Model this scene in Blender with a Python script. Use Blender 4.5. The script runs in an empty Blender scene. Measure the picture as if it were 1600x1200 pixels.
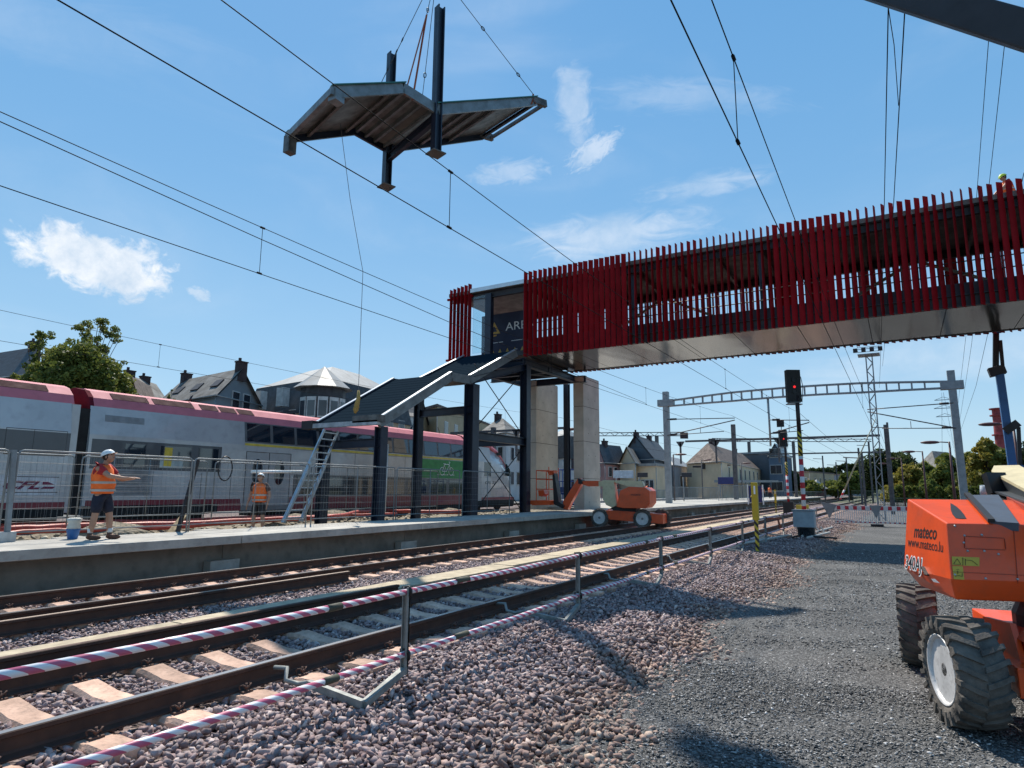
import bpy, math, random, numpy as np
from mathutils import Vector, Matrix
random.seed(7); RNG = np.random.default_rng(7)
S = bpy.context.scene
PI = math.pi
# ---------------------------------------------------------------- camera
FPX, CX, CY, HOR = 1000.0, 800.0, 600.0, 763.0
PITCH, YAW, ROLL, CH = math.atan((HOR-CY)/FPX), math.radians(31.104), math.radians(0.45), 1.75
_fw = Vector((-math.sin(YAW)*math.cos(PITCH), math.cos(YAW)*math.cos(PITCH), math.sin(PITCH)))
_rt = Vector((math.cos(YAW), math.sin(YAW), 0)); _up = _rt.cross(_fw)
RT = math.cos(ROLL)*_rt + math.sin(ROLL)*_up
UP = -math.sin(ROLL)*_rt + math.cos(ROLL)*_up
FW = _fw
CAMP = Vector((0, 0, CH))
cam = bpy.data.cameras.new('camera'); camo = bpy.data.objects.new('camera', cam)
S.collection.objects.link(camo); S.camera = camo
M3 = Matrix((RT, UP, -FW)).transposed().to_4x4(); M3.translation = CAMP
camo.matrix_world = M3
cam.sensor_width = 36; cam.lens = 36*FPX/1600; cam.clip_start = 0.05; cam.clip_end = 5000
# ---------------------------------------------------------------- exposure, sun, sky
S.view_settings.view_transform = 'Standard'; S.view_settings.look = 'None'
S.view_settings.exposure = 0.36; S.view_settings.gamma = 1
SUNDIR = Vector((-0.55, 0.50, 1.0)).normalized()
sun = bpy.data.lights.new('sun', 'SUN'); sun.energy = 4.9; sun.angle = math.radians(0.53); sun.color = (1, .93, .82)
suno = bpy.data.objects.new('sun', sun); S.collection.objects.link(suno)
suno.rotation_euler = SUNDIR.to_track_quat('Z', 'Y').to_euler()
SUN_EL = math.asin(SUNDIR.z); SUN_AZ = math.atan2(SUNDIR.x, SUNDIR.y)
W = bpy.data.worlds.new('World'); S.world = W; W.use_nodes = True
nt = W.node_tree; nt.nodes.clear()
def N(t, tp, **k):
    n = t.nodes.new(tp)
    for a, b in k.items(): setattr(n, a, b)
    return n
def build_world():
    L = nt.links.new
    out = N(nt, 'ShaderNodeOutputWorld'); bg = N(nt, 'ShaderNodeBackground'); bg.inputs[1].default_value = 0.09
    sky = N(nt, 'ShaderNodeTexSky', sky_type='NISHITA'); sky.sun_disc = False
    sky.sun_elevation = SUN_EL; sky.sun_rotation = SUN_AZ; sky.altitude = 300; sky.air_density = 1.0; sky.dust_density = 0.35; sky.ozone_density = 1.5
    tc = N(nt, 'ShaderNodeTexCoord')
    hs = N(nt, 'ShaderNodeHueSaturation'); hs.inputs['Saturation'].default_value = 1.0; hs.inputs['Value'].default_value = 1.0
    # summer haze pales the lowest few degrees of the sky
    tc = N(nt, 'ShaderNodeTexCoord'); sx_ = N(nt, 'ShaderNodeSeparateXYZ'); L(tc.outputs['Generated'], sx_.inputs[0])
    mh = N(nt, 'ShaderNodeValToRGB'); L(sx_.outputs[2], mh.inputs[0]); el = mh.color_ramp.elements; mh.color_ramp.interpolation = 'B_SPLINE'
    for e_ in (.12, .3): el.new(e_)
    for e_, (p_, c_) in zip(el, ((0, (4.9, 6.7, 7.8)), (.14, (3.4, 5.8, 7.9)), (.42, (1.6, 4.15, 7.3)), (.85, (.8, 3.1, 6.6)))): e_.position = p_; e_.color = tuple(x/10 for x in c_)+(1,)
    sc10 = N(nt, 'ShaderNodeVectorMath', operation='SCALE'); sc10.inputs['Scale'].default_value = 10.; L(mh.outputs[0], sc10.inputs[0])
    mz = N(nt, 'ShaderNodeMixRGB'); mz.inputs[0].default_value = .78; L(sky.outputs[0], mz.inputs[1]); L(sc10.outputs[0], mz.inputs[2])
    L(mz.outputs[0], hs.inputs['Color'])
    # clouds: each is a soft patch round a direction, broken up by noise
    def vm(op, a, b=None, s=None):
        n = N(nt, 'ShaderNodeVectorMath', operation=op)
        for i, v in enumerate((a, b)):
            if v is None: continue
            if hasattr(v, 'is_linked'): L(v, n.inputs[i])
            else: n.inputs[i].default_value = v
        return n.outputs['Value'] if op in ('DOT_PRODUCT', 'LENGTH') else n.outputs[0]
    def mm(op, a, b=0.0, c=None):
        n = N(nt, 'ShaderNodeMath', operation=op)
        for i, v in enumerate((a, b, c)):
            if v is None: continue
            if hasattr(v, 'is_linked'): L(v, n.inputs[i])
            else: n.inputs[i].default_value = v
        return n.outputs[0]
    d = tc.outputs['Generated']
    def patch(px, py, rx, ry, tilt, dens, scale, stretch, soft, detail=8, seed=0.0, dist=0.6):
        c = (FW + RT*((px-CX)/FPX) - UP*((py-CY)/FPX)).normalized()
        e1 = Vector((0, 0, 1)).cross(c).normalized() * -1; e2 = e1.cross(c).normalized()*1
        if e2.z < 0: e2 = -e2
        a = math.radians(tilt); u = e1*math.cos(a)+e2*math.sin(a); v = -e1*math.sin(a)+e2*math.cos(a)
        du = mm('DIVIDE', vm('DOT_PRODUCT', vm('SUBTRACT', d, tuple(c)), tuple(u)), rx/FPX)
        dv = mm('DIVIDE', vm('DOT_PRODUCT', vm('SUBTRACT', d, tuple(c)), tuple(v)), ry/FPX)
        r = mm('SQRT', mm('ADD', mm('MULTIPLY', du, du), mm('MULTIPLY', dv, dv)))
        cb = N(nt, 'ShaderNodeCombineXYZ'); L(mm('MULTIPLY', du, rx/ry*stretch), cb.inputs[0]); L(dv, cb.inputs[1]); cb.inputs[2].default_value = seed
        nz = N(nt, 'ShaderNodeTexNoise'); nz.inputs['Scale'].default_value = scale; nz.inputs['Detail'].default_value = detail
        nz.inputs['Roughness'].default_value = .6; nz.inputs['Distortion'].default_value = dist; L(cb.outputs[0], nz.inputs['Vector'])
        m = mm('SUBTRACT', mm('ADD', nz.outputs['Fac'], 0.42), mm('MULTIPLY', r, 0.75))
        mr = N(nt, 'ShaderNodeMapRange', interpolation_type='SMOOTHSTEP'); L(m, mr.inputs[0]); mr.inputs[1].default_value = 0.22; mr.inputs[2].default_value = 0.22+soft
        front = mm('GREATER_THAN', vm('DOT_PRODUCT', d, tuple(c)), 0.2)
        return mm('MULTIPLY', mm('MULTIPLY', mr.outputs[0], dens), front)
    P = [patch(156, 410, 106, 48, -10, .98, 2.0, .9, .30, 14, 3.1, .35),
         patch(312, 460, 22, 12, -20, .55, 1.2, .8, .4, 6, 1.0),
         patch(898, 165, 34, 80, 8, .40, 2.6, .8, .5, 12, 5.2, 1.2),
         patch(925, 238, 58, 24, 30, .5, 2.4, .6, .5, 12, 2.2, 1.2),
         patch(800, 270, 75, 24, 6, .36, 1.6, .4, .5, 8, 7.3, 1.2),
         patch(960, 368, 175, 46, 4, .48, 1.5, .35, .55, 9, 4.4, 1.4),
         patch(1100, 290, 110, 24, 2, .34, 1.6, .3, .6, 8, 9.1, 1.2),
         patch(1080, 150, 190, 30, -10, .2, 1.5, .3, .6, 8, 6.6, 1.3),
         patch(1450, 560, 260, 60, 5, .28, 1.4, .3, .6, 8, 8.6, 1.0),
         patch(60, 40, 260, 60, 12, .12, 1.4, .3, .7, 8, 8.9, 1.0),
         patch(1330, 395, 80, 22, 3, .4, 1.6, .3, .6, 8, 1.7, 1.2)]
    tot = P[0]
    for q in P[1:]: tot = mm('MAXIMUM', tot, q)
    # broad faint veil of cirrus
    nz = N(nt, 'ShaderNodeTexNoise'); nz.inputs['Scale'].default_value = 2.3; nz.inputs['Detail'].default_value = 7; nz.inputs['Distortion'].default_value = 1.2
    mp = N(nt, 'ShaderNodeMapping'); mp.inputs['Scale'].default_value = (1, 1, 3.2); L(d, mp.inputs['Vector']); L(mp.outputs[0], nz.inputs['Vector'])
    vr = N(nt, 'ShaderNodeMapRange', interpolation_type='SMOOTHSTEP'); L(nz.outputs['Fac'], vr.inputs[0]); vr.inputs[1].default_value = .45; vr.inputs[2].default_value = .85; vr.inputs[4].default_value = .16
    tot = mm('MAXIMUM', tot, vr.outputs[0])
    mx = N(nt, 'ShaderNodeMixRGB'); L(tot, mx.inputs[0]); L(hs.outputs[0], mx.inputs[1]); n3 = N(nt, 'ShaderNodeTexNoise'); n3.inputs['Scale'].default_value = 11; n3.inputs['Detail'].default_value = 9; n3.inputs['Roughness'].default_value = .65; L(d, n3.inputs['Vector']); r3 = N(nt, 'ShaderNodeMapRange'); L(n3.outputs['Fac'], r3.inputs[0]); r3.inputs[1].default_value = .38; r3.inputs[2].default_value = .6; cs = N(nt, 'ShaderNodeMixRGB'); L(r3.outputs[0], cs.inputs[0]); cs.inputs[1].default_value = (5.2, 6.4, 7.8, 1); cs.inputs[2].default_value = (8.6, 8.9, 9.3, 1); L(cs.outputs[0], mx.inputs[2])
    L(mx.outputs[0], bg.inputs[0]); L(bg.outputs[0], out.inputs[0])
build_world()
# ---------------------------------------------------------------- layout helpers: a photo pixel on a known plane -> a point of the place
def _ray(x, y): return FW + RT*((x-CX)/FPX) - UP*((y-CY)/FPX)
def onz(x, y, z): d = _ray(x, y); return CAMP + d*((z-CAMP.z)/d.z)
def onx(x, y, X): d = _ray(x, y); return CAMP + d*(X/d.x)
def ony(x, y, Y): d = _ray(x, y); return CAMP + d*(Y/d.y)
# ---------------------------------------------------------------- materials
MATS = {}
def mat(name, col, rough=.6, metal=0., var=.12, vs=3., bump=0., bs=40., col2=None, spec=.5, coat=0., emit=None, dirt=0., alpha=1., trans=0., rnd=0.):
    if name in MATS: return MATS[name]
    m = bpy.data.materials.new(name); m.use_nodes = True; t = m.node_tree; L = t.links.new
    b = t.nodes['Principled BSDF']
    b.inputs['Roughness'].default_value = rough; b.inputs['Metallic'].default_value = metal
    b.inputs['Specular IOR Level'].default_value = spec; b.inputs['Coat Weight'].default_value = coat
    b.inputs['Transmission Weight'].default_value = trans; b.inputs['Alpha'].default_value = alpha
    tc = N(t, 'ShaderNodeTexCoord')
    c1 = tuple(col)+(1,)
    if col2 is None: c2 = tuple(min(1, c*(1-var*2.2)) for c in col)+(1,); c1 = tuple(min(1, c*(1+var)) for c in col)+(1,)
    else: c2 = tuple(col2)+(1,)
    nz = N(t, 'ShaderNodeTexNoise'); nz.inputs['Scale'].default_value = vs; nz.inputs['Detail'].default_value = 6; nz.inputs['Roughness'].default_value = .62
    L(tc.outputs['Object'], nz.inputs['Vector'])
    rp = N(t, 'ShaderNodeMapRange'); L(nz.outputs['Fac'], rp.inputs[0]); rp.inputs[1].default_value = .35; rp.inputs[2].default_value = .68
    mx = N(t, 'ShaderNodeMixRGB'); L(rp.outputs[0], mx.inputs[0]); mx.inputs[1].default_value = c1; mx.inputs[2].default_value = c2
    colout = mx.outputs[0]
    if dirt:
        n2 = N(t, 'ShaderNodeTexNoise'); n2.inputs['Scale'].default_value = vs*5; n2.inputs['Detail'].default_value = 8; L(tc.outputs['Object'], n2.inputs['Vector'])
        r2 = N(t, 'ShaderNodeMapRange'); L(n2.outputs['Fac'], r2.inputs[0]); r2.inputs[1].default_value = .52; r2.inputs[2].default_value = .8; r2.inputs[4].default_value = dirt
        m2 = N(t, 'ShaderNodeMixRGB'); L(r2.outputs[0], m2.inputs[0]); L(colout, m2.inputs[1]); m2.inputs[2].default_value = (.09, .07, .055, 1); colout = m2.outputs[0]
    if rnd:
        oi = N(t, 'ShaderNodeObjectInfo'); r4 = N(t, 'ShaderNodeMapRange'); L(oi.outputs['Random'], r4.inputs[0]); r4.inputs[3].default_value = 1-rnd; r4.inputs[4].default_value = 1+rnd*.5
        m4 = N(t, 'ShaderNodeMixRGB', blend_type='MULTIPLY'); m4.inputs[0].default_value = 1; L(colout, m4.inputs[1]); L(r4.outputs[0], m4.inputs[2]); colout = m4.outputs[0]
    L(colout, b.inputs['Base Color'])
    if rough < .9:
        rr = N(t, 'ShaderNodeMapRange'); L(nz.outputs['Fac'], rr.inputs[0]); rr.inputs[3].default_value = max(.02, rough*.8); rr.inputs[4].default_value = min(1, rough*1.25); L(rr.outputs[0], b.inputs['Roughness'])
    if bump:
        bn = N(t, 'ShaderNodeTexNoise'); bn.inputs['Scale'].default_value = bs; bn.inputs['Detail'].default_value = 5; L(tc.outputs['Object'], bn.inputs['Vector'])
        bp = N(t, 'ShaderNodeBump'); bp.inputs['Strength'].default_value = bump; bp.inputs['Distance'].default_value = .02; L(bn.outputs['Fac'], bp.inputs['Height']); L(bp.outputs[0], b.inputs['Normal'])
    if emit: b.inputs['Emission Color'].default_value = tuple(emit[:3])+(1,); b.inputs['Emission Strength'].default_value = emit[3]
    MATS[name] = m; return m
# ---------------------------------------------------------------- mesh builder
def basis(d):
    d = Vector(d).normalized(); h = Vector((0, 0, 1)) if abs(d.z) < .95 else Vector((1, 0, 0))
    a = d.cross(h).normalized(); b = a.cross(d).normalized(); return a, b, d
class MB:
    def __init__(s): s.v = []; s.f = []; s.mi = []; s.cur = 0; s.smooth = []; s.sm = False
    def add(s, vs, fs):
        o = len(s.v); s.v += [tuple(v) for v in vs]
        for f in fs: s.f.append(tuple(i+o for i in f)); s.mi.append(s.cur); s.smooth.append(s.sm)
        return s
    def box(s, x0, x1, y0, y1, z0, z1):
        return s.add([(x0,y0,z0),(x1,y0,z0),(x1,y1,z0),(x0,y1,z0),(x0,y0,z1),(x1,y0,z1),(x1,y1,z1),(x0,y1,z1)],
                     [(0,3,2,1),(4,5,6,7),(0,1,5,4),(1,2,6,5),(2,3,7,6),(3,0,4,7)])
    def obox(s, c, ax, ay, az):   # centre, half axis vectors
        c = Vector(c); ax = Vector(ax); ay = Vector(ay); az = Vector(az)
        P = [c+ax*i+ay*j+az*k for k in (-1,1) for i, j in ((-1,-1),(1,-1),(1,1),(-1,1))]
        return s.add(P, [(0,3,2,1),(4,5,6,7),(0,1,5,4),(1,2,6,5),(2,3,7,6),(3,0,4,7)])
    def beam(s, p, q, w, h, up=(0,0,1)):   # rectangular bar p->q, w across, h along up
        p = Vector(p); q = Vector(q); d = (q-p); u = Vector(up)
        if abs(d.normalized().dot(u)) > .98: u = Vector((0,1,0))
        a = d.cross(u).normalized(); b = a.cross(d).normalized()
        return s.obox((p+q)/2, d/2, a*(w/2), b*(h/2))
    def ibeam(s, p, q, w, h, t=.02, up=(0,0,1)):
        p = Vector(p); q = Vector(q); d = (q-p); u = Vector(up)
        if abs(d.normalized().dot(u)) > .98: u = Vector((0,1,0))
        a = d.cross(u).normalized(); b = a.cross(d).normalized()
        s.obox((p+q)/2+b*(h/2-t/2), d/2, a*(w/2), b*(t/2)); s.obox((p+q)/2-b*(h/2-t/2), d/2, a*(w/2), b*(t/2))
        return s.obox((p+q)/2, d/2, a*(t/2), b*(h/2-t))
    def tube(s, pts, r, n=8, cap=True, r2=None):
        pts = [Vector(p) for p in pts]; R = [r]*len(pts) if not isinstance(r, (list, tuple)) else r
        o = len(s.v); a = None
        for i, p in enumerate(pts):
            d = (pts[min(i+1, len(pts)-1)]-pts[max(i-1, 0)]).normalized()
            if a is None: a, b, _ = basis(d)
            else:
                a = (a-d*a.dot(d)); a = a.normalized() if a.length > 1e-6 else basis(d)[0]; b = d.cross(a)
            b = d.cross(a)
            for k in range(n):
                t = 2*PI*k/n; s.v.append(tuple(p+(a*math.cos(t)+b*math.sin(t))*R[i]))
        for i in range(len(pts)-1):
            for k in range(n):
                s.f.append((o+i*n+k, o+i*n+(k+1)%n, o+(i+1)*n+(k+1)%n, o+(i+1)*n+k)); s.mi.append(s.cur); s.smooth.append(n > 5)
        if cap:
            s.f.append(tuple(o+k for k in reversed(range(n)))); s.f.append(tuple(o+(len(pts)-1)*n+k for k in range(n))); s.mi += [s.cur]*2; s.smooth += [False]*2
        return s
    def prism(s, poly, a, b, to3):   # poly 2D extruded from a to b; to3(u,v,w)
        n = len(poly); vs = [to3(u, v, a) for u, v in poly]+[to3(u, v, b) for u, v in poly]
        return s.add(vs, [tuple(range(n))[::-1], tuple(range(n, 2*n))]+[(i, (i+1)%n, n+(i+1)%n, n+i) for i in range(n)])
    def lathe(s, prof, c, ax=(0,0,1), n=24, closed=False):   # prof [(r,h)]
        a, b, d = basis(ax); c = Vector(c); o = len(s.v); m = len(prof)
        for r, h in prof:
            for k in range(n):
                t = 2*PI*k/n; s.v.append(tuple(c+d*h+(a*math.cos(t)+b*math.sin(t))*r))
        for i in range(m-1 if not closed else m):
            j = (i+1) % m
            for k in range(n):
                s.f.append((o+i*n+k, o+i*n+(k+1)%n, o+j*n+(k+1)%n, o+j*n+k)); s.mi.append(s.cur); s.smooth.append(s.sm)
        if not closed:
            for i, rv in ((0, True), (m-1, False)):
                if prof[i][0] > 1e-5:
                    f = tuple(o+i*n+k for k in range(n)); s.f.append(f if not rv else f[::-1]); s.mi.append(s.cur); s.smooth.append(False)
        return s
    def ball(s, c, r, n=12, m=8, sc=(1,1,1)):
        c = Vector(c); o = len(s.v)
        for i in range(m+1):
            p = PI*i/m
            for k in range(n):
                t = 2*PI*k/n; s.v.append((c.x+r*sc[0]*math.sin(p)*math.cos(t), c.y+r*sc[1]*math.sin(p)*math.sin(t), c.z+r*sc[2]*math.cos(p)))
        for i in range(m):
            for k in range(n):
                s.f.append((o+i*n+k, o+(i+1)*n+k, o+(i+1)*n+(k+1)%n, o+i*n+(k+1)%n)); s.mi.append(s.cur); s.smooth.append(True)
        return s
    def build(s, name, m, parent=None, bevel=0., loc=None):
        me = bpy.data.meshes.new(name); me.from_pydata(s.v, [], s.f); me.update()
        for x in (m if isinstance(m, (list, tuple)) else [m]): me.materials.append(x)
        if any(s.mi): me.polygons.foreach_set('material_index', s.mi)
        if any(s.smooth): me.polygons.foreach_set('use_smooth', s.smooth)
        o = bpy.data.objects.new(name, me); S.collection.objects.link(o)
        if parent: o.parent = parent
        if loc: o.location = loc
        if bevel:
            bm = o.modifiers.new('bevel', 'BEVEL'); bm.width = bevel; bm.segments = 2; bm.limit_method = 'ANGLE'; bm.angle_limit = math.radians(40)
        return o
def tag(o, label=None, cat=None, group=None, kind=None):
    if label: o['label'] = label
    if cat: o['category'] = cat
    if group: o['group'] = group
    if kind: o['kind'] = kind
    return o
def empty(name, label, cat, loc=(0,0,0), rz=0., group=None):
    o = bpy.data.objects.new(name, None); S.collection.objects.link(o); o.location = loc; o.rotation_euler = (0, 0, rz); o.empty_display_size = .2
    return tag(o, label, cat, group)
def kids(o): return [c for c in bpy.data.objects if c.parent == o]
def copy_tree(o, parent=None):
    c = o.copy(); S.collection.objects.link(c)
    if parent is not None: c.parent = parent
    for ch in kids(o): copy_tree(ch, c)
    return c
def text_mesh(name, txt, size, m, parent, o3, xdir, ydir, shear=0., depth=.003, width=None, bold=0., uni=False):
    cu = bpy.data.curves.new('t', 'FONT'); cu.body = txt; cu.size = size; cu.shear = shear; cu.extrude = depth; cu.offset = bold; cu.align_x = 'CENTER'; cu.align_y = 'CENTER'; cu.resolution_u = 3
    to = bpy.data.objects.new('t', cu); S.collection.objects.link(to)
    dg = bpy.context.evaluated_depsgraph_get(); me = bpy.data.meshes.new_from_object(to.evaluated_get(dg))
    bpy.data.objects.remove(to); bpy.data.curves.remove(cu)
    me.name = name; me.materials.clear(); me.materials.append(m)
    x = Vector(xdir).normalized(); y = Vector(ydir).normalized(); z = x.cross(y)
    sc = 1.
    if width:
        xs = [v.co.x for v in me.vertices]; sc = width/max(1e-6, max(xs)-min(xs))
    for v in me.vertices:
        c = v.co.copy(); v.co = Vector(o3)+x*(c.x*sc)+y*(c.y*(sc if uni else 1))+z*c.z
    ob = bpy.data.objects.new(name, me); S.collection.objects.link(ob)
    if parent: ob.parent = parent
    return ob
# ================================================================ MATERIALS USED WIDELY
m_navy = mat('navy_steel', (.012, .018, .035), .42, .0, .15, 2., spec=.5)
m_steel = mat('galvanised', (.42, .44, .45), .45, .7, .15, 4.)
m_grey_paint = mat('grey_paint', (.22, .24, .25), .5, .0, .12, 3.)
m_black = mat('black_paint', (.012, .012, .013), .5)
m_wire = mat('wire', (.012, .013, .015), .8, 0, spec=.08)
m_white = mat('white_paint', (.75, .75, .73), .45, var=.05)
m_orange = mat('orange_paint', (.78, .082, .010), .36, .0, .07, 2.2, coat=.15, dirt=.22)
m_cream = mat('cream_paint', (.66, .56, .34), .42, .0, .08, 2., dirt=.25)
m_rubber = mat('rubber', (.06, .055, .05), .9, .0, .25, 5., bump=.3, bs=60, col2=(.17, .15, .13), spec=.2)
m_glass = mat('dark_glass', (.02, .03, .04), .06, .0, .1, 1., spec=1.0)
# ================================================================ GROUND
GZ = -0.12
def ground_mat(name, cols, scale, bumpd, fine, mixer=None, rough=.85):
    m = bpy.data.materials.new(name); m.use_nodes = True; t = m.node_tree; L = t.links.new; b = t.nodes['Principled BSDF']
    b.inputs['Roughness'].default_value = rough; b.inputs['Specular IOR Level'].default_value = .35
    tc = N(t, 'ShaderNodeTexCoord'); P = tc.outputs['Object']
    vo = N(t, 'ShaderNodeTexVoronoi'); vo.inputs['Scale'].default_value = scale; vo.inputs['Randomness'].default_value = 1; L(P, vo.inputs['Vector'])
    sp = N(t, 'ShaderNodeSeparateColor'); L(vo.outputs['Color'], sp.inputs[0])
    cr = N(t, 'ShaderNodeValToRGB'); el = cr.color_ramp.elements
    while len(el) < len(cols): el.new(.5)
    for i, c in enumerate(cols): el[i].position = i/(len(cols)-1); el[i].color = tuple(c)+(1,)
    L(sp.outputs[0], cr.inputs[0])
    big = N(t, 'ShaderNodeTexNoise'); big.inputs['Scale'].default_value = .5; big.inputs['Detail'].default_value = 5; L(P, big.inputs['Vector'])
    mr = N(t, 'ShaderNodeMapRange'); L(big.outputs['Fac'], mr.inputs[0]); mr.inputs[1].default_value = .3; mr.inputs[2].default_value = .7; mr.inputs[3].default_value = .72; mr.inputs[4].default_value = 1.2
    mu = N(t, 'ShaderNodeMixRGB', blend_type='MULTIPLY'); mu.inputs[0].default_value = 1; L(cr.outputs[0], mu.inputs[1]); L(mr.outputs[0], mu.inputs[2])
    L(mu.outputs[0], b.inputs['Base Color'])
    b1 = N(t, 'ShaderNodeBump'); b1.invert = True; b1.inputs['Strength'].default_value = 1; b1.inputs['Distance'].default_value = bumpd; L(vo.outputs['Distance'], b1.inputs['Height'])
    # each chip tilts its own way
    nz = N(t, 'ShaderNodeTexNoise'); nz.inputs['Scale'].default_value = fine; nz.inputs['Detail'].default_value = 4; L(P, nz.inputs['Vector'])
    b2 = N(t, 'ShaderNodeBump'); b2.inputs['Strength'].default_value = .8; b2.inputs['Distance'].default_value = bumpd*.6; L(nz.outputs['Fac'], b2.inputs['Height']); L(b1.outputs[0], b2.inputs['Normal'])
    L(b2.outputs[0], b.inputs['Normal']); return m
m_yard = ground_mat('slate_gravel', [(.032,.032,.032),(.08,.079,.077),(.048,.048,.048),(.125,.123,.12),(.23,.225,.22)], 60, .008, 80)
m_ball = ground_mat('ballast_sheet', [(.05,.036,.033),(.24,.165,.15),(.09,.07,.068),(.33,.25,.22),(.13,.105,.105)], 17, .06, 30)
m_dirt = ground_mat('dirt', [(.14,.11,.07),(.22,.18,.12),(.18,.15,.11),(.30,.26,.19)], 9, .05, 14)
m_far = mat('far_ground', (.11, .115, .07), .95, 0, .2, .05)
def hnoise(x, y, s=1., k=0):
    return (np.sin(x*1.7*s+k)+np.sin(y*2.3*s+1.3*k)+np.sin((x+y)*1.1*s+.7)+np.sin((x-y*1.3)*2.9*s+k*2))/4
def bedge(y): return -1.95+.22*np.sin(y*.55)+.16*np.sin(y*1.7+1)+.08*np.sin(y*4.1)
def hball(x, y):    # ballast surface height
    e = bedge(y); z = np.where(x > -4.0, -.035-(x+4.0)/(e+4.0)*.125, np.where(x > -4.6, -.035-(-4.0-x)*.06, -.071))
    berm = .13*np.exp(-((x+3.05)/.5)**2)*(.45+.4*np.sin(y*.9+.6)+.15*np.sin(y*2.7))+.035*np.exp(-((x+3.6)/1.1)**2)*np.sin(y*3.1+x*2.2)
    return z+berm+.018*hnoise(x, y, 2.2)*np.where(x > -4.4, 1, .45)
def sheet(name, x0, x1, y0, y1, nx, ny, hf, m, kind='structure'):
    xs = np.linspace(x0, x1, nx); ys = np.linspace(y0, y1, ny); X, Y = np.meshgrid(xs, ys); Z = hf(X, Y)
    me = bpy.data.meshes.new(name); V = np.stack([X, Y, Z], -1).reshape(-1, 3)
    F = [(j*nx+i, j*nx+i+1, (j+1)*nx+i+1, (j+1)*nx+i) for j in range(ny-1) for i in range(nx-1)]
    me.from_pydata(V.tolist(), [], F); me.materials.append(m); me.update(); me.polygons.foreach_set('use_smooth', [True]*len(F))
    o = bpy.data.objects.new(name, me); S.collection.objects.link(o); tag(o, kind=kind); return o
g = MB(); g.add([(-3000,-300,-.6),(3000,-300,-.6),(3000,4000,-.6),(-3000,4000,-.6)], [(0,1,2,3)]); tag(g.build('ground', m_far), kind='structure')
sheet('yard', -4.0, 60, -6, 260, 100, 160, lambda x, y: GZ+.012*hnoise(x, y, 1.3), m_yard)
sheet('ballast_bed', -12.6, -1.5, -4, 110, 90, 500, lambda x, y: np.where(x > bedge(y)+.05, -.22, hball(x, y)), m_ball)
sheet('construction_ground', -21.5, -13.6, -4, 42, 50, 160, lambda x, y: .34+.05*hnoise(x, y, 1.8)+.05*hnoise(x, y, 5.1, 2), m_dirt)
sheet('railway_land', -60, -21.4, -4, 42, 30, 60, lambda x, y: .25+.02*hnoise(x, y, 1.1), m_ball)
sheet('railway_land', -60, -12.7, 42.1, 260, 40, 90, lambda x, y: .12+.02*hnoise(x, y, 1.1), m_ball)
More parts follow.
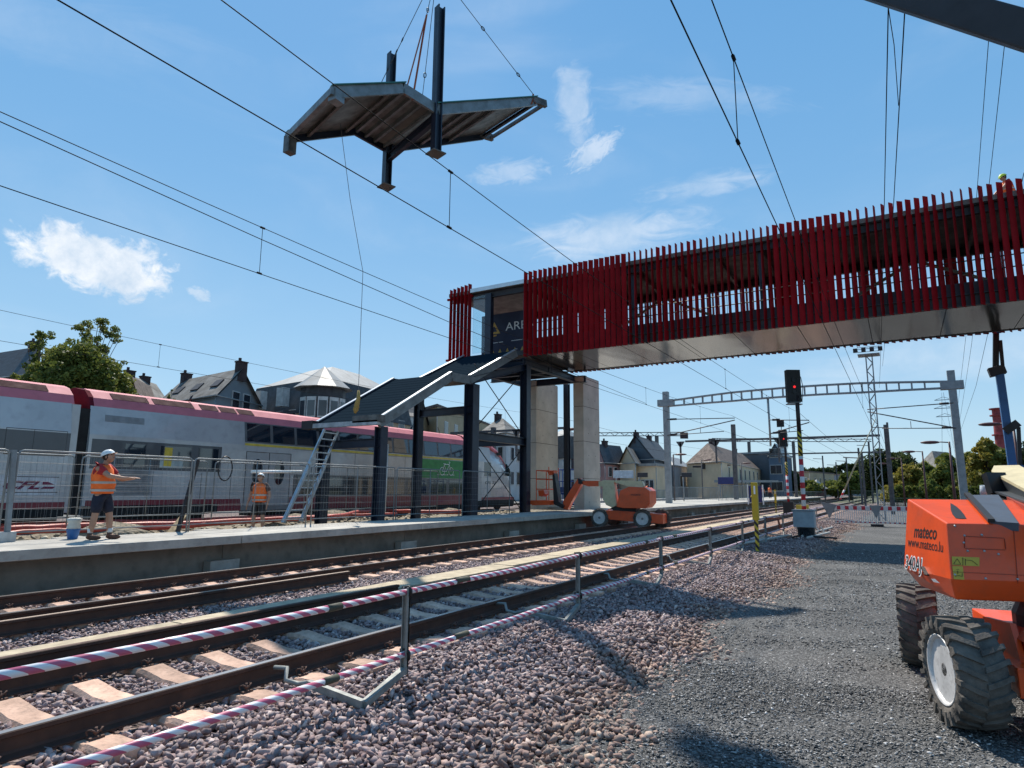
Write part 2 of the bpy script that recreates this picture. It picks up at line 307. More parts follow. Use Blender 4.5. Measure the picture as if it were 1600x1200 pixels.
# ---- loose stones (nobody could count them)
def ico():
    p = (1+5**.5)/2
    v = np.array([(-1,p,0),(1,p,0),(-1,-p,0),(1,-p,0),(0,-1,p),(0,1,p),(0,-1,-p),(0,1,-p),(p,0,-1),(p,0,1),(-p,0,-1),(-p,0,1)], float); v /= np.linalg.norm(v[0])
    f = np.array([(0,11,5),(0,5,1),(0,1,7),(0,7,10),(0,10,11),(1,5,9),(5,11,4),(11,10,2),(10,7,6),(7,1,8),(3,9,4),(3,4,2),(3,2,6),(3,6,8),(3,8,9),(4,9,5),(2,4,11),(6,2,10),(8,6,7),(9,8,1)])
    return v, f
def stone_mat(name, cols, rough=.8, tan=None):
    m = bpy.data.materials.new(name); m.use_nodes = True; t = m.node_tree; L = t.links.new; b = t.nodes['Principled BSDF']
    at = N(t, 'ShaderNodeAttribute'); at.attribute_name = 'tone'
    cr = N(t, 'ShaderNodeValToRGB'); el = cr.color_ramp.elements
    while len(el) < len(cols): el.new(.5)
    for i, c in enumerate(cols): el[i].position = i/(len(cols)-1); el[i].color = tuple(c)+(1,)
    L(at.outputs['Fac'], cr.inputs[0])
    tc = N(t, 'ShaderNodeTexCoord'); nz = N(t, 'ShaderNodeTexNoise'); nz.inputs['Scale'].default_value = 55; nz.inputs['Detail'].default_value = 4; L(tc.outputs['Object'], nz.inputs['Vector'])
    mr = N(t, 'ShaderNodeMapRange'); L(nz.outputs['Fac'], mr.inputs[0]); mr.inputs[1].default_value = .3; mr.inputs[2].default_value = .7; mr.inputs[3].default_value = .78; mr.inputs[4].default_value = 1.2
    src = cr.outputs[0]
    if tan:      # earth-stained stones towards the foot of the bank
        sx_ = N(t, 'ShaderNodeSeparateXYZ'); L(tc.outputs['Object'], sx_.inputs[0]); n2 = N(t, 'ShaderNodeTexNoise'); n2.inputs['Scale'].default_value = 1.1; n2.inputs['Detail'].default_value = 4; L(tc.outputs['Object'], n2.inputs['Vector'])
        ad = N(t, 'ShaderNodeMath', operation='MULTIPLY_ADD'); L(n2.outputs['Fac'], ad.inputs[0]); ad.inputs[1].default_value = 2.4; L(sx_.outputs[0], ad.inputs[2])
        r3 = N(t, 'ShaderNodeMapRange'); L(ad.outputs[0], r3.inputs[0]); r3.inputs[1].default_value = -1.9; r3.inputs[2].default_value = -1.0; r3.inputs[4].default_value = .85
        mt = N(t, 'ShaderNodeMixRGB', blend_type='MULTIPLY'); L(r3.outputs[0], mt.inputs[0]); L(src, mt.inputs[1]); mt.inputs[2].default_value = tuple(tan)+(1,); src = mt.outputs[0]
    mu = N(t, 'ShaderNodeMixRGB', blend_type='MULTIPLY'); mu.inputs[0].default_value = 1; L(src, mu.inputs[1]); L(mr.outputs[0], mu.inputs[2]); L(mu.outputs[0], b.inputs['Base Color'])
    b.inputs['Roughness'].default_value = rough; b.inputs['Specular IOR Level'].default_value = .4
    bp = N(t, 'ShaderNodeBump'); bp.inputs['Strength'].default_value = .35; bp.inputs['Distance'].default_value = .006; L(nz.outputs['Fac'], bp.inputs['Height']); L(bp.outputs[0], b.inputs['Normal'])
    return m
def stones(name, pos, size, flat, m, label, cat, tone=None):
    n = len(pos); bv, bf = ico(); K = 24
    base = []
    for _ in range(K):
        B = bv*(1+RNG.uniform(-.2, .45, (12, 1)))*np.array([[RNG.uniform(.95, 1.25), RNG.uniform(.8, 1.1), RNG.uniform(.75, 1.15)]])
        for _c in range(6):      # cut flat broken faces
            nn = RNG.normal(size=3); nn /= np.linalg.norm(nn); dd = B@nn; c = RNG.uniform(.25, .5); B = B-np.outer(np.maximum(dd-c, 0), nn)
        base.append(B)
    base = np.stack(base)
    V = base[RNG.integers(0, K, n)]*np.array([1, .82, flat])
    th = RNG.uniform(0, 2*PI, n); tl = RNG.normal(0, .45 if flat > .5 else .22, (n, 2))
    def rot(V, ang, i, j):
        c, s = np.cos(ang)[:, None], np.sin(ang)[:, None]; a, b = V[..., i].copy(), V[..., j].copy(); V[..., i] = a*c-b*s; V[..., j] = a*s+b*c
    rot(V, tl[:, 0], 0, 2); rot(V, tl[:, 1], 1, 2); rot(V, th, 0, 1)
    V = V*size[:, None, None]+pos[:, None, :]
    F = (bf[None]+(np.arange(n)*12)[:, None, None]).reshape(-1)
    me = bpy.data.meshes.new(name); me.vertices.add(n*12); me.vertices.foreach_set('co', V.astype(np.float32).reshape(-1))
    me.loops.add(n*60); me.loops.foreach_set('vertex_index', F.astype(np.int32)); me.polygons.add(n*20)
    me.polygons.foreach_set('loop_start', np.arange(n*20, dtype=np.int32)*3); me.polygons.foreach_set('loop_total', np.full(n*20, 3, np.int32))
    me.update(calc_edges=True)
    at = me.attributes.new('tone', 'FLOAT', 'FACE'); tn = RNG.random(n) if tone is None else tone; at.data.foreach_set('value', np.repeat(tn, 20).astype(np.float32))
    me.materials.append(m); o = bpy.data.objects.new(name, me); S.collection.objects.link(o); tag(o, label, cat, kind='stuff'); return o
NRX, FRX = -5.85, -10.42            # centre lines of the nearer and the farther track
SP = .61; Y0 = 1.42                # sleeper pitch and first sleeper
def on_sleeper(x, y):
    k = np.abs(((y-Y0+SP/2) % SP)-SP/2) < .145
    return k & ((np.abs(x-NRX) < 1.24) | (np.abs(x-FRX) < 1.24))
def scatter(n, x0, x1, y0, y1):
    return RNG.uniform(x0, x1, n), RNG.uniform(y0, y1, n)
def ballast_points(dens, x0, x1, y0, y1, s0, s1, lay):
    n = int(dens*(x1-x0)*(y1-y0)); x, y = scatter(n, x0, x1, y0, y1)
    e = bedge(y); k = (x < e+.12*RNG.normal(0, 1, n)) & ~on_sleeper(x, y)
    for c in (NRX, FRX):
        for sgn in (-.75, .75): k &= np.abs(x-(c+sgn)) > .085
    k &= ~((x > -8.15) & (x < -7.35) )
    x = x[k]; y = y[k]; s = RNG.uniform(s0, s1, len(x)); z = hball(x, y)+s*.25+RNG.uniform(-.4, lay, len(x))*s
    return np.stack([x, y, z], -1), s
m_stone = stone_mat('ballast_stone', [(.10,.068,.068),(.33,.225,.215),(.16,.12,.12),(.42,.31,.29),(.23,.19,.19),(.31,.235,.235),(.60,.49,.45)], tan=(1.0,.90,.72))
p, s = ballast_points(780, -5.2, -1.6, 1.2, 9, .023, .052, .9); pa, sa = ballast_points(600, -12.3, -5.2, 2.4, 14, .023, .047, .7)
pb, sb = ballast_points(430, -5.2, -1.6, 9, 20, .024, .045, .6); pc, sc_ = ballast_points(230, -12.3, -5.2, 14, 30, .028, .048, .5); pd, sd = ballast_points(200, -5.2, -1.6, 20, 42, .03, .05, .5)
stones('ballast_stones', np.concatenate([p, pa, pb, pc, pd]), np.concatenate([s, sa, sb, sc_, sd]), .72, m_stone, 'angular pinkish grey ballast stones heaped round the tracks', 'ballast')
# slate chips on the yard
def chip_points(n, x0, x1, y0, y1, s0, s1):
    x, y = scatter(n, x0, x1, y0, y1); k = x > bedge(y)-.25*np.abs(RNG.normal(0, 1, n)); x = x[k]; y = y[k]; s = RNG.uniform(s0, s1, len(x))*RNG.choice([1, 1, 1, 1.6], len(x))
    return np.stack([x, y, GZ+.012*hnoise(x, y, 1.3)+s*.18], -1), s
m_chip = stone_mat('slate_chip', [(.034,.034,.034),(.095,.094,.092),(.06,.06,.06),(.165,.162,.158),(.11,.109,.107),(.50,.49,.48)], .45)
c1, s1 = chip_points(90000, -2.6, 4.2, 1.6, 8, .006, .016); c2, s2 = chip_points(60000, -2.6, 5, 8, 24, .009, .02)
stones('slate_chips', np.concatenate([c1, c2]), np.concatenate([s1, s2]), .38, m_chip, 'dark slate chippings covering the works yard', 'gravel')
# rubble behind the platform slab
x, y = scatter(2600, -21, -14.5, 2, 34); k = hnoise(x, y, 1.4, 3) > -.1; x = x[k]; y = y[k]; s = RNG.uniform(.03, .16, len(x))**1.3*1.4
m_rub = stone_mat('rubble', [(.20,.16,.10),(.32,.27,.19),(.25,.21,.15),(.42,.37,.28)])
stones('rubble', np.stack([x, y, .36+.05*hnoise(x, y, 1.8)+s*.2], -1), s, .6, m_rub, 'sandy rubble lying on the dirt behind the new platform', 'rubble')
# ================================================================ TRACKS
m_rail = mat('rusty_rail', (.045, .022, .016), .75, .1, .2, 6., bump=.1, col2=(.085, .042, .028))
m_head = mat('worn_steel', (.38, .37, .37), .28, .9, .1, 1.5)
m_rustlt = mat('rust_light', (.11, .06, .045), .8, .1, .2, 9.)
m_sleeper = mat('sleeper_concrete', (.64, .41, .30), .85, 0, .14, 5., bump=.4, bs=50, dirt=.45, rnd=.3)
def rail(name, x, y0, y1, z, head, label, grp=None, tilt=0.):
    # flat-bottom rail profile (m), foot at z
    pr = [(-.075,0),(.075,0),(.075,.012),(.02,.028),(.009,.045),(.009,.125),(.036,.138),(.036,.165),(.028,.172),(-.028,.172),(-.036,.165),(-.036,.138),(-.009,.125),(-.009,.045),(-.02,.028),(-.075,.012)]
    b = MB(); n = len(pr); seg = max(1, int((y1-y0)/12))
    for k in range(seg+1):
        yy = y0+(y1-y0)*k/seg; b.v += [(u, yy-y0, v) for u, v in pr]
    for k in range(seg):
        for i in range(n):
            j = (i+1) % n; b.f.append((k*n+i, k*n+j, (k+1)*n+j, (k+1)*n+i)); b.mi.append(1 if i in (8,) else 0); b.smooth.append(False)
    b.f += [tuple(range(n))[::-1], tuple(seg*n+i for i in range(n))]; b.mi += [0, 0]; b.smooth += [False]*2
    o = b.build(name, [m_rail, head]); o.location = (x, y0, z); o.rotation_euler = (0, tilt, 0)
    return tag(o, label, 'rail', grp)
for cx, nm in ((NRX, 'nearer'), (FRX, 'farther')):
    for sx_, sd_ in ((-.75, 'left'), (.75, 'right')):
        rail('rail', cx+sx_, -3, 150, 0, m_head, 'rusty %s running rail of the %s track' % (sd_, nm))
m_rail_lit = mat('painted_rail_highlight', (.36, .26, .19), .6)  # lighter tan paints the sunlit highlight along the spare rail's top
rail('spare_rail', -9.15, -3, 9.2, .0, m_rail_lit, 'unused rusty rail lying in the ballast beside the farther track')
rail('spare_rail', -6.93, -3, 8.05, .07, m_rustlt, 'unused brown rail lying against the nearer track by the walkway boards')
rail('spare_rail', -6.78, 15, 40, -.01, m_rustlt, 'short spare rail lying farther along beside the nearer track')
sl = [(-1.3,-.10),(-1.3,.0),(-1.22,.012),(-.98,.012),(-.9,-.004),(-.62,-.004),(-.55,.012),(-.40,-.004),(-.2,-.03),(.2,-.03),(.40,-.004),(.55,.012),(.62,-.004),(.9,-.004),(.98,.012),(1.22,.012),(1.3,0),(1.3,-.10)]
b = MB(); n = len(sl)
for v_, w_ in ((-.13, 0), (-.105, 1), (.105, 1), (.13, 0)):
    b.v += [(x_, v_, z_ if (w_ or z_ <= -.1) else z_-.035) for x_, z_ in sl]
for r_ in range(3):
    for i in range(n-1): b.f.append((r_*n+i, r_*n+i+1, (r_+1)*n+i+1, (r_+1)*n+i)); b.mi.append(0); b.smooth.append(False)
b.f += [tuple(range(n)), tuple(3*n+i for i in range(n))[::-1]]; b.mi += [0]*2; b.smooth += [False]*2
slp = b.build('railway_sleeper', m_sleeper)
def clip_mb(x, d):
    b = MB()
    for d in (d,):
        X = x+d*.115
        b.box(X-.03, X+.03, -.05, .05, -.004, .012)
        b.tube([(X-d*.02, -.045, .02), (X-d*.035, -.05, .05), (X+d*.01, -.04, .062), (X+d*.02, 0, .035)], .0065, 6)
        b.tube([(X-d*.02, .045, .02), (X-d*.035, .05, .05), (X+d*.01, .04, .062), (X+d*.02, 0, .035)], .0065, 6)
        b.tube([(X, 0, .0), (X, 0, .07)], .010, 6); b.tube([(X, 0, .03), (X, 0, .046)], .019, 6)
    return b
cl = [clip_mb(x_, d_).build('rail_fastening', m_rustlt, slp) for x_ in (-.75, .75) for d_ in (-1, 1)]
SLG = {0: ('pale pink concrete sleeper under the nearer track', 'sleepers of the nearer track'), 1: ('pale pink concrete sleeper under the farther track beside the platform', 'sleepers of the farther track')}
first = True
for ti, cx in enumerate((NRX, FRX)):
    for k in range(-5, 112 if ti == 0 else 125):
        y = Y0+k*SP
        if y < (1.2 if ti else -2): continue
        if first: o = slp; first = False
        else:
            o = slp.copy(); S.collection.objects.link(o)
            if y < 26:
                for c in cl: d = c.copy(); S.collection.objects.link(d); d.parent = o
        o.location = (cx, y, 0); tag(o, SLG[ti][0], 'sleeper', SLG[ti][1])
# concrete walkway boards between the tracks
m_board = mat('pale_board', (.50, .41, .28), .85, 0, .14, 3., bump=.3, bs=30, dirt=.35, rnd=.2)
t0 = None; Yb = -2.5; k = 0
while Yb < 62:
    ln = 2.5; xx = -7.62-.012*max(0, min(Yb, 20)) + random.uniform(-.025, .025)
    b = MB().box(-.30, .30, 0, ln-.025, -.06, .035); o = b.build('walkway_board', m_board, bevel=.006) if t0 is None else t0.copy()
    if t0 is None: t0 = o
    else: S.collection.objects.link(o)
    o.location = (xx, Yb, .04); o.rotation_euler = (random.uniform(-.004, .004), random.uniform(-.01, .01), random.uniform(-.004, .004))
    tag(o, 'pale flat board of the long walkway laid between the two tracks', 'board', 'boards of the walkway between the tracks'); Yb += ln
# ================================================================ PLATFORM
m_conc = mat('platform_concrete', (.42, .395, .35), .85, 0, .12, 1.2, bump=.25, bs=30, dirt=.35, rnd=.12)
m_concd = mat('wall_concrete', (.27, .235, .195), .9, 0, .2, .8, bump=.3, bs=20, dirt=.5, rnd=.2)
PZ = .72
PF = empty('station_platform', 'long pale concrete platform edge running beside the farther track', 'platform', (-12.1, 0, 0))
Yp = -3.0
while Yp < 125:
    wid = -14.15 if Yp < 29 else -19.4
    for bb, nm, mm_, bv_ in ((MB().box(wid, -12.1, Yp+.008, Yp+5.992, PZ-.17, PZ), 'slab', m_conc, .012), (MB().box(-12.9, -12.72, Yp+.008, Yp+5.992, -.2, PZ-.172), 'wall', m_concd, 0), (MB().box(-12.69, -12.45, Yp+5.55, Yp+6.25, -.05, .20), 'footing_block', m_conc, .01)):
        bb.build(nm, mm_, PF, bevel=bv_).location = (12.1, 0, 0)
    Yp += 6.0
# ================================================================ FOOTBRIDGE
def wb(mb, name, m, parent, root=None, bevel=0.):   # world-coordinate builder into an unrotated thing
    r = root or parent; o = mb.build(name, m, parent, bevel)
    if root is None: o.location = -Vector(parent.location)
    return o
m_fin = mat('red_fin', (.28, .005, .009), .65, .0, .10, 1.5, spec=.12, rnd=.25)
m_fin2 = mat('red_fin_edge', (.45, .10, .10), .5)
m_soff = bpy.data.materials.new('soffit_metal'); m_soff.use_nodes = True
def _soff():
    t = m_soff.node_tree; L = t.links.new; b = t.nodes['Principled BSDF']; b.inputs['Metallic'].default_value = .9; b.inputs['Base Color'].default_value = (.19, .17, .145, 1); b.inputs['Roughness'].default_value = .14
    tc = N(t, 'ShaderNodeTexCoord'); mp = N(t, 'ShaderNodeMapping'); mp.inputs['Scale'].default_value = (1, .35, 1); L(tc.outputs['Object'], mp.inputs[0])
    nz = N(t, 'ShaderNodeTexNoise'); nz.inputs['Scale'].default_value = .8; nz.inputs['Detail'].default_value = 1; L(mp.outputs[0], nz.inputs[0])
    bp = N(t, 'ShaderNodeBump'); bp.inputs['Strength'].default_value = .35; bp.inputs['Distance'].default_value = .08; L(nz.outputs[0], bp.inputs['Height']); L(bp.outputs[0], b.inputs['Normal'])
_soff()
m_dark = mat('dark_brown_steel', (.022, .016, .018), .55)
m_under = mat('roof_underside', (.15, .14, .125), .6, .2, .2, 2.)
m_par = mat('parapet_mesh', (.03, .012, .02), .6)
BR = empty('footbridge', 'long red footbridge clad in twisted vertical fins crossing high over the tracks', 'bridge', (-15, 26, 8))
YN, YF = 26.0, 31.05; XL, XR = -15.0, 9.0
wb(MB().box(-19.6, XR, YN+.2, YF-.2, 8.12, 8.34), 'deck', m_dark, BR)
b = MB()
for y in (YN+.12, YF-.12): b.ibeam((XL, y, 8.22), (XR, y, 8.22), .18, .42, .03)
wb(b, 'edge_beam', m_dark, BR)
x = XL; k = 0
while x < XR-.1:
    wb(MB().box(x+.012, min(x+2.4, XR)-.012, YN+.22, YF-.22, 8.03, 8.075), 'soffit_panel', m_soff, BR); x += 2.4
for y in (YN+.16, YF-.16): wb(MB().box(XL, XR, y-.02, y+.02, 8.4, 8.86), 'parapet', m_par, BR)
for y in (YN+.16, YF-.16):
    b = MB()
    for z in (9.2, 9.62): b.tube([(XL, y, z), (XR, y, z)], .022, 6)
    xx = XL
    while xx < XR: b.tube([(xx, y, 8.86), (xx, y, 10.05)], .008, 4); xx += 1.35
    wb(b, 'handrail', m_dark, BR)
wb(MB().box(-19.6, XR, YN+.02, YF-.02, 11.60, 11.78), 'roof', [m_under], BR)
b = MB()
for y in (YN+.18, YF-.18): b.ibeam((-19.4, y, 11.42), (XR, y, 11.42), .2, .34, .03)
wb(b, 'top_chord', m_dark, BR)
xx = XL
while xx < XR:
    wb(MB().ibeam((xx, YN+.3, 11.45), (xx, YF-.3, 11.45), .12, .22, .02), 'roof_joist', m_under, BR); xx += 1.8
m_diag = mat('pale_brace', (.30, .28, .24), .5, .4)
for y in (YN+.34, YF-.34):
    xx = XL; s_ = 1
    while xx < XR-5 and y > 29:
        wb(MB().beam((xx, y, 8.5 if s_ > 0 else 11.3), (xx+5.4, y, 11.3 if s_ > 0 else 8.5), .09, .12), 'brace', m_diag, BR); xx += 5.4; s_ = -s_
    xx = XL
    while xx < XR:
        wb(MB().box(xx-.08, xx+.08, y-.08, y+.08, 8.3, 11.3), 'truss_post', m_navy, BR); xx += 5.4
def fin_mb(x, y, a0, a1, z0=7.97, z1=12.16, w=.215, t=.026, n=6):
    b = MB(); lean = random.uniform(-.01, .01)
    for k in range(n+1):
        f = k/n; a = math.radians(a0+(a1-a0)*f+random.uniform(-.5, .5)); u = Vector((math.cos(a), math.sin(a), 0)); v = Vector((-u.y, u.x, 0)); c = Vector((x+lean*f, y, z0+(z1-z0)*f))
        for i, j in ((-1,-1),(1,-1),(1,1),(-1,1)): b.v.append(tuple(c+u*(w/2*i)+v*(t/2*j)))
    for k in range(n):
        for i in range(4): b.f.append((k*4+i, k*4+(i+1)%4, k*4+4+(i+1)%4, k*4+4+i)); b.mi.append(0); b.smooth.append(False)
    b.f += [(0,3,2,1), (n*4, n*4+1, n*4+2, n*4+3)]; b.mi += [0, 0]; b.smooth += [False]*2
    return b
# fin angle (bottom, top) along the bridge, in degrees from the face
ANG = [(-15.1, 58, 66), (-13.4, 58, 64), (-12.6, 40, 50), (-11.9, 24, 32), (-10.6, 18, 26), (-9.9, 22, 34), (-9.7, 78, 90), (-8.6, 80, 92), (-8.3, 55, 62), (-7.9, 60, 70), (-7.6, 80, 90), (-6.9, 60, 66), (-6.2, 76, 88),
       (-3.85, 70, 82), (-3.6, 34, 42), (-2.6, 30, 38), (-1.7, 20, 28), (-1.3, 40, 44), (-.9, 56, 68), (-.1, 64, 78), (.35, 50, 60), (.7, 32, 38), (1.5, 42, 46), (2.0, 58, 70), (2.6, 58, 76), (3.0, 46, 56), (3.6, 28, 36), (4.4, 25, 34), (5.5, 60, 70), (7, 30, 30), (9, 50, 50)]
def angs(x):
    for i in range(len(ANG)-1):
        if ANG[i][0] <= x < ANG[i+1][0]:
            f = (x-ANG[i][0])/(ANG[i+1][0]-ANG[i][0]); f = min(1, f); return [ANG[i][j]+(ANG[i+1][j]-ANG[i][j])*f for j in (1, 2)]
    return ANG[0][1:] if x < ANG[0][0] else ANG[-1][1:]
x = XL+.06; far = MB()
while x < XR:
    a = angs(x); wb(fin_mb(x, YN-.02, *a), 'fin', m_fin, BR)
    a = angs(x+1.2); f = fin_mb(x, YF+.02, a[0]+random.choice([0, 0, 12]), a[1]); far.add(f.v, f.f); x += .265
far.cur = 0; o = wb(far, 'far_fin_row', m_fin, BR); o['kind'] = 'stuff'
for i in range(6): wb(fin_mb(-19.42+i*.235, YN-.02, 84-i*3, 88-i*3, 8.0, 11.95+.03*i), 'fin', m_fin, BR)
for z in (8.25, 11.5): wb(MB().box(-19.75, -18.15, YN+.06, YN+.16, z-.05, z+.05), 'fin_frame', m_fin, BR)
m_gl = mat('clear_pane', (.75, .9, .92), .03, .0, .02, 1., trans=.95, spec=.6)
wb(MB().box(-18.1, -17.35, YN+.1, YN+.12, 8.45, 11.42), 'glass_pane', m_gl, BR)
wb(MB().box(-17.32, -16.98, YN+.02, YN+.3, 8.3, 11.45), 'landing_post', m_navy, BR)
wb(MB().box(-15.2, -14.95, YN+.2, YN+.4, 8.3, 11.45), 'landing_post', m_navy, BR)
m_flash = mat('bright_flashing', (.62, .64, .66), .3, .6, .05)
wb(MB().box(-18.2, -14.95, YN-.06, YN+.02, 11.62, 11.82), 'roof_edge', m_flash, BR)
b = MB(); b.ibeam((-19.8, YN+.5, 11.5), (-18.0, YN+.5, 11.5), .1, .2, .02); wb(b, 'roof_edge', m_steel, BR)
# contractor banner on the landing
m_ban = mat('banner_navy', (.018, .022, .055), .55, 0, .05)
m_gold = mat('banner_gold', (.55, .33, .06), .5, 0, .03); m_wt = mat('print_white', (.8, .8, .8), .5, 0, .02)
bo = empty('banner', 'dark blue contractor banner with a gold triangle hung inside the bridge landing', 'banner', (-17, 27.6, 8.4))
bb = wb(MB().box(-18.55, -15.35, 27.58, 27.6, 8.35, 10.8), 'sheet', m_ban, bo)
def tri(x, z, s, w):
    b = MB(); o_ = [(0, s*.62), (s*.6, -s*.42), (-s*.6, -s*.42)]; i_ = [(u*w, v*w-.02*s) for u, v in o_]
    V = [(x+u, 27.573, z+v) for u, v in o_]+[(x+u, 27.573, z+v) for u, v in i_]; return b.add(V, [(0, 3, 4, 1), (1, 4, 5, 2), (2, 5, 3, 0)])
wb(tri(-17.75, 10.0, .62, .5), 'logo_triangle', m_gold, bo); 
wb(MB().add([(-18.2, 27.572, 9.55), (-17.6, 27.572, 9.62), (-17.6, 27.572, 9.7), (-18.2, 27.572, 9.63)], [(0, 1, 2, 3)]), 'logo_bar', m_gold, bo)
to = text_mesh('lettering', 'AREN', .62, m_wt, bo, (-16.15, 27.57, 10.02), (1, 0, 0), (0, 0, 1), width=1.75); to.location = -Vector(bo.location)
wb(MB().box(-17.9, -17.2, 27.57, 27.574, 9.25, 9.28).box(-16.7, -15.6, 27.57, 27.574, 9.25, 9.28), 'small_print', m_wt, bo)
b = MB()
for i in range(7):
    xx = -18.3+i*.45; b.add([(xx-.1, 27.573, 8.7), (xx+.12, 27.573, 8.7), (xx+.02, 27.573, 8.92)], [(0, 1, 2)])
wb(b, 'small_print', m_gold, bo)
# beams beneath the landing and piers
LB = [((-15.05, 25.9, 7.72), (-15.05, 33.6, 7.72)), ((-18.3, 25.9, 7.72), (-18.3, 33.6, 7.72)), ((-18.4, 31.7, 7.7), (-14.4, 31.7, 7.7)), ((-18.3, 26.1, 7.7), (-15, 26.1, 7.7)), ((-18.3, 28.5, 7.75), (-15, 28.5, 7.75)), ((-18.2, 26.2, 7.85), (-15.1, 30.9, 7.85)), ((-19.6, 30.2, 7.85), (-15.1, 30.2, 7.85))]
for p_, q_ in LB: wb(MB().ibeam(p_, q_, .24, .36, .03), 'landing_beam', m_navy, BR)
def pier(x0, x1, y0, y1, label):
    t = empty('bridge_pier', label, 'pier', ((x0+x1)/2, y0, .7)); zs = [.6, 2.3, 4.3, 6.2, 7.88]
    for i in range(4):
        b = MB().box(x0, x1, y0, y1, zs[i]+.012, zs[i+1]-.012); b.cur = 1; b.box(x0+.015, x1-.015, y0+.015, y1-.015, zs[i+1]-.02, zs[i+1]+.02)
        for z in (.45, 1.25):
            for f in (.3, .72): b.lathe([(.028, 0), (.028, .004)], (x1, y0+(y1-y0)*f, zs[i]+z), (1, 0, 0), 10)
        wb(b, 'concrete_lift', [m_pier, m_dark], t, bevel=.012)
m_pier = mat('pier_concrete', (.50, .46, .39), .85, 0, .08, .9, bump=.2, bs=25, dirt=.12)
pier(-15.12, -14.52, 31.6, 33.75, 'tall pale concrete pier nearest the track under the bridge end')
pier(-17.95, -17.45, 31.6, 34.3, 'tall concrete pier behind the steel frame, left of the other pier')
t = empty('steel_column', 'slim dark steel column standing right behind the left concrete pier', 'column', (-16.9, 34.4, .7)); wb(MB().ibeam((-16.9, 34.4, .7), (-16.9, 34.4, 8.0), .3, .3, .03), 'shaft', m_navy, t); wb(MB().box(-17.15, -16.65, 34.15, 34.65, .7, .74), 'base_plate', m_navy, t)
# ================================================================ STAIR CANOPY
m_roofp = bpy.data.materials.new('seamed_dark_roof'); m_roofp.use_nodes = True; m_roofp.node_tree.nodes['Principled BSDF'].inputs['Base Color'].default_value = (.014, .024, .034, 1); m_roofp.node_tree.nodes['Principled BSDF'].inputs['Roughness'].default_value = .75; m_roofp.node_tree.nodes['Principled BSDF'].inputs['IOR'].default_value = 1.03; m_roofp.node_tree.nodes['Principled BSDF'].inputs['Specular IOR Level'].default_value = .04
m_fas = mat('fascia', (.20, .215, .22), .45, .5, .15, 3.)
m_brown = mat('canopy_underside', (.13, .125, .118), .5, .3, .25, 2.5)
def canopy_roof(b, P0, P1, wv, th=.10, rib=.3):
    # panel from near-edge point P0 to P1 (along), width vector wv; ribs run across
    P0 = Vector(P0); P1 = Vector(P1); wv = Vector(wv); d = (P1-P0); L_ = d.length; dn = d.normalized(); n = dn.cross(wv.normalized()); n = n if n.z > 0 else -n
    b.obox((P0+P1)/2+wv/2-n*th/2, d/2, wv/2, n*(th/2))
    k = rib/2
    while k < L_: b.obox(P0+dn*k+wv/2+n*.003, dn*.008, wv/2*.995, n*.003); k += rib
    return n
ST = empty('stair_canopy', 'dark stepped stair canopy on navy steel columns beside the platform', 'canopy', (-15, 16.2, .4))
NX, FX = -15.0, -18.0
prof = [(16.15, 4.0), (20.15, 6.22), (21.45, 6.28), (25.2, 8.12)]
for (ya, za), (yb, zb) in zip(prof[:-1], prof[1:]):
    b = MB(); canopy_roof(b, (NX-.12, ya, za), (NX-.12, yb, zb), (FX-NX+.24, 0, 0)); wb(b, 'roof_panel', m_roofp, ST)
    for xx in (NX, FX):
        flat = abs(za-zb) < .2
        wb(MB().beam((xx, ya, za-.12), (xx, yb, zb-.12), .12, .34), 'edge_beam', m_fas if xx == NX else m_navy, ST)
        if not flat:
            wb(MB().beam((xx, ya, za+.085), (xx, yb, zb+.075), .14, .035), 'flashing', m_flash, ST)
    k = 1; nn = int((yb-ya)/.9)
    for k in range(1, nn+1):
        f = k/(nn+1); wb(MB().beam((NX, ya+(yb-ya)*f, za+(zb-za)*f-.2), (FX, ya+(yb-ya)*f, za+(zb-za)*f-.2), .08, .12), 'purlin', m_brown, ST)
for p_, q_ in (((-14.85, 16.0, 3.9), (-18.3, 16.0, 3.9)),):
    wb(MB().beam(p_, q_, .16, .16), 'gutter', m_steel, ST); wb(MB().box(-16.0, -14.8, 15.92, 16.25, 3.92, 4.16), 'gutter_box', m_brown, ST); wb(MB().box(-18.5, -17.95, 15.9, 16.2, 3.8, 4.1), 'gutter_box', m_dark, ST)
wb(MB().box(-17.9, -15.1, 20.4, 21.3, 5.95, 6.02), 'landing_soffit', m_brown, ST)
def hcol(x, y, z1, w, nm='column', z0=.3):
    b = MB(); t_ = .035
    b.box(x-w/2, x-w/2+t_, y-w/2, y+w/2, z0, z1).box(x+w/2-t_, x+w/2, y-w/2, y+w/2, z0, z1).box(x-w/2+t_, x+w/2-t_, y-t_/2, y+t_/2, z0, z1)
    b.box(x-w/2-.1, x+w/2+.1, y-w/2-.1, y+w/2+.1, z0+.05, z0+.09)
    return wb(b, nm, m_navy, ST)
hcol(-15, 16.3, 3.78, .32); hcol(-15, 21.65, 6.0, .46); hcol(-15, 26.1, 7.6, .38); hcol(-18, 16.6, 3.8, .32); hcol(-18, 21.9, 6.0, .32); hcol(-18.2, 26.1, 7.6, .34)
for p_, q_, w_, h_ in [((-15, 21.65, 3.9), (-15, 26.1, 3.9), .24, .34), ((-18, 21.9, 4.95), (-15, 21.65, 4.95), .2, .32), ((-18, 16.6, 3.25), (-15, 16.3, 3.25), .16, .30), ((-15, 21.7, 6.2), (-15, 26.1, 7.5), .16, .3), ((-18, 26.1, 3.9), (-15, 26.1, 3.9), .2, .3), ((-18, 21.9, 6.0), (-18, 26.1, 7.5), .16, .3)]:
    wb(MB().ibeam(p_, q_, w_, h_, .025), 'beam', m_navy, ST)
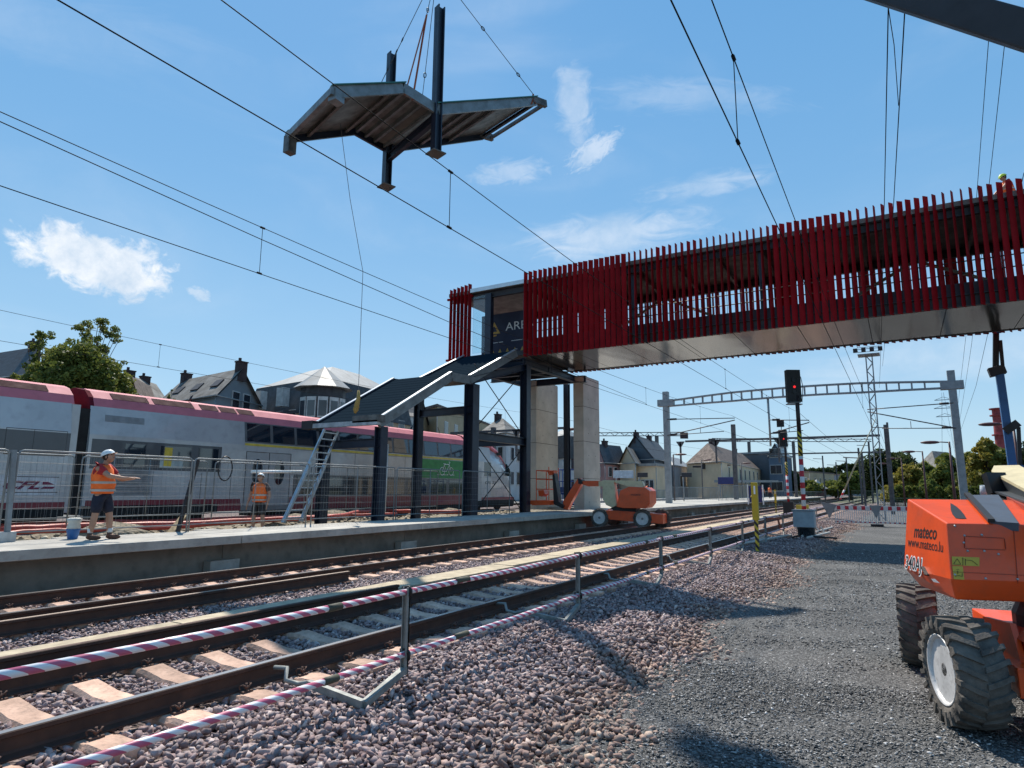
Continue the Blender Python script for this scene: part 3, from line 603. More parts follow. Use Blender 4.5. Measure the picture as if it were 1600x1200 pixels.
for a_, c_ in [((21.8, 6.9), (26, 4.1)), ((21.8, 4.1), (26, 7.3)), ((21.8, 3.7), (26, .6)), ((21.8, .7), (26, 3.7))]:
    wb(MB().tube([(-15, a_[0], a_[1]), (-15, c_[0], c_[1])], .022, 6), 'brace_rod', m_black, ST)
# ================================================================ HANGING CANOPY ELEMENT
w_ = Vector((-.95248, .30461, 0)); u_ = Vector((.30461, .95248, 0)); B0 = Vector((-11.95, 14.98, 0))
def hp(u, w, z): return B0+u_*u+w_*w+Vector((0, 0, z))
HG = empty('hanging_roof_element', 'prefabricated zigzag roof section with two posts hanging from the crane against the sky', 'roof section', (-11.95, 14.98, 12.3))
WD = 3.18
pr = [(-3.56, 13.02), (-1.28, 14.19), (0.0, 14.0), (4.35, 16.2)]
m_teal = mat('teal_edge', (.03, .16, .15), .45)
for i, ((ua, za), (ub, zb)) in enumerate(zip(pr[:-1], pr[1:])):
    P0 = hp(ua, 0, za-.06); P1 = hp(ub, 0, zb-.06); b = MB(); canopy_roof(b, P0, P1, w_*WD, .07); wb(b, 'deck_panel', [m_brown], HG)
    for wv in (0, WD):
        wb(MB().beam(hp(ua, wv, za-.19), hp(ub, wv, zb-.19), .09, .34), 'edge_beam', m_fas if wv == 0 else m_navy, HG)
        if i != 1: wb(MB().beam(hp(ua-.05, wv-.03, za+.0), hp(ub+.05, wv-.03, zb+.0), .16, .03), 'edge_trim', m_teal, HG)
    for f in {0: (.28, .85), 1: (.05, .32, .6, .9), 2: (.12, .32, .45, .62)}[i]:
        wb(MB().beam(hp(ua+(ub-ua)*f, .05, za+(zb-za)*f-.2), hp(ua+(ub-ua)*f, WD-.05, za+(zb-za)*f-.2), .09, .14), 'purlin', m_fas if i else m_brown, HG)
m_tan = mat('plywood_infill', (.12, .105, .095), .7)
wb(MB().obox(hp(-.22, WD*.5, 13.86), u_*.2, w_*(WD*.46), Vector((0, 0, .01))), 'infill_sheet', m_tan, HG)
for wv in (0, WD-.1):
    c = hp(0, wv, 0); b = MB(); a = .13
    b.obox(c+Vector((0, 0, 14.9)), u_*a, w_*.02, Vector((0, 0, 2.62))); b.obox(c+u_*(a-.02)+Vector((0, 0, 14.9)), u_*.018, w_*a, Vector((0, 0, 2.62))); b.obox(c-u_*(a-.02)+Vector((0, 0, 14.9)), u_*.018, w_*a, Vector((0, 0, 2.62)))
    wb(b, 'post', m_navy, HG)
    wb(MB().obox(c+Vector((0, 0, 12.28)), u_*.24, w_*.24, Vector((0, 0, .02))), 'base_plate', m_tan, HG)
wb(MB().ibeam(hp(0, .05, 13.55), hp(0, WD-.1, 13.35), .16, .28, .02), 'cross_beam', m_navy, HG)
wb(MB().beam(hp(-3.56, -.05, 12.86), hp(-3.56, WD+.1, 12.86), .14, .22), 'end_beam', m_fas, HG)
wb(MB().beam(hp(-3.5, WD-.05, 12.85), hp(-3.5, WD-.05, 12.28), .26, .3), 'stub_bracket', m_brown, HG); wb(MB().beam(hp(-3.4, .08, 12.95), hp(-3.4, .08, 12.62), .3, .34), 'stub_bracket', m_fas, HG)
for uu, zz in ((4.42, 16.0), (4.78, 16.05)): wb(MB().beam(hp(uu, -.05, zz), hp(uu, WD+.05, zz), .1, .12), 'end_bar', m_navy if uu < 4.6 else m_brown, HG)
for wv in (0, WD): wb(MB().beam(hp(4.2, wv, 16.02), hp(4.9, wv, 16.12), .14, .26), 'end_bracket', m_brown, HG)
HOOK = Vector((-12.05, 14.9, 18.95))
m_sling = mat('orange_sling', (.32, .07, .02), .7); m_chain = mat('chain', (.05, .05, .055), .5, .6)
def sling(pts, label, r=.012, chain=None, strap=None):
    t = empty('lifting_sling', label, 'sling', pts[-1])
    wb(MB().tube(pts, r, 5), 'rope', m_chain, t)
    p, q = Vector(pts[0]), Vector(pts[-1])
    for f in (chain or []):
        c = p.lerp(q, f); d = (q-p).normalized(); a, b2, _ = basis(d); b = MB(); ring = [c+(d*math.cos(k*PI/6)*.085+a*math.sin(k*PI/6)*.05) for k in range(13)]; b.tube(ring, .014, 5, cap=False); wb(b, 'shackle', m_chain, t)
    for s1, s2 in (strap or []): wb(MB().beam(s1, s2, .07, .015), 'strap', m_sling, t)
    return t
Pa = hp(-1.6, .9, 14.3); Pb = hp(-1.05, 0, 14.1); Pc = hp(1.3, WD, 14.9); Pd = hp(4.25, 0, 16.25)
sling([HOOK, Pa+Vector((0, 0, .1))], 'chain sling leg at the left end of the hanging roof section', chain=[.62, .72, .80, .87])
mid = HOOK.lerp(Pb, .40)
sling([HOOK, mid], 'sling leg ending in a pair of orange straps over the middle of the hanging section', chain=[.9], strap=[(mid, Pb+u_*.12+Vector((0,0,-.35))), (mid, Pb-u_*.16+Vector((0,0,-.3)))])
sling([HOOK, Pc], 'thin sling leg passing behind the tall post of the hanging section', chain=[.62])
sling([HOOK, Pd], 'long sling leg to the right end of the hanging roof section', chain=[.45, .83], strap=[(Pd, hp(4.1, -.07, 15.75)), (Pd, hp(4.3, -.07, 15.85))])
HK = empty('crane_hook', 'yellow crane hook block above the hanging roof section', 'crane hook', HOOK)
b = MB(); b.box(-.35, .35, -.16, .16, .45, 1.25); b.lathe([(.3, -.1), (.3, .1)], (0, 0, 1.25), (0, 1, 0), 16); wb_ = b.build('block', mat('hook_yellow', (.5, .35, .03), .5), HK)
b = MB(); b.tube([(0, 0, .5), (0, 0, .25), (.13, 0, .12), (.14, 0, -.02), (0, 0, -.1), (-.12, 0, -.02)], .05, 8); b.build('hook', m_steel, HK)
b = MB(); b.tube([(-.2, 0, 1.3), (-.2, 0, 30)], .016, 5); b.build('hoist_rope', m_chain, HK); b = MB(); b.tube([(.2, 0, 1.3), (.2, 0, 30)], .016, 5); b.build('hoist_rope', m_chain, HK)
# tag line with a work glove bag
m_rope = mat('tag_rope', (.12, .12, .13), .8); m_yel = mat('yellow_bag', (.35, .24, .07), .8)
TG = empty('tag_line', 'thin guide rope hanging from the roof section with a yellow bundle at its end', 'rope', hp(-2.6, 1.6, 13.0))
P1 = hp(-2.4, 1.9, 13.2); P2 = ony(567, 424, P1.y+1.1); P3 = ony(560, 610, P1.y+1.3); P4 = ony(556, 640, P1.y+1.3)
wb(MB().tube([P1, P1.lerp(P2, .5)+Vector((-.06, 0, -.05)), P2, P2.lerp(P3, .5), P3], .009, 5), 'rope', m_rope, TG)
wb(MB().tube([P3, P3.lerp(P4, .35)+Vector((.05, 0, 0)), P4, P4+Vector((-.03, 0, -.12))], [.03, .06, .09, .03], 8), 'bundle', m_yel, TG)
# crane boom overhead at the upper right
def boom():
    A = CAMP+_ray(1395, -14)*7.2; Bq = CAMP+_ray(1640, 60)*5.8; d = (Bq-A)
    t = empty('telescopic_boom', 'dark telescopic lift boom with an orange flank reaching overhead at the top right', 'boom', A)
    b = MB().beam(A-d*1.6, Bq+d*1.2, .26, .30); wb(b, 'arm', m_dark, t, bevel=.02)
    o2 = FW*.22+RT*.1+Vector((0, 0, .24)); wb(MB().beam(A+o2-d*1.2, Bq+d*1.1+o2, .22, .12), 'upper_arm', m_orange, t)
boom()
# ================================================================ TRAIN
TX = -23.3; TW = 2.8
m_tbody = mat('train_silver', (.44, .445, .455), .22, .15, .06, .6, coat=.5, dirt=.22)
m_tband = mat('train_dark_band', (.075, .08, .09), .25, .0, .06, 1., coat=.3)
m_troof = mat('train_red_roof', (.60, .17, .20), .65, .0, .08, .8, spec=.25, dirt=.15)
m_tred = mat('train_maroon', (.19, .012, .03), .35, .0, .08, 1.2, coat=.3, dirt=.2)
m_tyel = mat('train_yellow', (.60, .44, .05), .5)
m_twin = mat('train_window', (.012, .02, .032), .04, .0, .1, .7, spec=1.2)
m_tgreen = mat('train_green', (.02, .22, .05), .45)
m_bog = mat('bogie_dark', (.012, .011, .011), .8)
m_grl = mat('roof_grille', (.055, .015, .02), .8, spec=.1)
m_line = mat('thin_black_line', (.02, .02, .022), .6)
def side(b, y0, y1, z0, z1, off=.004, th=.012, lean=None):
    # a thin panel lying on the side of the car; above z 3.5 the wall leans in
    def X(z): return TX-max(0, z-3.45)*.16
    b.add([(X(z0)+off, y0, z0), (X(z0)+off, y1, z0), (X(z1)+off, y1, z1), (X(z1)+off, y0, z1), (X(z0)-.03, y0, z0), (X(z0)-.03, y1, z0), (X(z1)-.03, y1, z1), (X(z1)-.03, y0, z1)],
          [(0,1,2,3), (0,4,5,1), (1,5,6,2), (2,6,7,3), (3,7,4,0)]); return b
def car_profile(s=1., dz=0.):   # right half from skirt to roof centre; returns body pts and roof pts (x inset from TX, z)
    body = [(.10, .75), (.0, .95), (0, 3.45), (.155, 4.42)]
    roof = [(.155, 4.42), (.30, 4.72), (.62, 4.98), (1.0, 5.09), (1.4, 5.12)]
    return body, roof
def extr(b, pts, y0, y1, cap=True):
    L_ = [(TX-x, z) for x, z in pts]; R_ = [(TX-TW+x, z) for x, z in reversed(pts)]
    P = L_+R_; n = len(P); o = len(b.v); b.v += [(x, y0, z) for x, z in P]+[(x, y1, z) for x, z in P]
    for i in range(n): j = (i+1) % n; b.f.append((o+i, o+n+i, o+n+j, o+j)); b.mi.append(b.cur); b.smooth.append(False)
    b.f += [tuple(o+i for i in range(n)), tuple(o+n+i for i in reversed(range(n)))]; b.mi += [b.cur]*2; b.smooth += [False]*2
bodyp, roofp = car_profile()
# --- rear carriage
C1 = empty('train_carriage', 'silver double-deck carriage with a pink roof at the left edge, ahead of the gap', 'train carriage', (TX, 0, .3))
b = MB(); extr(b, bodyp, -14, 10.55); extr(b, [(.1, .85), (.1, 4.4)], 10.55, 10.8); wb(b, 'body', m_tbody, C1)
b = MB(); extr(b, roofp, -14, 10.62); wb(b, 'roof', m_troof, C1)
wb(side(MB(), -14, 10.55, 2.72, 3.42), 'dark_band', m_tband, C1); wb(side(MB(), -14, 10.6, 1.0, 1.2), 'red_stripe', m_tred, C1)
b = MB()
for y0, y1 in ((8.05, 9.9), (5.2, 7.2)): b.add([(TX-.315, y0, 4.75), (TX-.315, y1, 4.75), (TX-.60, y1, 4.98), (TX-.60, y0, 4.98)], [(0,1,2,3)])
for q_ in range(0): pass
o = wb(b, 'roof_grille', m_grl, C1)
b = MB()
for (y0, y1, z0, z1) in ((8.75, 10.45, 3.46, 3.475), (8.75, 10.45, 2.66, 2.68), (8.95, 10.35, 1.98, 2.0), (8.95, 10.35, 1.5, 1.52)): side(b, y0, y1, z0, z1, .007)
for y in (8.75, 9.5, 10.44): side(b, y, y+.012, 2.68, 3.46, .007)
wb(b, 'panel_seams', m_line, C1)
def on_side(name, txt, size, m, par, y, z, width=None, shear=0., bold=0.):
    to = text_mesh(name, txt, size, m, par, (TX+.012, y, z), (0, 1, 0), (0, 0, 1), shear=shear, width=width, bold=bold); to.location = -Vector(par.location); return to
wb(side(MB(), 8.55, 10.3, 1.42, 2.02, .005), 'logo_panel', mat('logo_panel', (.58, .58, .6), .4), C1)
m_mar = mat('logo_maroon', (.16, .01, .05), .5)
on_side('operator_lettering', 'CFL', .34, m_mar, C1, 9.28, 1.72, width=1.0, shear=.5, bold=.012)
wb(MB().add([(TX+.012, 9.85, 1.62), (TX+.012, 10.2, 1.62), (TX+.012, 10.28, 1.69), (TX+.012, 9.95, 1.69)], [(0,1,2,3)]).add([(TX+.012, 9.9, 1.75), (TX+.012, 10.25, 1.75), (TX+.012, 10.05, 1.84), (TX+.012, 9.9, 1.84)], [(0,1,2,3)]), 'operator_mark', m_mar, C1)
# --- end car with cab
C2 = empty('train_carriage', 'double-deck end carriage of the train with green panel, maroon skirt and sloping cab', 'train carriage', (TX, 11, .3))
YE0, YE1 = 11.12, 36.0
b = MB(); extr(b, bodyp, YE0, YE1); wb(b, 'body', m_tbody, C2)
b = MB(); extr(b, roofp, YE0+.12, YE1-.8); o = wb(b, 'roof', m_troof, C2)
b = MB(); extr(b, [(.12, 4.0), (.165, 4.43), (.31, 4.73), (.63, 4.99), (1.4, 5.13)], YE0-.02, YE0+.14); wb(b, 'roof_end', mat('roof_end_red', (.13, .012, .022), .9, spec=.1), C2)
b = MB(); extr(b, [(.12, .8), (.12, 4.3)], 10.8, YE0); wb(b, 'gangway', m_bog, C2)
# nose: loft of shrinking sections
def nose(b, pts, ys, f):
    n = None
    for k, y in enumerate(ys):
        P = []
        for x, z in pts:
            zz, ins = f(y, z); P.append((TX-(x+ins), y, zz))
        for x, z in reversed(pts):
            zz, ins = f(y, z); P.append((TX-TW+(x+ins), y, zz))
        n = len(P); o = len(b.v); b.v += P
        if k:
            for i in range(n): j = (i+1) % n; b.f.append((o-n+i, o+i, o+j, o-n+j)); b.mi.append(b.cur); b.smooth.append(True)
    b.f.append(tuple(o+i for i in reversed(range(n)))); b.mi.append(b.cur); b.smooth.append(False)
def top_at(y):   # silhouette of the nose
    P = [(33.4, 5.12), (35.2, 5.08), (36.2, 4.92), (37.2, 4.6), (38.0, 4.15), (38.7, 3.6), (39.2, 2.9), (39.5, 1.9), (39.55, 1.2)]
    for (a, za), (c, zc) in zip(P[:-1], P[1:]):
        if a <= y <= c: return za+(zc-za)*(y-a)/(c-a)
    return P[-1][1]
def fn(y, z):
    t = top_at(y); s = (t-.75)/(5.12-.75); g = max(0, (y-36)/3.5)
    return (.75+(z-.75)*(s if z > .8 else 1)), .55*g*g+.0*z
YS = [36, 36.6, 37.2, 37.8, 38.3, 38.75, 39.1, 39.35, 39.52]
b = MB(); nose(b, bodyp, YS, fn); wb(b, 'cab_nose', m_tbody, C2)
b = MB(); nose(b, [(.15, 4.43), (.29, 4.75), (.62, 5.01), (1.0, 5.12), (1.4, 5.15)], [33.4, 34.5, 35.3]+YS[:-2], lambda y, z: (.78+(z-.75)*((top_at(y)-.75)/(5.12-.75)) if y > 36 else z+.03*(1 if y < 36 else 0), (.5*max(0, (y-36)/3.5)**2 - .02))); wb(b, 'nose_roof', m_troof, C2)
b = MB()
for k in range(9): b.add([(TX-.2-.035*k, 33.8+.0*k, 4.55+.045*k), (TX-.2-.035*k, 36.4, 4.50+.04*k), (TX-.215-.035*k, 36.4, 4.52+.04*k), (TX-.215-.035*k, 33.8, 4.57+.045*k)], [(0,1,2,3)])
wb(b, 'nose_grille', m_grl, C2)
wb(side(MB(), YE0+.1, 16.1, 2.3, 3.3), 'window_band', m_tband, C2)
for y0, y1 in ((12.32, 13.05), (13.6, 14.8), (15.12, 15.95)): wb(side(MB(), y0, y1, 2.4, 3.2, .010), 'window', m_twin, C2)
wb(side(MB(), 13.75, 14.05, 2.45, 3.15, .014), 'yellow_partition', m_tyel, C2); wb(side(MB(), 13.6, 14.5, 2.4, 2.75, .013), 'painted_window_reflection', mat('painted_reflection', (.35, .42, .42), .3), C2)  # pale panel paints a reflection onto the lower part of the pane
m_fr = mat('window_frame', (.10, .10, .105), .5)
yy = 17.2; k = 0
while yy < 33.0:
    w = 1.22; b = MB()
    wn = wb(side(MB(), yy+.06, yy+w, 3.62, 4.37, .012), 'upper_window', m_twin, C2); yy += 1.31; k += 1
wb(side(MB(), 17.15, 33.1, 3.56, 4.42, .006), 'upper_window_band', m_fr, C2)
wb(side(MB(), 17.15, 33.2, 3.43, 3.53, .006), 'yellow_line', m_tyel, C2)
wb(side(MB(), 19.75, 33.6, 1.33, 2.28, .006), 'lower_window_band', m_tband, C2)
for y0 in (20.0, 21.9, 23.8, 25.7, 27.6, 29.5, 31.4): wb(side(MB(), y0, y0+1.6, 1.4, 2.2, .011), 'lower_window', m_twin, C2)
wb(side(MB(), 19.6, 34.4, .76, 1.31, .007), 'maroon_skirt', m_tred, C2)
wb(side(MB(), YE0+.1, 17.1, 1.06, 1.24, .007), 'red_stripe', m_tred, C2); wb(side(MB(), YE0, 16.1, .74, 1.06, .008), 'dark_skirt', m_bog, C2); wb(side(MB(), -14, 10.6, .74, 1.0, .008), 'dark_skirt', m_bog, C1); wb(side(MB(), 34.4, 39.0, .74, .98, .008), 'dark_skirt', m_bog, C2); wb(side(MB(), 16.1, 17.15, .76, 1.06, .007), 'maroon_skirt', m_tred, C2)
wb(side(MB(), 34.6, 39.0, .98, 1.16, .006), 'red_stripe', m_tred, C2)
m_door = mat('train_door', (.36, .37, .38), .35, .1, .05)
for y0 in (17.3, 18.42): 
    d = wb(side(MB(), y0, y0+1.07, .95, 3.15, .009), 'door', m_door, C2); b = MB(); b.add([(TX+.016, y0+.53+.27*math.cos(a*PI/8)*1., 2.35+.55*math.sin(a*PI/8)) for a in range(16)], [tuple(range(16))]); wn = b.build('door_window', m_twin, d)
b = MB()
for (y0, y1, z0, z1) in ((17.24, 19.55, 3.17, 3.19), (17.24, 17.26, .95, 3.17), (18.385, 18.405, .95, 3.17), (19.53, 19.55, .95, 3.17), (21.0, 21.02, 2.35, 3.35)): side(b, y0, y1, z0, z1, .013)
wb(b, 'door_seams', m_line, C2)
wb(side(MB(), 34.0, 34.9, .95, 3.0, .009), 'door', m_door, C2)
wb(side(MB(), 28.75, 33.0, 2.31, 3.38, .010), 'green_panel', m_tgreen, C2)
def bike(y, z, s):
    b = MB(); X = TX+.02
    for c in (-.42, .42): b.tube([(X, y+(c+.22*math.cos(a*PI/10))*s, z+(-.2+.22*math.sin(a*PI/10))*s) for a in range(21)], .018, 4, cap=False)
    for p_, q_ in (((-.42, -.2), (-.22, .18)), ((-.22, .18), (.2, .2)), ((.2, .2), (.42, -.2)), ((-.22, .1), (0, -.2)), ((0, -.2), (.22, .15)), ((-.42, -.2), (0, -.2)), ((.2, .2), (.3, .32)), ((.3, .32), (.18, .34)), ((-.32, .22), (-.12, .22))):
        b.tube([(X, y+p_[0]*s, z+p_[1]*s), (X, y+q_[0]*s, z+q_[1]*s)], .018, 4)
    return b
wb(bike(31.1, 2.93, 1.05), 'bicycle_symbol', m_wt, C2)
b = MB(); [side(b, y, y+.2, 2.5, 2.53, .014) for y in (30.2, 30.5, 30.8, 31.1, 31.4, 31.7)]; wb(b, 'small_print', m_wt, C2)
b = MB()
for y in (13.4, 15.3, 16.6, 21.6, 23.5, 25.4, 27.3, 29.2, 31.1, 33.9): side(b, y, y+.012, 2.32 if y > 17 else .8, 3.42 if y > 17 else 2.26, .0055)
for z_ in (3.40, 2.30): side(b, 19.6, 34, z_, z_+.012, .0055)
wb(b, 'body_seams', m_line, C2)
wb(side(MB(), 35.2, 36.0, 2.52, 3.43, .008), 'cab_door_window', m_twin, C2); 
b = MB(); b.add([(TX+.0-.16, 37.85, 2.62), (TX-.38, 39.0, 2.55), (TX-.33, 38.75, 3.05), (TX-.2, 38.1, 3.42), (TX-.16, 37.9, 3.4)], [(0,1,2,3,4)]); b.v = [(x+.13, y, z) for x, y, z in b.v]; wb(b, 'cab_side_window', m_twin, C2)
wb(side(MB(), 36.9, 37.5, 3.95, 4.15, .01), 'vent', m_bog, C2)
on_side('number_lettering', 'CFL 22', .26, m_black, C2, 35.95, 2.1, width=1.3, shear=.15)
on_side('number_lettering', '2200', .14, m_black, C2, 37.2, 3.35, width=.55)
b = MB()
for k in range(12): side(b, 12.05, 13.3, 1.45+k*.07, 1.475+k*.07, .012)
wb(b, 'side_grille', mat('side_grille', (.18, .18, .18), .6), C2); wb(side(MB(), 12.0, 13.35, 1.4, 2.28, .006), 'grille_panel', mat('grille_panel', (.27, .27, .275), .6), C2)
wb(side(MB(), 11.6, 12.95, 3.92, 4.15, .006), 'upper_vent', mat('grille_panel2', (.22, .23, .24), .6), C2)
b = MB()
for y0, y1 in ((11.9, 13.2), (13.4, 15.0), (15.3, 16.05), (16.15, 16.9), (17.0, 17.75)): b.add([(TX-.315, y0, 4.75), (TX-.315, y1, 4.75), (TX-.60, y1, 4.98), (TX-.60, y0, 4.98)], [(0,1,2,3)])
wb(b, 'roof_grille', m_grl, C2)
b = MB(); b.tube([(TX-.9, 15.1, 5.1), (TX-.9, 15.2, 5.35)], .04, 6); b.tube([(TX-.9, 31.5, 5.1), (TX-.9, 31.3, 5.45)], .02, 5); wb(b, 'roof_aerial', m_black, C2)
def bogie(par, y):
    b = MB().box(TX-TW+.3, TX-.2, y-1.6, y+1.6, .5, .85); wb(b, 'bogie_frame', m_bog, par)
    for dy in (-1.25, 1.25):
        w = MB(); w.lathe([(.1, 0), (.46, 0), (.46, .13), (.1, .13)], (TX-.72, y+dy, .74), (1, 0, 0), 20); wb(w, 'wheel', m_rail, par)
bogie(C1, 7.6); bogie(C2, 14.0); bogie(C2, 36.6)
wb(MB().box(TX-TW+.2, TX-.1, 19, 33.5, .45, .80), 'underframe', m_bog, C2); wb(MB().box(TX-TW+.5, TX-.4, 38, 39.6, .5, .9), 'coupler', m_bog, C2); wb(MB().box(TX-TW+.2, TX-.15, -14, 10.5, .6, .95), 'underframe', m_bog, C1); wb(MB().box(TX-TW+.2, TX-.15, 11.2, 18, .75, 1.05), 'underframe', m_bog, C2); wb(MB().box(TX-TW+.2, TX-.15, 34, 39, .6, .95), 'underframe', m_bog, C2)
for xx in (TX-.65, TX-TW+.65): rail('rail', xx, -14, 110, .12, m_head, 'rusty rail under the parked train, %s one' % ('nearer' if xx > TX-1 else 'far'))
# ================================================================ FENCES ON AND BEHIND THE PLATFORM
m_mesh = mat('fence_steel', (.22, .235, .24), .6, .2, .1)
def fence_panel(ln, ht, wires=True):
    t = empty('mesh_fence', 'x', 'fence panel')
    b = MB(); r = .019; rr = .08
    b.tube([(0, 0, 0), (0, 0, ht-rr), (0, rr*.3, ht-rr*.3), (0, rr, ht), (0, ln-rr, ht), (0, ln-rr*.3, ht-rr*.3), (0, ln, ht-rr), (0, ln, 0)], r, 8)
    b.tube([(0, 0, .16), (0, ln, .16)], r*.8, 6); b.tube([(0, ln/2, .16), (0, ln/2, ht)], r*.7, 6); b.build('frame', m_mesh, t)
    b = MB(); n = 7
    for k in range(1, n): b.tube([(.0, 0, .16+(ht-.16)*k/n), (.008, ln*.3, .16+(ht-.16)*k/n+random.uniform(-.015, .015)), (0, ln*.7, .16+(ht-.16)*k/n+random.uniform(-.02, .02)), (0, ln, .16+(ht-.16)*k/n)], .0028, 4)
    k = .1
    while k < ln: b.tube([(0, k, .16), (0, k, ht)], .0022, 3); k += .11
    b.build('wire_mesh', m_mesh, t); return t
FP = fence_panel(3.42, 1.66); FP.location = (-14.0, 5.5, .72)
rows = [(-14.02, 1.95, .72, 'at the left edge of the platform'), (-14.0, 5.5, .72, 'behind the worker in the white helmet on the platform'), (-14.05, 9.02, .72, 'between the two posts left of the ladder'), (-14.0, 12.55, .72, 'right of the ladder in front of the steel columns'), (-14.05, 16.1, .72, 'between the white pole and the big steel column'), (-14.0, 19.7, .72, 'in front of the cab of the train'),
        (-17.5, 1.0, .80, 'standing farther back at the far left'), (-17.45, 4.6, .80, 'standing farther back behind the first worker'), (-17.5, 8.25, .80, 'standing farther back with a loop of cable on it'), (-17.55, 11.95, .80, 'standing farther back behind the second worker'), (-17.5, 15.6, .80, 'standing farther back behind the steel columns'), (-17.5, 19.3, .80, 'standing farther back by the green train panel')]
for i, (x, y, z, w) in enumerate(rows):
    o = FP if i == 0 else copy_tree(FP); o.location = (x, y, z); o.rotation_euler = (0, random.uniform(-.02, .025), random.uniform(-.015, .015)); tag(o, 'wire mesh fence panel '+w, 'fence panel', 'wire mesh fence panels by the platform')
FB = MB().box(-.16, .16, -.33, .33, 0, .13).build('concrete_block', m_conc, None, bevel=.02)
for i, (x, y, z) in enumerate([(-14.05, 5.44, .0), (-14.05, 8.97, 0), (-14.05, 12.5, 0), (-17.5, 8.2, 0), (-17.5, 11.9, 0), (-17.5, 15.55, 0), (-14.05, 16.05, 0)]):
    o = FB if i == 0 else FB.copy()
    if i: S.collection.objects.link(o)
    o.location = (x-.12, y, .36); tag(o, 'grey concrete block under a fence post behind the platform slab', 'concrete block', 'concrete blocks under the fences')
t = empty('leaning_post', 'dark leaning post clamped to the fence left of the second worker', 'post', (-14.1, 8.95, .5)); wb(MB().beam((-14.2, 8.8, .4), (-14.05, 9.1, 2.35), .09, .06), 'post', m_dark, t)
t = empty('steel_post', 'grey steel post strapped to the fence at the far left', 'post', (-14.0, 5.45, .6)); wb(MB().beam((-14.0, 5.50, .5), (-14.0, 5.42, 2.38), .10, .07), 'post', m_grey_paint, t); wb(MB().box(-14.08, -13.92, 5.3, 5.6, .72, .9), 'foot', m_steel, t)
t = empty('cable_coil', 'loop of black cable hanging on the rear fence', 'cable', (-17.4, 12.9, 2.1)); p = onx(352, 732, -17.4); wb(MB().tube([p+Vector((0, .24*math.cos(a*PI/10), .36*math.sin(a*PI/10))) for a in range(21)], .022, 5, cap=False), 'coil', m_black, t)
t = empty('white_tube', 'long white tube laid level on the fence by the train door', 'tube', (-16.5, 12, 2.1)); p, q = onx(393, 737, -16.6), onx(471, 737, -16.6); wb(MB().tube([p, q], .05, 10), 'tube', m_white, t)
t = empty('white_pole', 'thin white upright pole between two steel columns', 'pole', (-16.6, 18.5, .4)); wb(MB().tube([onx(601, 800, -16.6), onx(606, 694, -16.6)], .035, 8), 'shaft', m_white, t)
# ladder
t = empty('ladder', 'grey aluminium extension ladder leaning on the leftmost steel column', 'ladder', (-17.2, 14.6, .4))
p1, q1, p2, q2 = onx(441, 817, -17.0), onx(507, 671, -17.3), onx(469, 815, -17.0), onx(528, 674, -17.3)
m_alu = mat('aluminium', (.50, .52, .54), .35, .6, .08)
b = MB(); b.beam(p1, q1, .05, .09); b.beam(p2, q2, .05, .09); wb(b, 'rails', m_alu, t)
b = MB(); b.beam(p1.lerp(q1, .0)+Vector((.07, 0, 0)), p1.lerp(q1, .62)+Vector((.07, 0, 0)), .05, .09); b.beam(p2.lerp(q2, .0)+Vector((.07, 0, 0)), p2.lerp(q2, .62)+Vector((.07, 0, 0)), .05, .09); wb(b, 'rails', m_alu, t)
b = MB(); [b.beam(p1.lerp(q1, (k+.6)/13), p2.lerp(q2, (k+.6)/13), .07, .04) for k in range(13)]; wb(b, 'rungs', m_alu, t)
# bucket
p = onz(113, 842, PZ); t = empty('bucket', 'blue bucket with a crumpled white bag on top at the platform back edge', 'bucket', (p.x, p.y, PZ))
MB().lathe([(.085, 0), (.115, .17), (.12, .17), (.12, .19), (.1, .19)], (0, 0, 0), (0, 0, 1), 20).build('pail', mat('pail_blue', (.02, .13, .36), .4), t)
b = MB(); b.sm = True; b.lathe([(.105, .18), (.12, .22), (.10, .29), (.12, .34), (.125, .38), (.09, .40), (.0, .38)], (0, 0, 0), (0, 0, 1), 11); o = b.build('bag', mat('bag_white', (.55, .55, .5), .7), t)
# red conduits, mesh roll and planks behind the platform
m_redp = mat('red_conduit', (.42, .05, .03), .5, 0, .15, 3.)
for i, (pts, r, lb) in enumerate([([(0, 828), (80, 824), (200, 821), (320, 817), (460, 810), (520, 808), (560, 800), (600, 797), (650, 800), (720, 800)], .09, 'thick red corrugated conduit rising in a hump behind the columns'),
                                  ([(0, 834), (70, 830), (150, 828), (300, 822), (420, 812), (500, 806), (620, 803)], .06, 'red conduit lying nearest to the platform slab'),
                                  ([(0, 822), (120, 817), (210, 815), (330, 812), (450, 806)], .07, 'straight red conduit along the foot of the rear fence')]):
    P = [onz(x, y, .62-.06*i) for x, y in pts]; Q = []
    for a, c in zip(P[:-1], P[1:]): Q += [a.lerp(c, k/4)+Vector((0, 0, random.uniform(-.02, .02))) for k in range(4)]
    tag(MB().tube(Q+[P[-1]], r, 8).build('conduit', m_redp), lb, 'conduit')
m_wood = mat('timber', (.32, .22, .11), .8, 0, .2, 8.)
t = empty('timber_plank', 'brown timber plank propped up against the fence', 'plank', (-15.5, 8.6, .4)); wb(MB().beam(onx(262, 838, -15.2), onx(288, 805, -15.6), .16, .04), 'plank', m_wood, t)
t = empty('timber_plank', 'pale plank lying flat behind the fence on the left', 'plank', (-19, 9, .4)); wb(MB().beam(onz(30, 821, .6), onz(130, 818, .6), .2, .04), 'plank', m_board, t)
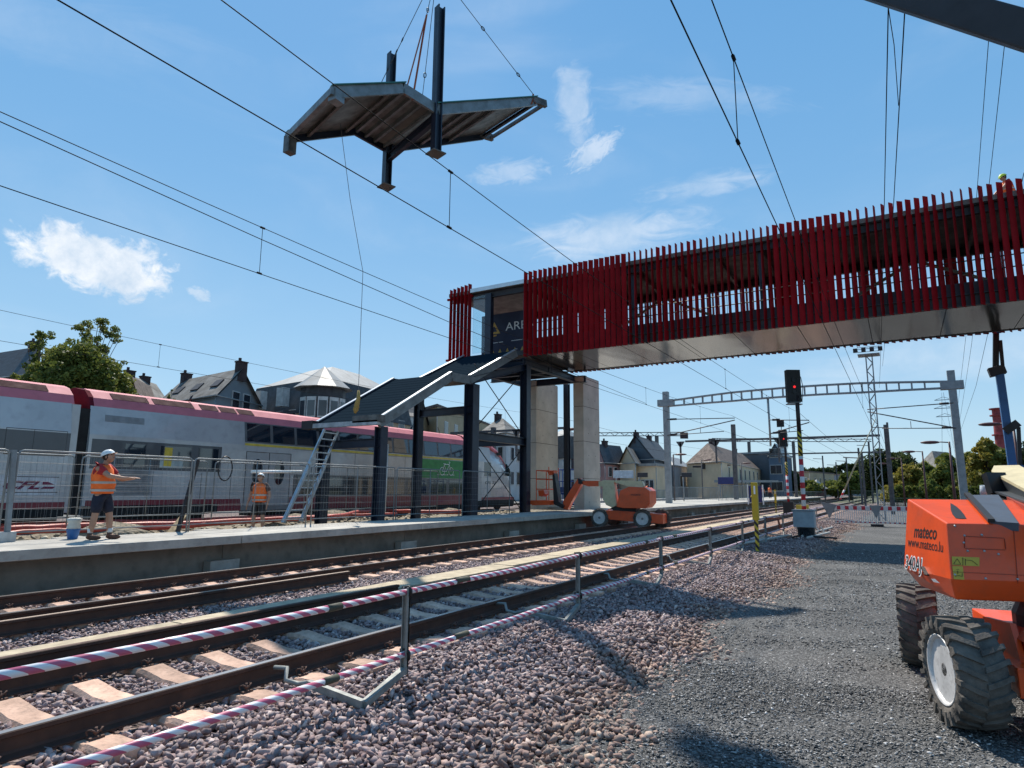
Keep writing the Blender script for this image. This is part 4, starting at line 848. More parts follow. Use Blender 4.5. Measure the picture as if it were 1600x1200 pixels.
for px, py, s_ in ((175, 838, 1.2), (255, 832, .8), (460, 815, 1.0), (520, 812, 1.3), (560, 808, 1.2), (655, 806, .9), (700, 803, 1.0), (420, 824, .7)):
    c = onz(px, py, .34); b = MB(); n_ = 14; rr = [.75+.35*random.random() for _ in range(n_)]
    b.v = [(0, 0, .34*s_)]
    for k, f in ((0, .45), (1, .85), (2, 1.05)):
        for i in range(n_): a = 2*PI*i/n_; b.v.append((math.cos(a)*f*.8*s_*rr[i], math.sin(a)*f*1.2*s_*rr[i], (.26, .10, -.06)[k]*s_+random.uniform(-.03, .03)*s_))
    for i in range(n_):
        j = (i+1) % n_; b.f.append((0, 1+i, 1+j)); 
        for k in range(2): b.f.append((1+k*n_+i, 1+(k+1)*n_+i, 1+(k+1)*n_+j, 1+k*n_+j))
    b.mi = [0]*len(b.f); b.smooth = [False]*len(b.f); o = b.build('dirt_mound', m_dirt); o.location = c; tag(o, kind='structure')
# blue basket lift behind the piers
m_blue = mat('machine_blue', (.015, .07, .26), .4, 0, .1)
t = empty('work_cage', 'blue cage basket of a lift standing behind the two concrete piers', 'lift basket', (-17, 33, .72))
b = MB(); x0, x1 = -18.5, -15.75
for y in (34.7, 36.2):
    for z in (.95, 1.5, 2.2, 2.9): b.tube([(x0-.7, y, z), (x1-.7, y, z)], .03, 6)
    for k in range(6): xx = x0-.7+(x1-x0)*k/5; b.tube([(xx, y, .8), (xx, y, 2.9)], .026, 6)
wb(b, 'cage', m_blue, t); wb(MB().box(x0-.75, x1-.65, 34.65, 36.25, .78, .9), 'floor', m_blue, t); wb(MB().box(x0-.6, x1-.7, 34.8, 34.84, 1.4, 1.85), 'mid_panel', m_blue, t)
# ================================================================ PEOPLE
m_skin = mat('skin', (.42, .22, .14), .55, 0, .06, 6.); m_vest = mat('hi_vis_orange', (.95, .16, .02), .7, 0, .06, 6.); m_refl = mat('reflective_tape', (.45, .42, .36), .4)
m_navyc = mat('navy_cloth', (.012, .014, .03), .85, 0, .1, 8.); m_redc = mat('red_cloth', (.38, .015, .02), .8); m_hair = mat('hair', (.03, .02, .015), .8); m_boot = mat('boot', (.11, .05, .03), .75); m_sock = mat('sock', (.6, .6, .58), .8)
def skinned(name, chains, m, parent, root=0, lv=2):
    vs, es, rs, idx = [], [], [], {}
    for ch in chains:
        prev = None
        for p in ch:
            key = tuple(round(c, 4) for c in p[0])
            if key not in idx: idx[key] = len(vs); vs.append(p[0]); rs.append(p[1])
            i = idx[key]
            if prev is not None and prev != i: es.append((prev, i))
            prev = i
    me = bpy.data.meshes.new(name); me.from_pydata([tuple(v) for v in vs], es, []); me.materials.append(m)
    o = bpy.data.objects.new(name, me); S.collection.objects.link(o); o.parent = parent
    sk = o.modifiers.new('skin', 'SKIN'); sk.use_smooth_shade = True
    d = me.skin_vertices[0].data
    for i, r in enumerate(rs): d[i].radius = r if isinstance(r, tuple) else (r, r)
    for i in range(len(rs)): d[i].use_root = (i == root)
    sb = o.modifiers.new('sub', 'SUBSURF'); sb.levels = lv; sb.render_levels = lv
    return o
def person(label, loc, rz, P, helmet, bottoms, shirt=True, scale=1.):
    t = empty('person', label, 'person', loc, rz); t.scale = (scale,)*3
    V = Vector; hip = V(P.get('hip', (0, 0, .93))); ch = V(P.get('chest', (0, 0, 1.28))); nk = V(P.get('neck', (0, 0, 1.47))); hd = V(P.get('head', (.02, 0, 1.62)))
    ft = P.get('face', (1, 0, .1)); ft = V(ft).normalized()
    body = [[(hip, .12), (ch, .135), (nk, .055), (hd-V((0, 0, .03)), .06)]]; arms = []; legs = []
    for s_, key in ((1, 'l'), (-1, 'r')):
        sh = ch+V((0, s_*.175, .13)); el = V(P[key+'elbow']); wr = V(P[key+'wrist']); hh = V(P[key+'hand'])
        body.append([(ch, .135), (sh, .066), (el, .052), (wr, .034), (wr+(hh-wr)*.45, (.036, .02)) ])
        pd = (hh-wr).normalized(); sd = pd.cross(V((0, 0, 1))) if abs(pd.z) < .9 else V((1, 0, 0)); sd.normalize(); pm = wr+(hh-wr)*.45
        for k, (o_, l_) in enumerate(((-.03, .075), (-.01, .09), (.01, .085), (.028, .065))):
            a = pm+sd*o_+pd*.035; body.append([(pm, (.036, .02)), (a, .011), (a+pd*l_*.55+V((0, 0, -.01)), .0095), (a+pd*l_+V((0, 0, -.028)), .008)])
        body.append([(pm, (.036, .02)), (pm+sd*-.04+pd*.0, .012), (pm+sd*-.055+pd*.045, .010)])
        arms.append([(ch, .15), (sh, .095), (sh.lerp(el, .7), .078)])
        h2 = hip+V((0, s_*.095, -.04)); kn = V(P[key+'knee']); an = V(P[key+'ankle'])
        body.append([(hip, .12), (h2, .095), (kn, .062), (kn.lerp(an, .35), .066), (an, .038), (an+V((.1, 0, -.05)), .035)])
        legs.append([(hip, .165), (h2, .13), (h2.lerp(kn, 1.0), .10)]+([(kn.lerp(an, .85), .06)] if bottoms[1] == 'long' else []))
    skinned('body', body, m_skin, t)
    skinned('trousers' if bottoms[1] == 'long' else 'shorts', legs+[[(hip, .15), (hip+V((0, 0, .1)), .145)]], bottoms[0], t)
    if shirt: skinned('shirt', [[(hip+V((0, 0, .05)), .145), (ch, .155), (nk-V((0, 0, .03)), .075)]]+arms, P.get('shirt', m_redc), t)
    # vest: lofted shell round the torso
    b = MB(); b.sm = True; rings = [(hip+V((0, 0, -.02)), .185, .195), (hip+V((0.0, 0, .08)), .205, .205), (hip.lerp(ch, .45)+V((.02, 0, 0)), .215, .21), (ch-V((0, 0, .03)), .195, .212), (ch+V((0, 0, .10)), .16, .205), (ch+V((0, 0, .18)), .10, .13), (nk-V((0, 0, .01)), .075, .085)]
    n = 18
    for c, rx, ry in rings:
        for k in range(n): a = 2*PI*k/n; b.v.append(tuple(c+V((rx*math.cos(a), ry*math.sin(a), 0))))
    for r_ in range(len(rings)-1):
        for k in range(n): b.f.append((r_*n+k, r_*n+(k+1)%n, (r_+1)*n+(k+1)%n, (r_+1)*n+k)); b.mi.append(0); b.smooth.append(True)
    vest = b.build('vest', m_vest, t)
    for f, hgt in ((.12, .05), (.55, .05)):
        c = rings[0][0].lerp(rings[3][0], f); c2 = rings[0][0].lerp(rings[3][0], f+.13); b = MB(); b.sm = True
        for cc in (c, c2):
            for k in range(n): a = 2*PI*k/n; b.v.append(tuple(cc+V((.221*math.cos(a)+.012, .217*math.sin(a), 0))))
        for k in range(n): b.f.append((k, (k+1)%n, n+(k+1)%n, n+k)); b.mi.append(0); b.smooth.append(True)
        b.build('reflective_band', m_refl, vest)
    # head
    sdv = V((0, 0, 1)).cross(ft).normalized(); upv = ft.cross(sdv).normalized()
    def hpnt(f, s_, u): return hd+ft*f+sdv*s_+upv*u
    b = MB(); o0 = len(b.v); b.ball((0, 0, 0), 1, 16, 12)
    vv = []
    for x, y, z in b.v:
        fr = .10 if x > 0 else .098; w = .077*(1-.18*max(0, -z)); L_ = x*fr+(.012 if z < -.3 and x > 0 else 0); vv.append(tuple(hpnt(L_, y*w, z*.12)))
    b.v = vv
    nb = len(b.v); b.add([tuple(hpnt(*q)) for q in ((.09, .014, -.02), (.09, -.014, -.02), (.128, 0, -.03), (.095, 0, .03), (.1, 0, -.045))], [(0, 2, 3), (2, 1, 3), (0, 4, 2), (4, 1, 2)])
    for s_ in (-1, 1): b.ball(hpnt(-.005, s_*.08, -.005), .028, 8, 6, (.6, .4, 1.1))
    hb = b.build('head', m_skin, t)
    b = MB()
    for s_ in (-1, 1): b.ball(hpnt(.088, s_*.032, .012), .011, 8, 6)
    b.build('eyes', m_black, hb); b = MB(); b.beam(hpnt(.096, .024, -.062), hpnt(.096, -.024, -.062), .008, .008); b.build('mouth', mat('lips', (.25, .08, .06), .6), hb)
    b = MB(); b.sm = True; b.ball((0, 0, 0), 1, 14, 8); b.v = [tuple(hpnt(x*.102-.012, y*.083, z*.10+.012)) for x, y, z in b.v]; b.build('hair', m_hair, hb)
    b = MB(); rr = []; 
    for i in range(7):
        ph = PI/2*i/6
        for k in range(20): a = 2*PI*k/20; b.v.append(tuple(hpnt(math.cos(a)*.135*math.cos(ph)-.005, math.sin(a)*.112*math.cos(ph), .035+.115*math.sin(ph))))
    for i in range(6):
        for k in range(20): b.f.append((i*20+k, i*20+(k+1)%20, (i+1)*20+(k+1)%20, (i+1)*20+k)); b.mi.append(0); b.smooth.append(True)
    o = len(b.v)
    for k in range(9): a = -1.0+2.0*k/8; b.v += [tuple(hpnt(math.cos(a)*.125, math.sin(a)*.105, .037)), tuple(hpnt(math.cos(a)*.125+.055, math.sin(a)*.09, .022))]
    for k in range(8): b.f.append((o+2*k, o+2*k+1, o+2*k+3, o+2*k+2)); b.mi.append(0); b.smooth.append(True)
    b.build('helmet', helmet, t)
    for key in 'lr':
        an = V(P[key+'ankle']); b = MB(); b.sm = True; b.ball(an+V((.075, 0, -.045)), 1, 12, 8, (.15, .05, .05)); b.tube([an+V((0, 0, -.05)), an+V((0, 0, .04))], .05, 10); b.build('boot', m_boot, t)
        if bottoms[1] != 'long': MB().tube([an+V((0, 0, .03)), an+V((0, 0, .12))], [.046, .052], 10).build('sock', m_sock, t)
    return t
m_helm = mat('helmet_white', (.78, .78, .76), .35, coat=.4); m_helmy = mat('helmet_yellow', (.62, .75, .05), .4)
fa = math.atan2(.5165, .856)      # facing to the right of the photograph
p = onz(152, 843, PZ)
person('person in white helmet, orange vest and navy shorts pointing ahead with an outstretched arm', (p.x, p.y, PZ), fa,
       dict(head=(.05, 0, 1.60), neck=(0, 0, 1.45), chest=(-.03, 0, 1.26), hip=(0, 0, .90), face=(1, 0, .45), lelbow=(.18, .24, 1.16), lwrist=(.42, .2, 1.18), lhand=(.58, .18, 1.2), relbow=(.24, -.22, 1.22), rwrist=(.52, -.2, 1.18), rhand=(.68, -.18, 1.2),
            lknee=(.10, .13, .48), lankle=(.14, .14, .09), rknee=(-.02, -.12, .48), rankle=(-.08, -.12, .09)), m_helm, (m_navyc, 'short'), scale=.985)
D2 = 19.0; dd = _ray(404, 800); p = CAMP+dd*(D2)
person('person in pale helmet and open orange vest standing lower behind the platform slab, looking up', (p.x, p.y, .38), math.radians(-62),
       dict(head=(.03, 0, 1.62), face=(1, .2, .5), lelbow=(-.02, .30, 1.12), lwrist=(.1, .30, .90), lhand=(.13, .29, .76), relbow=(-.05, -.30, 1.12), rwrist=(.05, -.33, .88), rhand=(.1, -.33, .73),
            lknee=(.03, .14, .5), lankle=(0, .16, .09), rknee=(.02, -.13, .5), rankle=(0, -.14, .09), shirt=mat('brown_cloth', (.10, .06, .05), .8)), m_helm, (mat('dark_shorts', (.03, .028, .03), .85), 'short'))
p = ony(1573, 268, 27.4)
person('person in yellow helmet and red clothing kneeling on the bridge roof at the right edge', (p.x, p.y, 11.78), math.radians(200),
       dict(hip=(0, 0, .40), chest=(.06, 0, .74), neck=(.1, 0, .93), head=(.14, 0, 1.07), face=(1, 0, -.4), lelbow=(.28, .26, .62), lwrist=(.45, .2, .42), lhand=(.55, .18, .3), relbow=(.28, -.26, .62), rwrist=(.45, -.2, .42), rhand=(.55, -.18, .3),
            lknee=(.32, .14, .12), lankle=(-.1, .14, .1), rknee=(.32, -.14, .12), rankle=(-.1, -.14, .1)), m_helmy, (mat('red_trousers', (.28, .02, .02), .8), 'long'))
# ================================================================ NEAR BOOM LIFT (right edge)
def PD(px, py, D): return CAMP+_ray(px, py)*D
def rayplane(px, py, P0, n):
    d = _ray(px, py); return CAMP+d*((Vector(P0)-CAMP).dot(n)/d.dot(n))
m_rim = mat('rim_white', (.62, .60, .58), .45, .1, .1, 6., dirt=.45)
def wheel_parts(par, c, n, r=.43, w=.33, lugs=22, root=None):
    # c world centre, n outward axis (unit); parts: wheel (rim) > tyre, hub
    n = Vector(n).normalized(); up = Vector((0, 0, 1)); t = n.cross(up).normalized(); up = t.cross(n).normalized(); c = Vector(c)
    L_ = -Vector(par.location)
    b = MB(); b.sm = True; b.lathe([(.0, w*.05), (.12, w*.05), (.14, -w*.06), (.195, -w*.10), (.222, w*.05), (.228, w*.25), (.243, w*.28), (.247, w*.46), (.268, w*.5), (.275, w*.5), (.27, w*.42)], c, n, 32); o = b.build('wheel', m_rim, par); o.location = L_
    b = MB(); b.sm = True; prof = [(.262, w*.40), (.285, w*.5), (.35, w*.54), (r-.045, w*.5), (r-.028, w*.40), (r-.024, 0), (r-.028, -w*.40), (r-.045, -w*.5), (.35, -w*.54), (.262, -w*.45)]
    b.lathe(prof, c, n, 40); b.sm = False
    for k in range(lugs):
        for s_ in (1, -1):
            a0 = 2*PI*(k+(.5 if s_ < 0 else 0))/lugs; pts = []
            for j, (h, da) in enumerate(((.0, .16), (.28, .08), (.50, .0))):
                a = a0+da*(22/lugs)*1.1; rr = r-.004-(.010 if j == 2 else 0); pts.append((a, h*w*s_, rr))
            for (a1, h1, r1), (a2, h2, r2) in zip(pts[:-1], pts[1:]):
                def q(a, h, rr): return c+n*h+(t*math.cos(a)+up*math.sin(a))*rr
                wd = .055*(22/lugs)/1.0; V_ = []
                for (a, h, rr) in ((a1, h1, r1), (a2, h2, r2)): V_ += [q(a-wd, h, rr-.035), q(a+wd, h, rr-.035), q(a+wd*.85, h, rr), q(a-wd*.85, h, rr)]
                b.add(V_, [(0, 1, 5, 4), (1, 2, 6, 5), (2, 3, 7, 6), (3, 0, 4, 7), (0, 3, 2, 1), (4, 5, 6, 7)])
            a, h, rr = pts[2]; V_ = [q(a-wd, h, rr-.10), q(a+wd, h, rr-.10), q(a+wd*.85, h, rr), q(a-wd*.85, h, rr)]; V2 = [v+n*(.018*s_) for v in V_]; b.add(V_+V2, [(0, 1, 5, 4), (1, 2, 6, 5), (2, 3, 7, 6), (3, 0, 4, 7), (4, 5, 6, 7)])
    b.build('tyre', m_rubber, o)
    b = MB(); b.sm = True; b.lathe([(.0, w*.42), (.05, w*.42), (.072, w*.37), (.082, w*.1), (.082, 0)], c, n, 20)
    for k in range(8): a = 2*PI*k/8; b.lathe([(.011, 0), (.011, .025)], c+n*(w*.05)+(t*math.cos(a)+up*math.sin(a))*.105, n, 6)
    b.build('hub', m_black, o); return o
NL = empty('boom_lift', 'orange boom lift with black lettering and chunky tyres close by at the right edge', 'boom lift', (.9, 7.4, GZ))
Nt, Nb, Ft, Fb = PD(1479, 817.5, 5.5), PD(1486, 905, 5.45), PD(1417.6, 779.5, 6.4), PD(1412, 886, 6.35)
sh_ = Vector((.94, .34, 0)).normalized(); fh_ = Vector((-.34, .94, 0)).normalized(); sv = Vector((.99, .15, 0)).normalized(); fv = Vector((-.15, .99, 0)).normalized(); dz = Vector((0, 0, 1))
m_org2 = m_orange
Nb = rayplane(1486, 905, Nt, (Nt-Ft).cross(Fb-Ft).normalized()); b = MB(); wr = 1.5
T = [Nt, Nt+sh_*wr, Ft+sh_*wr, Ft]; B_ = [Nb, Nb+sh_*wr, Fb+sh_*wr, Fb]; Lw = [Nb+sh_*.04+fh_*.05-dz*.17, Nb+sh_*wr+fh_*.05-dz*.17, Fb+sh_*wr-fh_*.1-dz*.17, Fb+sh_*.12-fh_*.05-dz*.17]
b.add(T+B_+Lw, [(0,1,2,3), (0,4,5,1), (1,5,6,2), (2,6,7,3), (3,7,4,0), (4,8,9,5), (5,9,10,6), (6,10,11,7), (7,11,8,4), (8,11,10,9)])
hood = wb(b, 'counterweight_hood', m_orange, NL, bevel=.012)
nt_ = (T[1]-T[0]).cross(T[3]-T[0]).normalized()
def on_top(px, py, up=.004): return rayplane(px, py, T[0], nt_)+nt_*up*(1 if nt_.z > 0 else -1)
b = MB(); b.add([on_top(*p) for p in ((1485, 786.5), (1489, 788.5), (1495, 792.5), (1501, 798), (1506, 804), (1510, 811), (1500, 811), (1493, 810), (1488, 804), (1485.5, 797))], [tuple(range(10))]); o = b.build('air_slot', m_black, hood)
b = MB(); P_ = [(1512, 776.5), (1548, 818), (1592, 821), (1560, 776)]; q = [on_top(*p, up=.02) for p in P_]; q2 = [on_top(*p, up=-.05) for p in P_]; b.add(q+q2, [(0,1,2,3), (0,4,5,1), (1,5,6,2), (2,6,7,3), (3,7,4,0)]); b.build('grey_cover', mat('cover_grey', (.07, .09, .12), .5, 0, .1, 3., dirt=.3), hood)
b = MB(); b.beam(on_top(1511, 776.5, .03), on_top(1549, 819, .03), .05, .03); b.build('seal_strip', m_black, hood)
# side face lettering
fn_ = (Nt-Ft).cross(Fb-Ft).normalized()
if fn_.x > 0: fn_ = -fn_
def on_face(px, py, up=.004): return rayplane(px, py, Ft, fn_)+fn_*up
xd = (Nt-Ft)*0+(Nb-Fb); xd = (xd-fn_*xd.dot(fn_)).normalized()
yd = dz-fn_*dz.dot(fn_); yd = (yd-xd*yd.dot(xd)).normalized()
def face_text(nm, txt, px0, px1, py, h, m, shear=0, bold=.0, slope=0, up=.0015):
    a, c = on_face(px0, py, up), on_face(px1, py+slope, up); xdir = (c-a).normalized(); w = (c-a).length
    return text_mesh(nm, txt, h, m, hood, (a+c)/2, xdir, yd, shear=shear, width=w, bold=bold, depth=.0004, uni=True)
face_text('company_lettering', 'mateco', 1428, 1463.5, 830.5, .5, m_black, .2, .008, slope=3)
face_text('web_lettering', 'www.mateco.lu', 1419, 1474, 847, .5, m_black, 0, .003, slope=9)
m_numw = mat('number_outline', (.75, .75, .75), .5, 0, .02)
face_text('model_lettering_outline', '340AJ', 1413.6, 1441.2, 878.5, .5, m_numw, .15, .030, slope=6, up=.0012); face_text('model_lettering', '340AJ', 1414.6, 1440.0, 878.7, .5, m_black, .15, .004, slope=5.8, up=.0026)
b = MB(); b.beam(on_face(1444, 886, .01), on_face(1451, 899, .01), .04, .012); b.build('latch_strap', m_black, hood); 
# tail stickers
tn = -fh_
def on_tail(px, py, up=.004): return rayplane(px, py, Nt, tn)+tn*up
m_stk = mat('sticker_yellow', (.50, .36, .03), .4, 0, .05)
def quad(b, pts): return b.add(pts, [tuple(range(len(pts)))])
tf = (T[1]-T[0]).cross(B_[0]-T[0]).normalized(); tf = tf if tf.y < 0 else -tf
def on_tail(px, py, up=.004): return rayplane(px, py, Nt, tf)+tf*up
quad(MB(), [on_tail(*p) for p in ((1487, 869.5), (1530, 871), (1530, 885), (1487.5, 883))]).build('warning_sticker', m_stk, hood)
quad(MB(), [on_tail(*p) for p in ((1487.5, 884.5), (1504, 885), (1506.5, 906), (1490, 905))]).build('warning_sticker', m_stk, hood)
b = MB()
def tl(p, q, w=.006): b.beam(on_tail(*p, .006), on_tail(*q, .006), w, .002, up=tuple(tf.cross((on_tail(*q)-on_tail(*p)).normalized())))
for p_, q_ in (((1489.5, 881.5), (1495, 873)), ((1495, 873), (1501, 882)), ((1501, 882), (1489.5, 881.5)), ((1504, 871.5), (1504, 883.5)), ((1508, 873), (1508, 883)), ((1508, 875), (1518, 876)), ((1518, 876), (1527, 883)), ((1494, 890), (1498, 890)), ((1492, 901), (1497, 899)), ((1497, 899), (1503, 901)), ((1503, 901), (1503, 896)), ((1496, 892), (1496, 897))): tl(p_, q_)
b.build('sticker_pictogram', m_black, hood)
b = MB()
for p_, q_ in (((1508, 838), (1568, 841)), ((1508, 857), (1570, 859.5)), ((1507, 839), (1507, 856)), ((1569, 842), (1571, 858.5))): tl(p_, q_, .007)
[tl(a_, c_, .005) for a_, c_ in (((1489, 893.5), (1600, 899)), ((1583, 824), (1590, 912)))]; b.build('access_door_seam', mat('seam_dark_orange', (.12, .015, .01), .6), hood)
for p_ in ((1492, 822), (1492, 898), (1590, 826), (1590, 905), (1540, 904), (1560, 866), (1534, 836), (1507, 837), (1512, 861), (1538, 861), (1506, 848)): b = MB(); b.ball(on_tail(*p_, .0), .011, 8, 5); b.build('bolt', m_steel, hood)
quad(MB(), [rayplane(px, py, Fb, (Fb-Nb).cross(Lw[0]-Nb).normalized())+Vector((-.006, 0, -.002)) for px, py in ((1456, 904), (1462, 904), (1470, 911), (1460, 909))]).build('skirt_sticker', m_numw, hood)
# chassis
O1 = Vector((.50, 6.50, 0)); 
def L3(s_, f_, z): return O1+sv*s_+fv*f_+Vector((0, 0, z+GZ))
def lbox(b, s0, s1, f0, f1, z0, z1): return b.obox(L3((s0+s1)/2, (f0+f1)/2, (z0+z1)/2), sv*((s1-s0)/2), fv*((f1-f0)/2), Vector((0, 0, (z1-z0)/2)))
wb(lbox(MB(), .28, 1.5, .2, 1.75, .38, .70), 'chassis', m_orange, NL, bevel=.01)
wb(lbox(MB(), .12, 1.7, -.16, .16, .34, .56), 'axle_beam', m_orange, NL, bevel=.01); wb(lbox(MB(), .12, 1.7, 1.7, 2.0, .30, .52), 'axle_beam', m_orange, NL, bevel=.01)
b = MB(); b.add([L3(.20, .05, .56), L3(.20, .22, .82), L3(.20, 1.0, .74), L3(.20, 1.2, .56), L3(.24, .05, .56), L3(.24, .22, .82), L3(.24, 1.0, .74), L3(.24, 1.2, .56)], [(0,1,2,3), (4,7,6,5), (0,4,5,1), (1,5,6,2), (2,6,7,3), (3,7,4,0)]); wb(b, 'side_plate', m_orange, NL)
b = MB(); b.add([L3(.22, -.12, .72), L3(.95, -.15, .58), L3(.95, -.12, .80), L3(.35, .0, .86), L3(.22, .2, .72), L3(.95, .2, .58), L3(.95, .2, .80), L3(.35, .2, .86)], [(0,1,2,3), (4,7,6,5), (0,4,5,1), (1,5,6,2), (2,6,7,3), (3,7,4,0)]); wb(b, 'gusset_plate', mat('orange_worn', (.55, .06, .015), .5, 0, .2, 6., dirt=.5), NL)
wb(lbox(MB(), .18, 1.6, -.24, -.19, .52, .60), 'bumper_bar', m_orange, NL, bevel=.008); wb(lbox(MB(), .3, 1.6, -.30, -.25, .40, .43), 'bumper_bar', m_orange, NL); wb(lbox(MB(), .22, 1.6, -.22, -.14, .14, .26), 'lower_bar', m_orange, NL)
wb(lbox(MB(), .18, .30, -.2, -.14, .26, .52), 'steering_link', m_black, NL)
b = MB(); b.lathe([(.48, 0), (.48, .12), (.4, .3)], L3(.9, .95, .68), (0, 0, 1), 24); wb(b, 'turntable', m_black, NL)
b = MB(); b.tube([L3(.3, .1, .66), L3(.4, .3, .85), L3(.7, .35, .8), L3(.9, .2, .9)], .02, 6); b.tube([L3(.35, .15, .62), L3(.5, .1, .8), L3(.8, .15, .86)], .016, 6); wb(b, 'hose', m_black, NL)
W1c = PD(1505, 1048, 5.22); W1c.z = GZ+.43; wheel_parts(NL, W1c, (-.95, -.31, 0)); W2c = PD(1436, 978, 7.05); W2c.z = GZ+.43; wheel_parts(NL, W2c, (-.99, .04, 0))
wheel_parts(NL, L3(1.75, 0, .43), (.97, .14, 0)); wheel_parts(NL, L3(1.75, 1.85, .43), (.97, .14, 0))
# cream tower boom above the hood
q = [PD(1549, 736, 7.3), PD(1553, 727.5, 7.6), PD(1592, 726.5, 7.3), PD(1720, 795, 5.0), PD(1690, 812, 4.8)]
b = MB(); b.add(q+[v-dz*.03 for v in q], [(0,1,2,3,4), (0,4,9,5)]+[(i, 5+i, 5+(i+1)%5, (i+1)%5) for i in range(4)]); wb(b, 'cream_boom', m_cream, NL)
b = MB(); b.add([v-dz*.035 for v in (q[0], q[1], q[2], q[3], q[4])]+[q[0]-dz*.22+sv*.05, q[1]-dz*.22, q[2]-dz*.2, q[3]-dz*.2, q[4]-dz*.16], [(0,1,2,3,4), (5,9,8,7,6)]+[(i, 5+i, 5+(i+1)%5, (i+1)%5) for i in range(5)]); wb(b, 'boom_underside', mat('boom_painted_shade', (.05, .055, .06), .5, .2), NL)  # dark colour stands in for the shade below the cream boom
for k in range(4): b = MB(); b.beam(PD(1562, 768+k*8, 6.9), PD(1660, 800+k*9, 5.2), .12, .018); wb(b, 'hose_tray', m_black if k % 2 else mat('tray_steel', (.10, .11, .12), .4, .5), NL)
wb(MB().beam(PD(1578, 781, 6.4), PD(1640, 815, 5.2), .05, .06), 'red_link', mat('red_link', (.42, .06, .03), .5), NL)
wb(MB().beam(PD(1557, 775, 6.9), PD(1592, 834, 5.6), .10, .05), 'boom_arm', mat('worn_brown_steel', (.20, .12, .08), .6, .2, .3, 8.), NL)
wb(MB().beam(PD(1545, 752, 7.2), PD(1553, 783, 7.2), .05, .12), 'cream_bracket', m_cream, NL); wb(MB().beam(PD(1551, 768, 7.1), PD(1557, 787, 7.0), .09, .10), 'cream_bracket', m_cream, NL)
wb(MB().tube([PD(1539.5, 759, 7.6), PD(1540, 775, 7.6)], .055, 12), 'beacon', mat('beacon_grey', (.38, .42, .46), .4), NL)
wb(MB().beam(PD(1552, 740, 7.0), PD(1562, 772, 6.9), .2, .09), 'boom_cradle', m_black, NL)
# ================================================================ SECOND BOOM LIFT ON THE FARTHER TRACK
CC = onz(970, 825, .05); a_ = onz(938, 821.5, .05); c_ = onz(1001, 827.5, .05); ue = (c_-a_); ue.z = 0; ue.normalize(); ve = Vector((-ue.y, ue.x, 0)); ve = ve if ve.y > 0 else -ve
ue = Vector((.984, .15, 0)).normalized(); ve = Vector((-.15, .984, 0)).normalized(); D_ = (CC-CAMP).dot(FW); KS = D_/FPX*1.0
L2 = empty('boom_lift', 'smaller looking orange and cream boom lift standing across the farther track under the bridge', 'boom lift', (CC.x, CC.y, .1))
def q2(px, py, v): return Vector((CC.x, CC.y, 0))+ue*((px-970)*KS/ max(.2, (ue.dot(RT))))+ve*v+Vector((0, 0, 1.75-(py-765)*KS))
def pr2(name, pts, v0, v1, m, bevel=.0):
    n = len(pts); b = MB(); b.add([q2(x, y, v0) for x, y in pts]+[q2(x, y, v1) for x, y in pts], [tuple(range(n)), tuple(reversed(range(n, 2*n)))]+[(i, n+i, n+(i+1)%n, (i+1)%n) for i in range(n)]); return wb(b, name, m, L2, bevel=bevel)
pr2('chassis', [(948, 798), (996, 800), (1030, 803), (1030, 817), (990, 815), (948, 812)], .1, 1.2, m_orange)
h2 = pr2('counterweight_hood', [(966, 792), (972, 767), (985, 761), (1008, 762), (1014, 767), (1014, 786), (1008, 794), (975, 794)], -.25, 1.4, m_orange, .02)
tt = text_mesh('company_lettering', 'mateco', .16, m_black, h2, q2(994, 773, -.262), ue, (0, 0, 1), shear=.2, width=.42)
pr2('tower', [(943, 751), (960, 751), (964, 790), (957, 794), (948, 790), (943, 780)], .1, .6, m_cream, .01)
pr2('upper_boom', [(958, 751), (1001, 752), (1004, 760), (1000, 764), (985, 762), (962, 755)], .15, .55, m_cream, .01)
pr2('boom_hinge', [(937, 753), (946, 752), (946, 761), (937, 761)], .12, .58, m_cream)
pr2('boom', [(912, 752), (940, 752), (940, 760.5), (920, 761), (909, 757)], .2, .5, m_orange, .01)
pr2('jib', [(904, 749), (909, 748), (911, 756), (893, 788), (888, 799), (882, 798), (881, 786)], .15, .55, m_orange, .01)
pr2('jib_hinge', [(905, 748), (911, 750), (912, 757), (906, 757)], .1, .6, m_black)
pr2('turntable', [(954, 792), (992, 794), (990, 800), (958, 800)], .2, 1.2, m_black)
pr2('platform_floor', [(836, 784), (868, 784), (868, 791), (840, 792), (836, 790)], -.5, .9, m_orange)
b = MB()
for v in (-.5, .9):
    for y in (736, 750, 766): b.tube([q2(846, y, v), q2(866, y, v)], .022, 5)
    for x in (846, 866): b.tube([q2(x, 736 if x < 860 else 730, v), q2(x, 785, v)], .022, 5)
for x in (846, 866): b.tube([q2(x, 736, -.5), q2(x, 736, .9)], .022, 5)
wb(b, 'basket_rails', m_orange, L2)
pr2('control_box', [(844, 768), (853, 767), (855, 774), (850, 778), (845, 777)], -.1, .5, m_orange); pr2('basket_bracket', [(866, 740), (869, 740), (876, 786), (884, 792), (882, 797), (868, 790)], 0, .5, m_black)
pr2('console', [(858, 737), (868, 735), (868, 742), (860, 743)], 0, .5, m_orange)
for px, v, rr in ((938, 0, 0), (1001, 0, 0), (948, 1.55, 0), (1022, 1.3, 0)):
    c = q2(px, 806, v+.17 if v == 0 else v); c.z = .05+.42; wheel_parts(L2, c, -ve if v == 0 else ve, r=.42, w=.30, lugs=16)
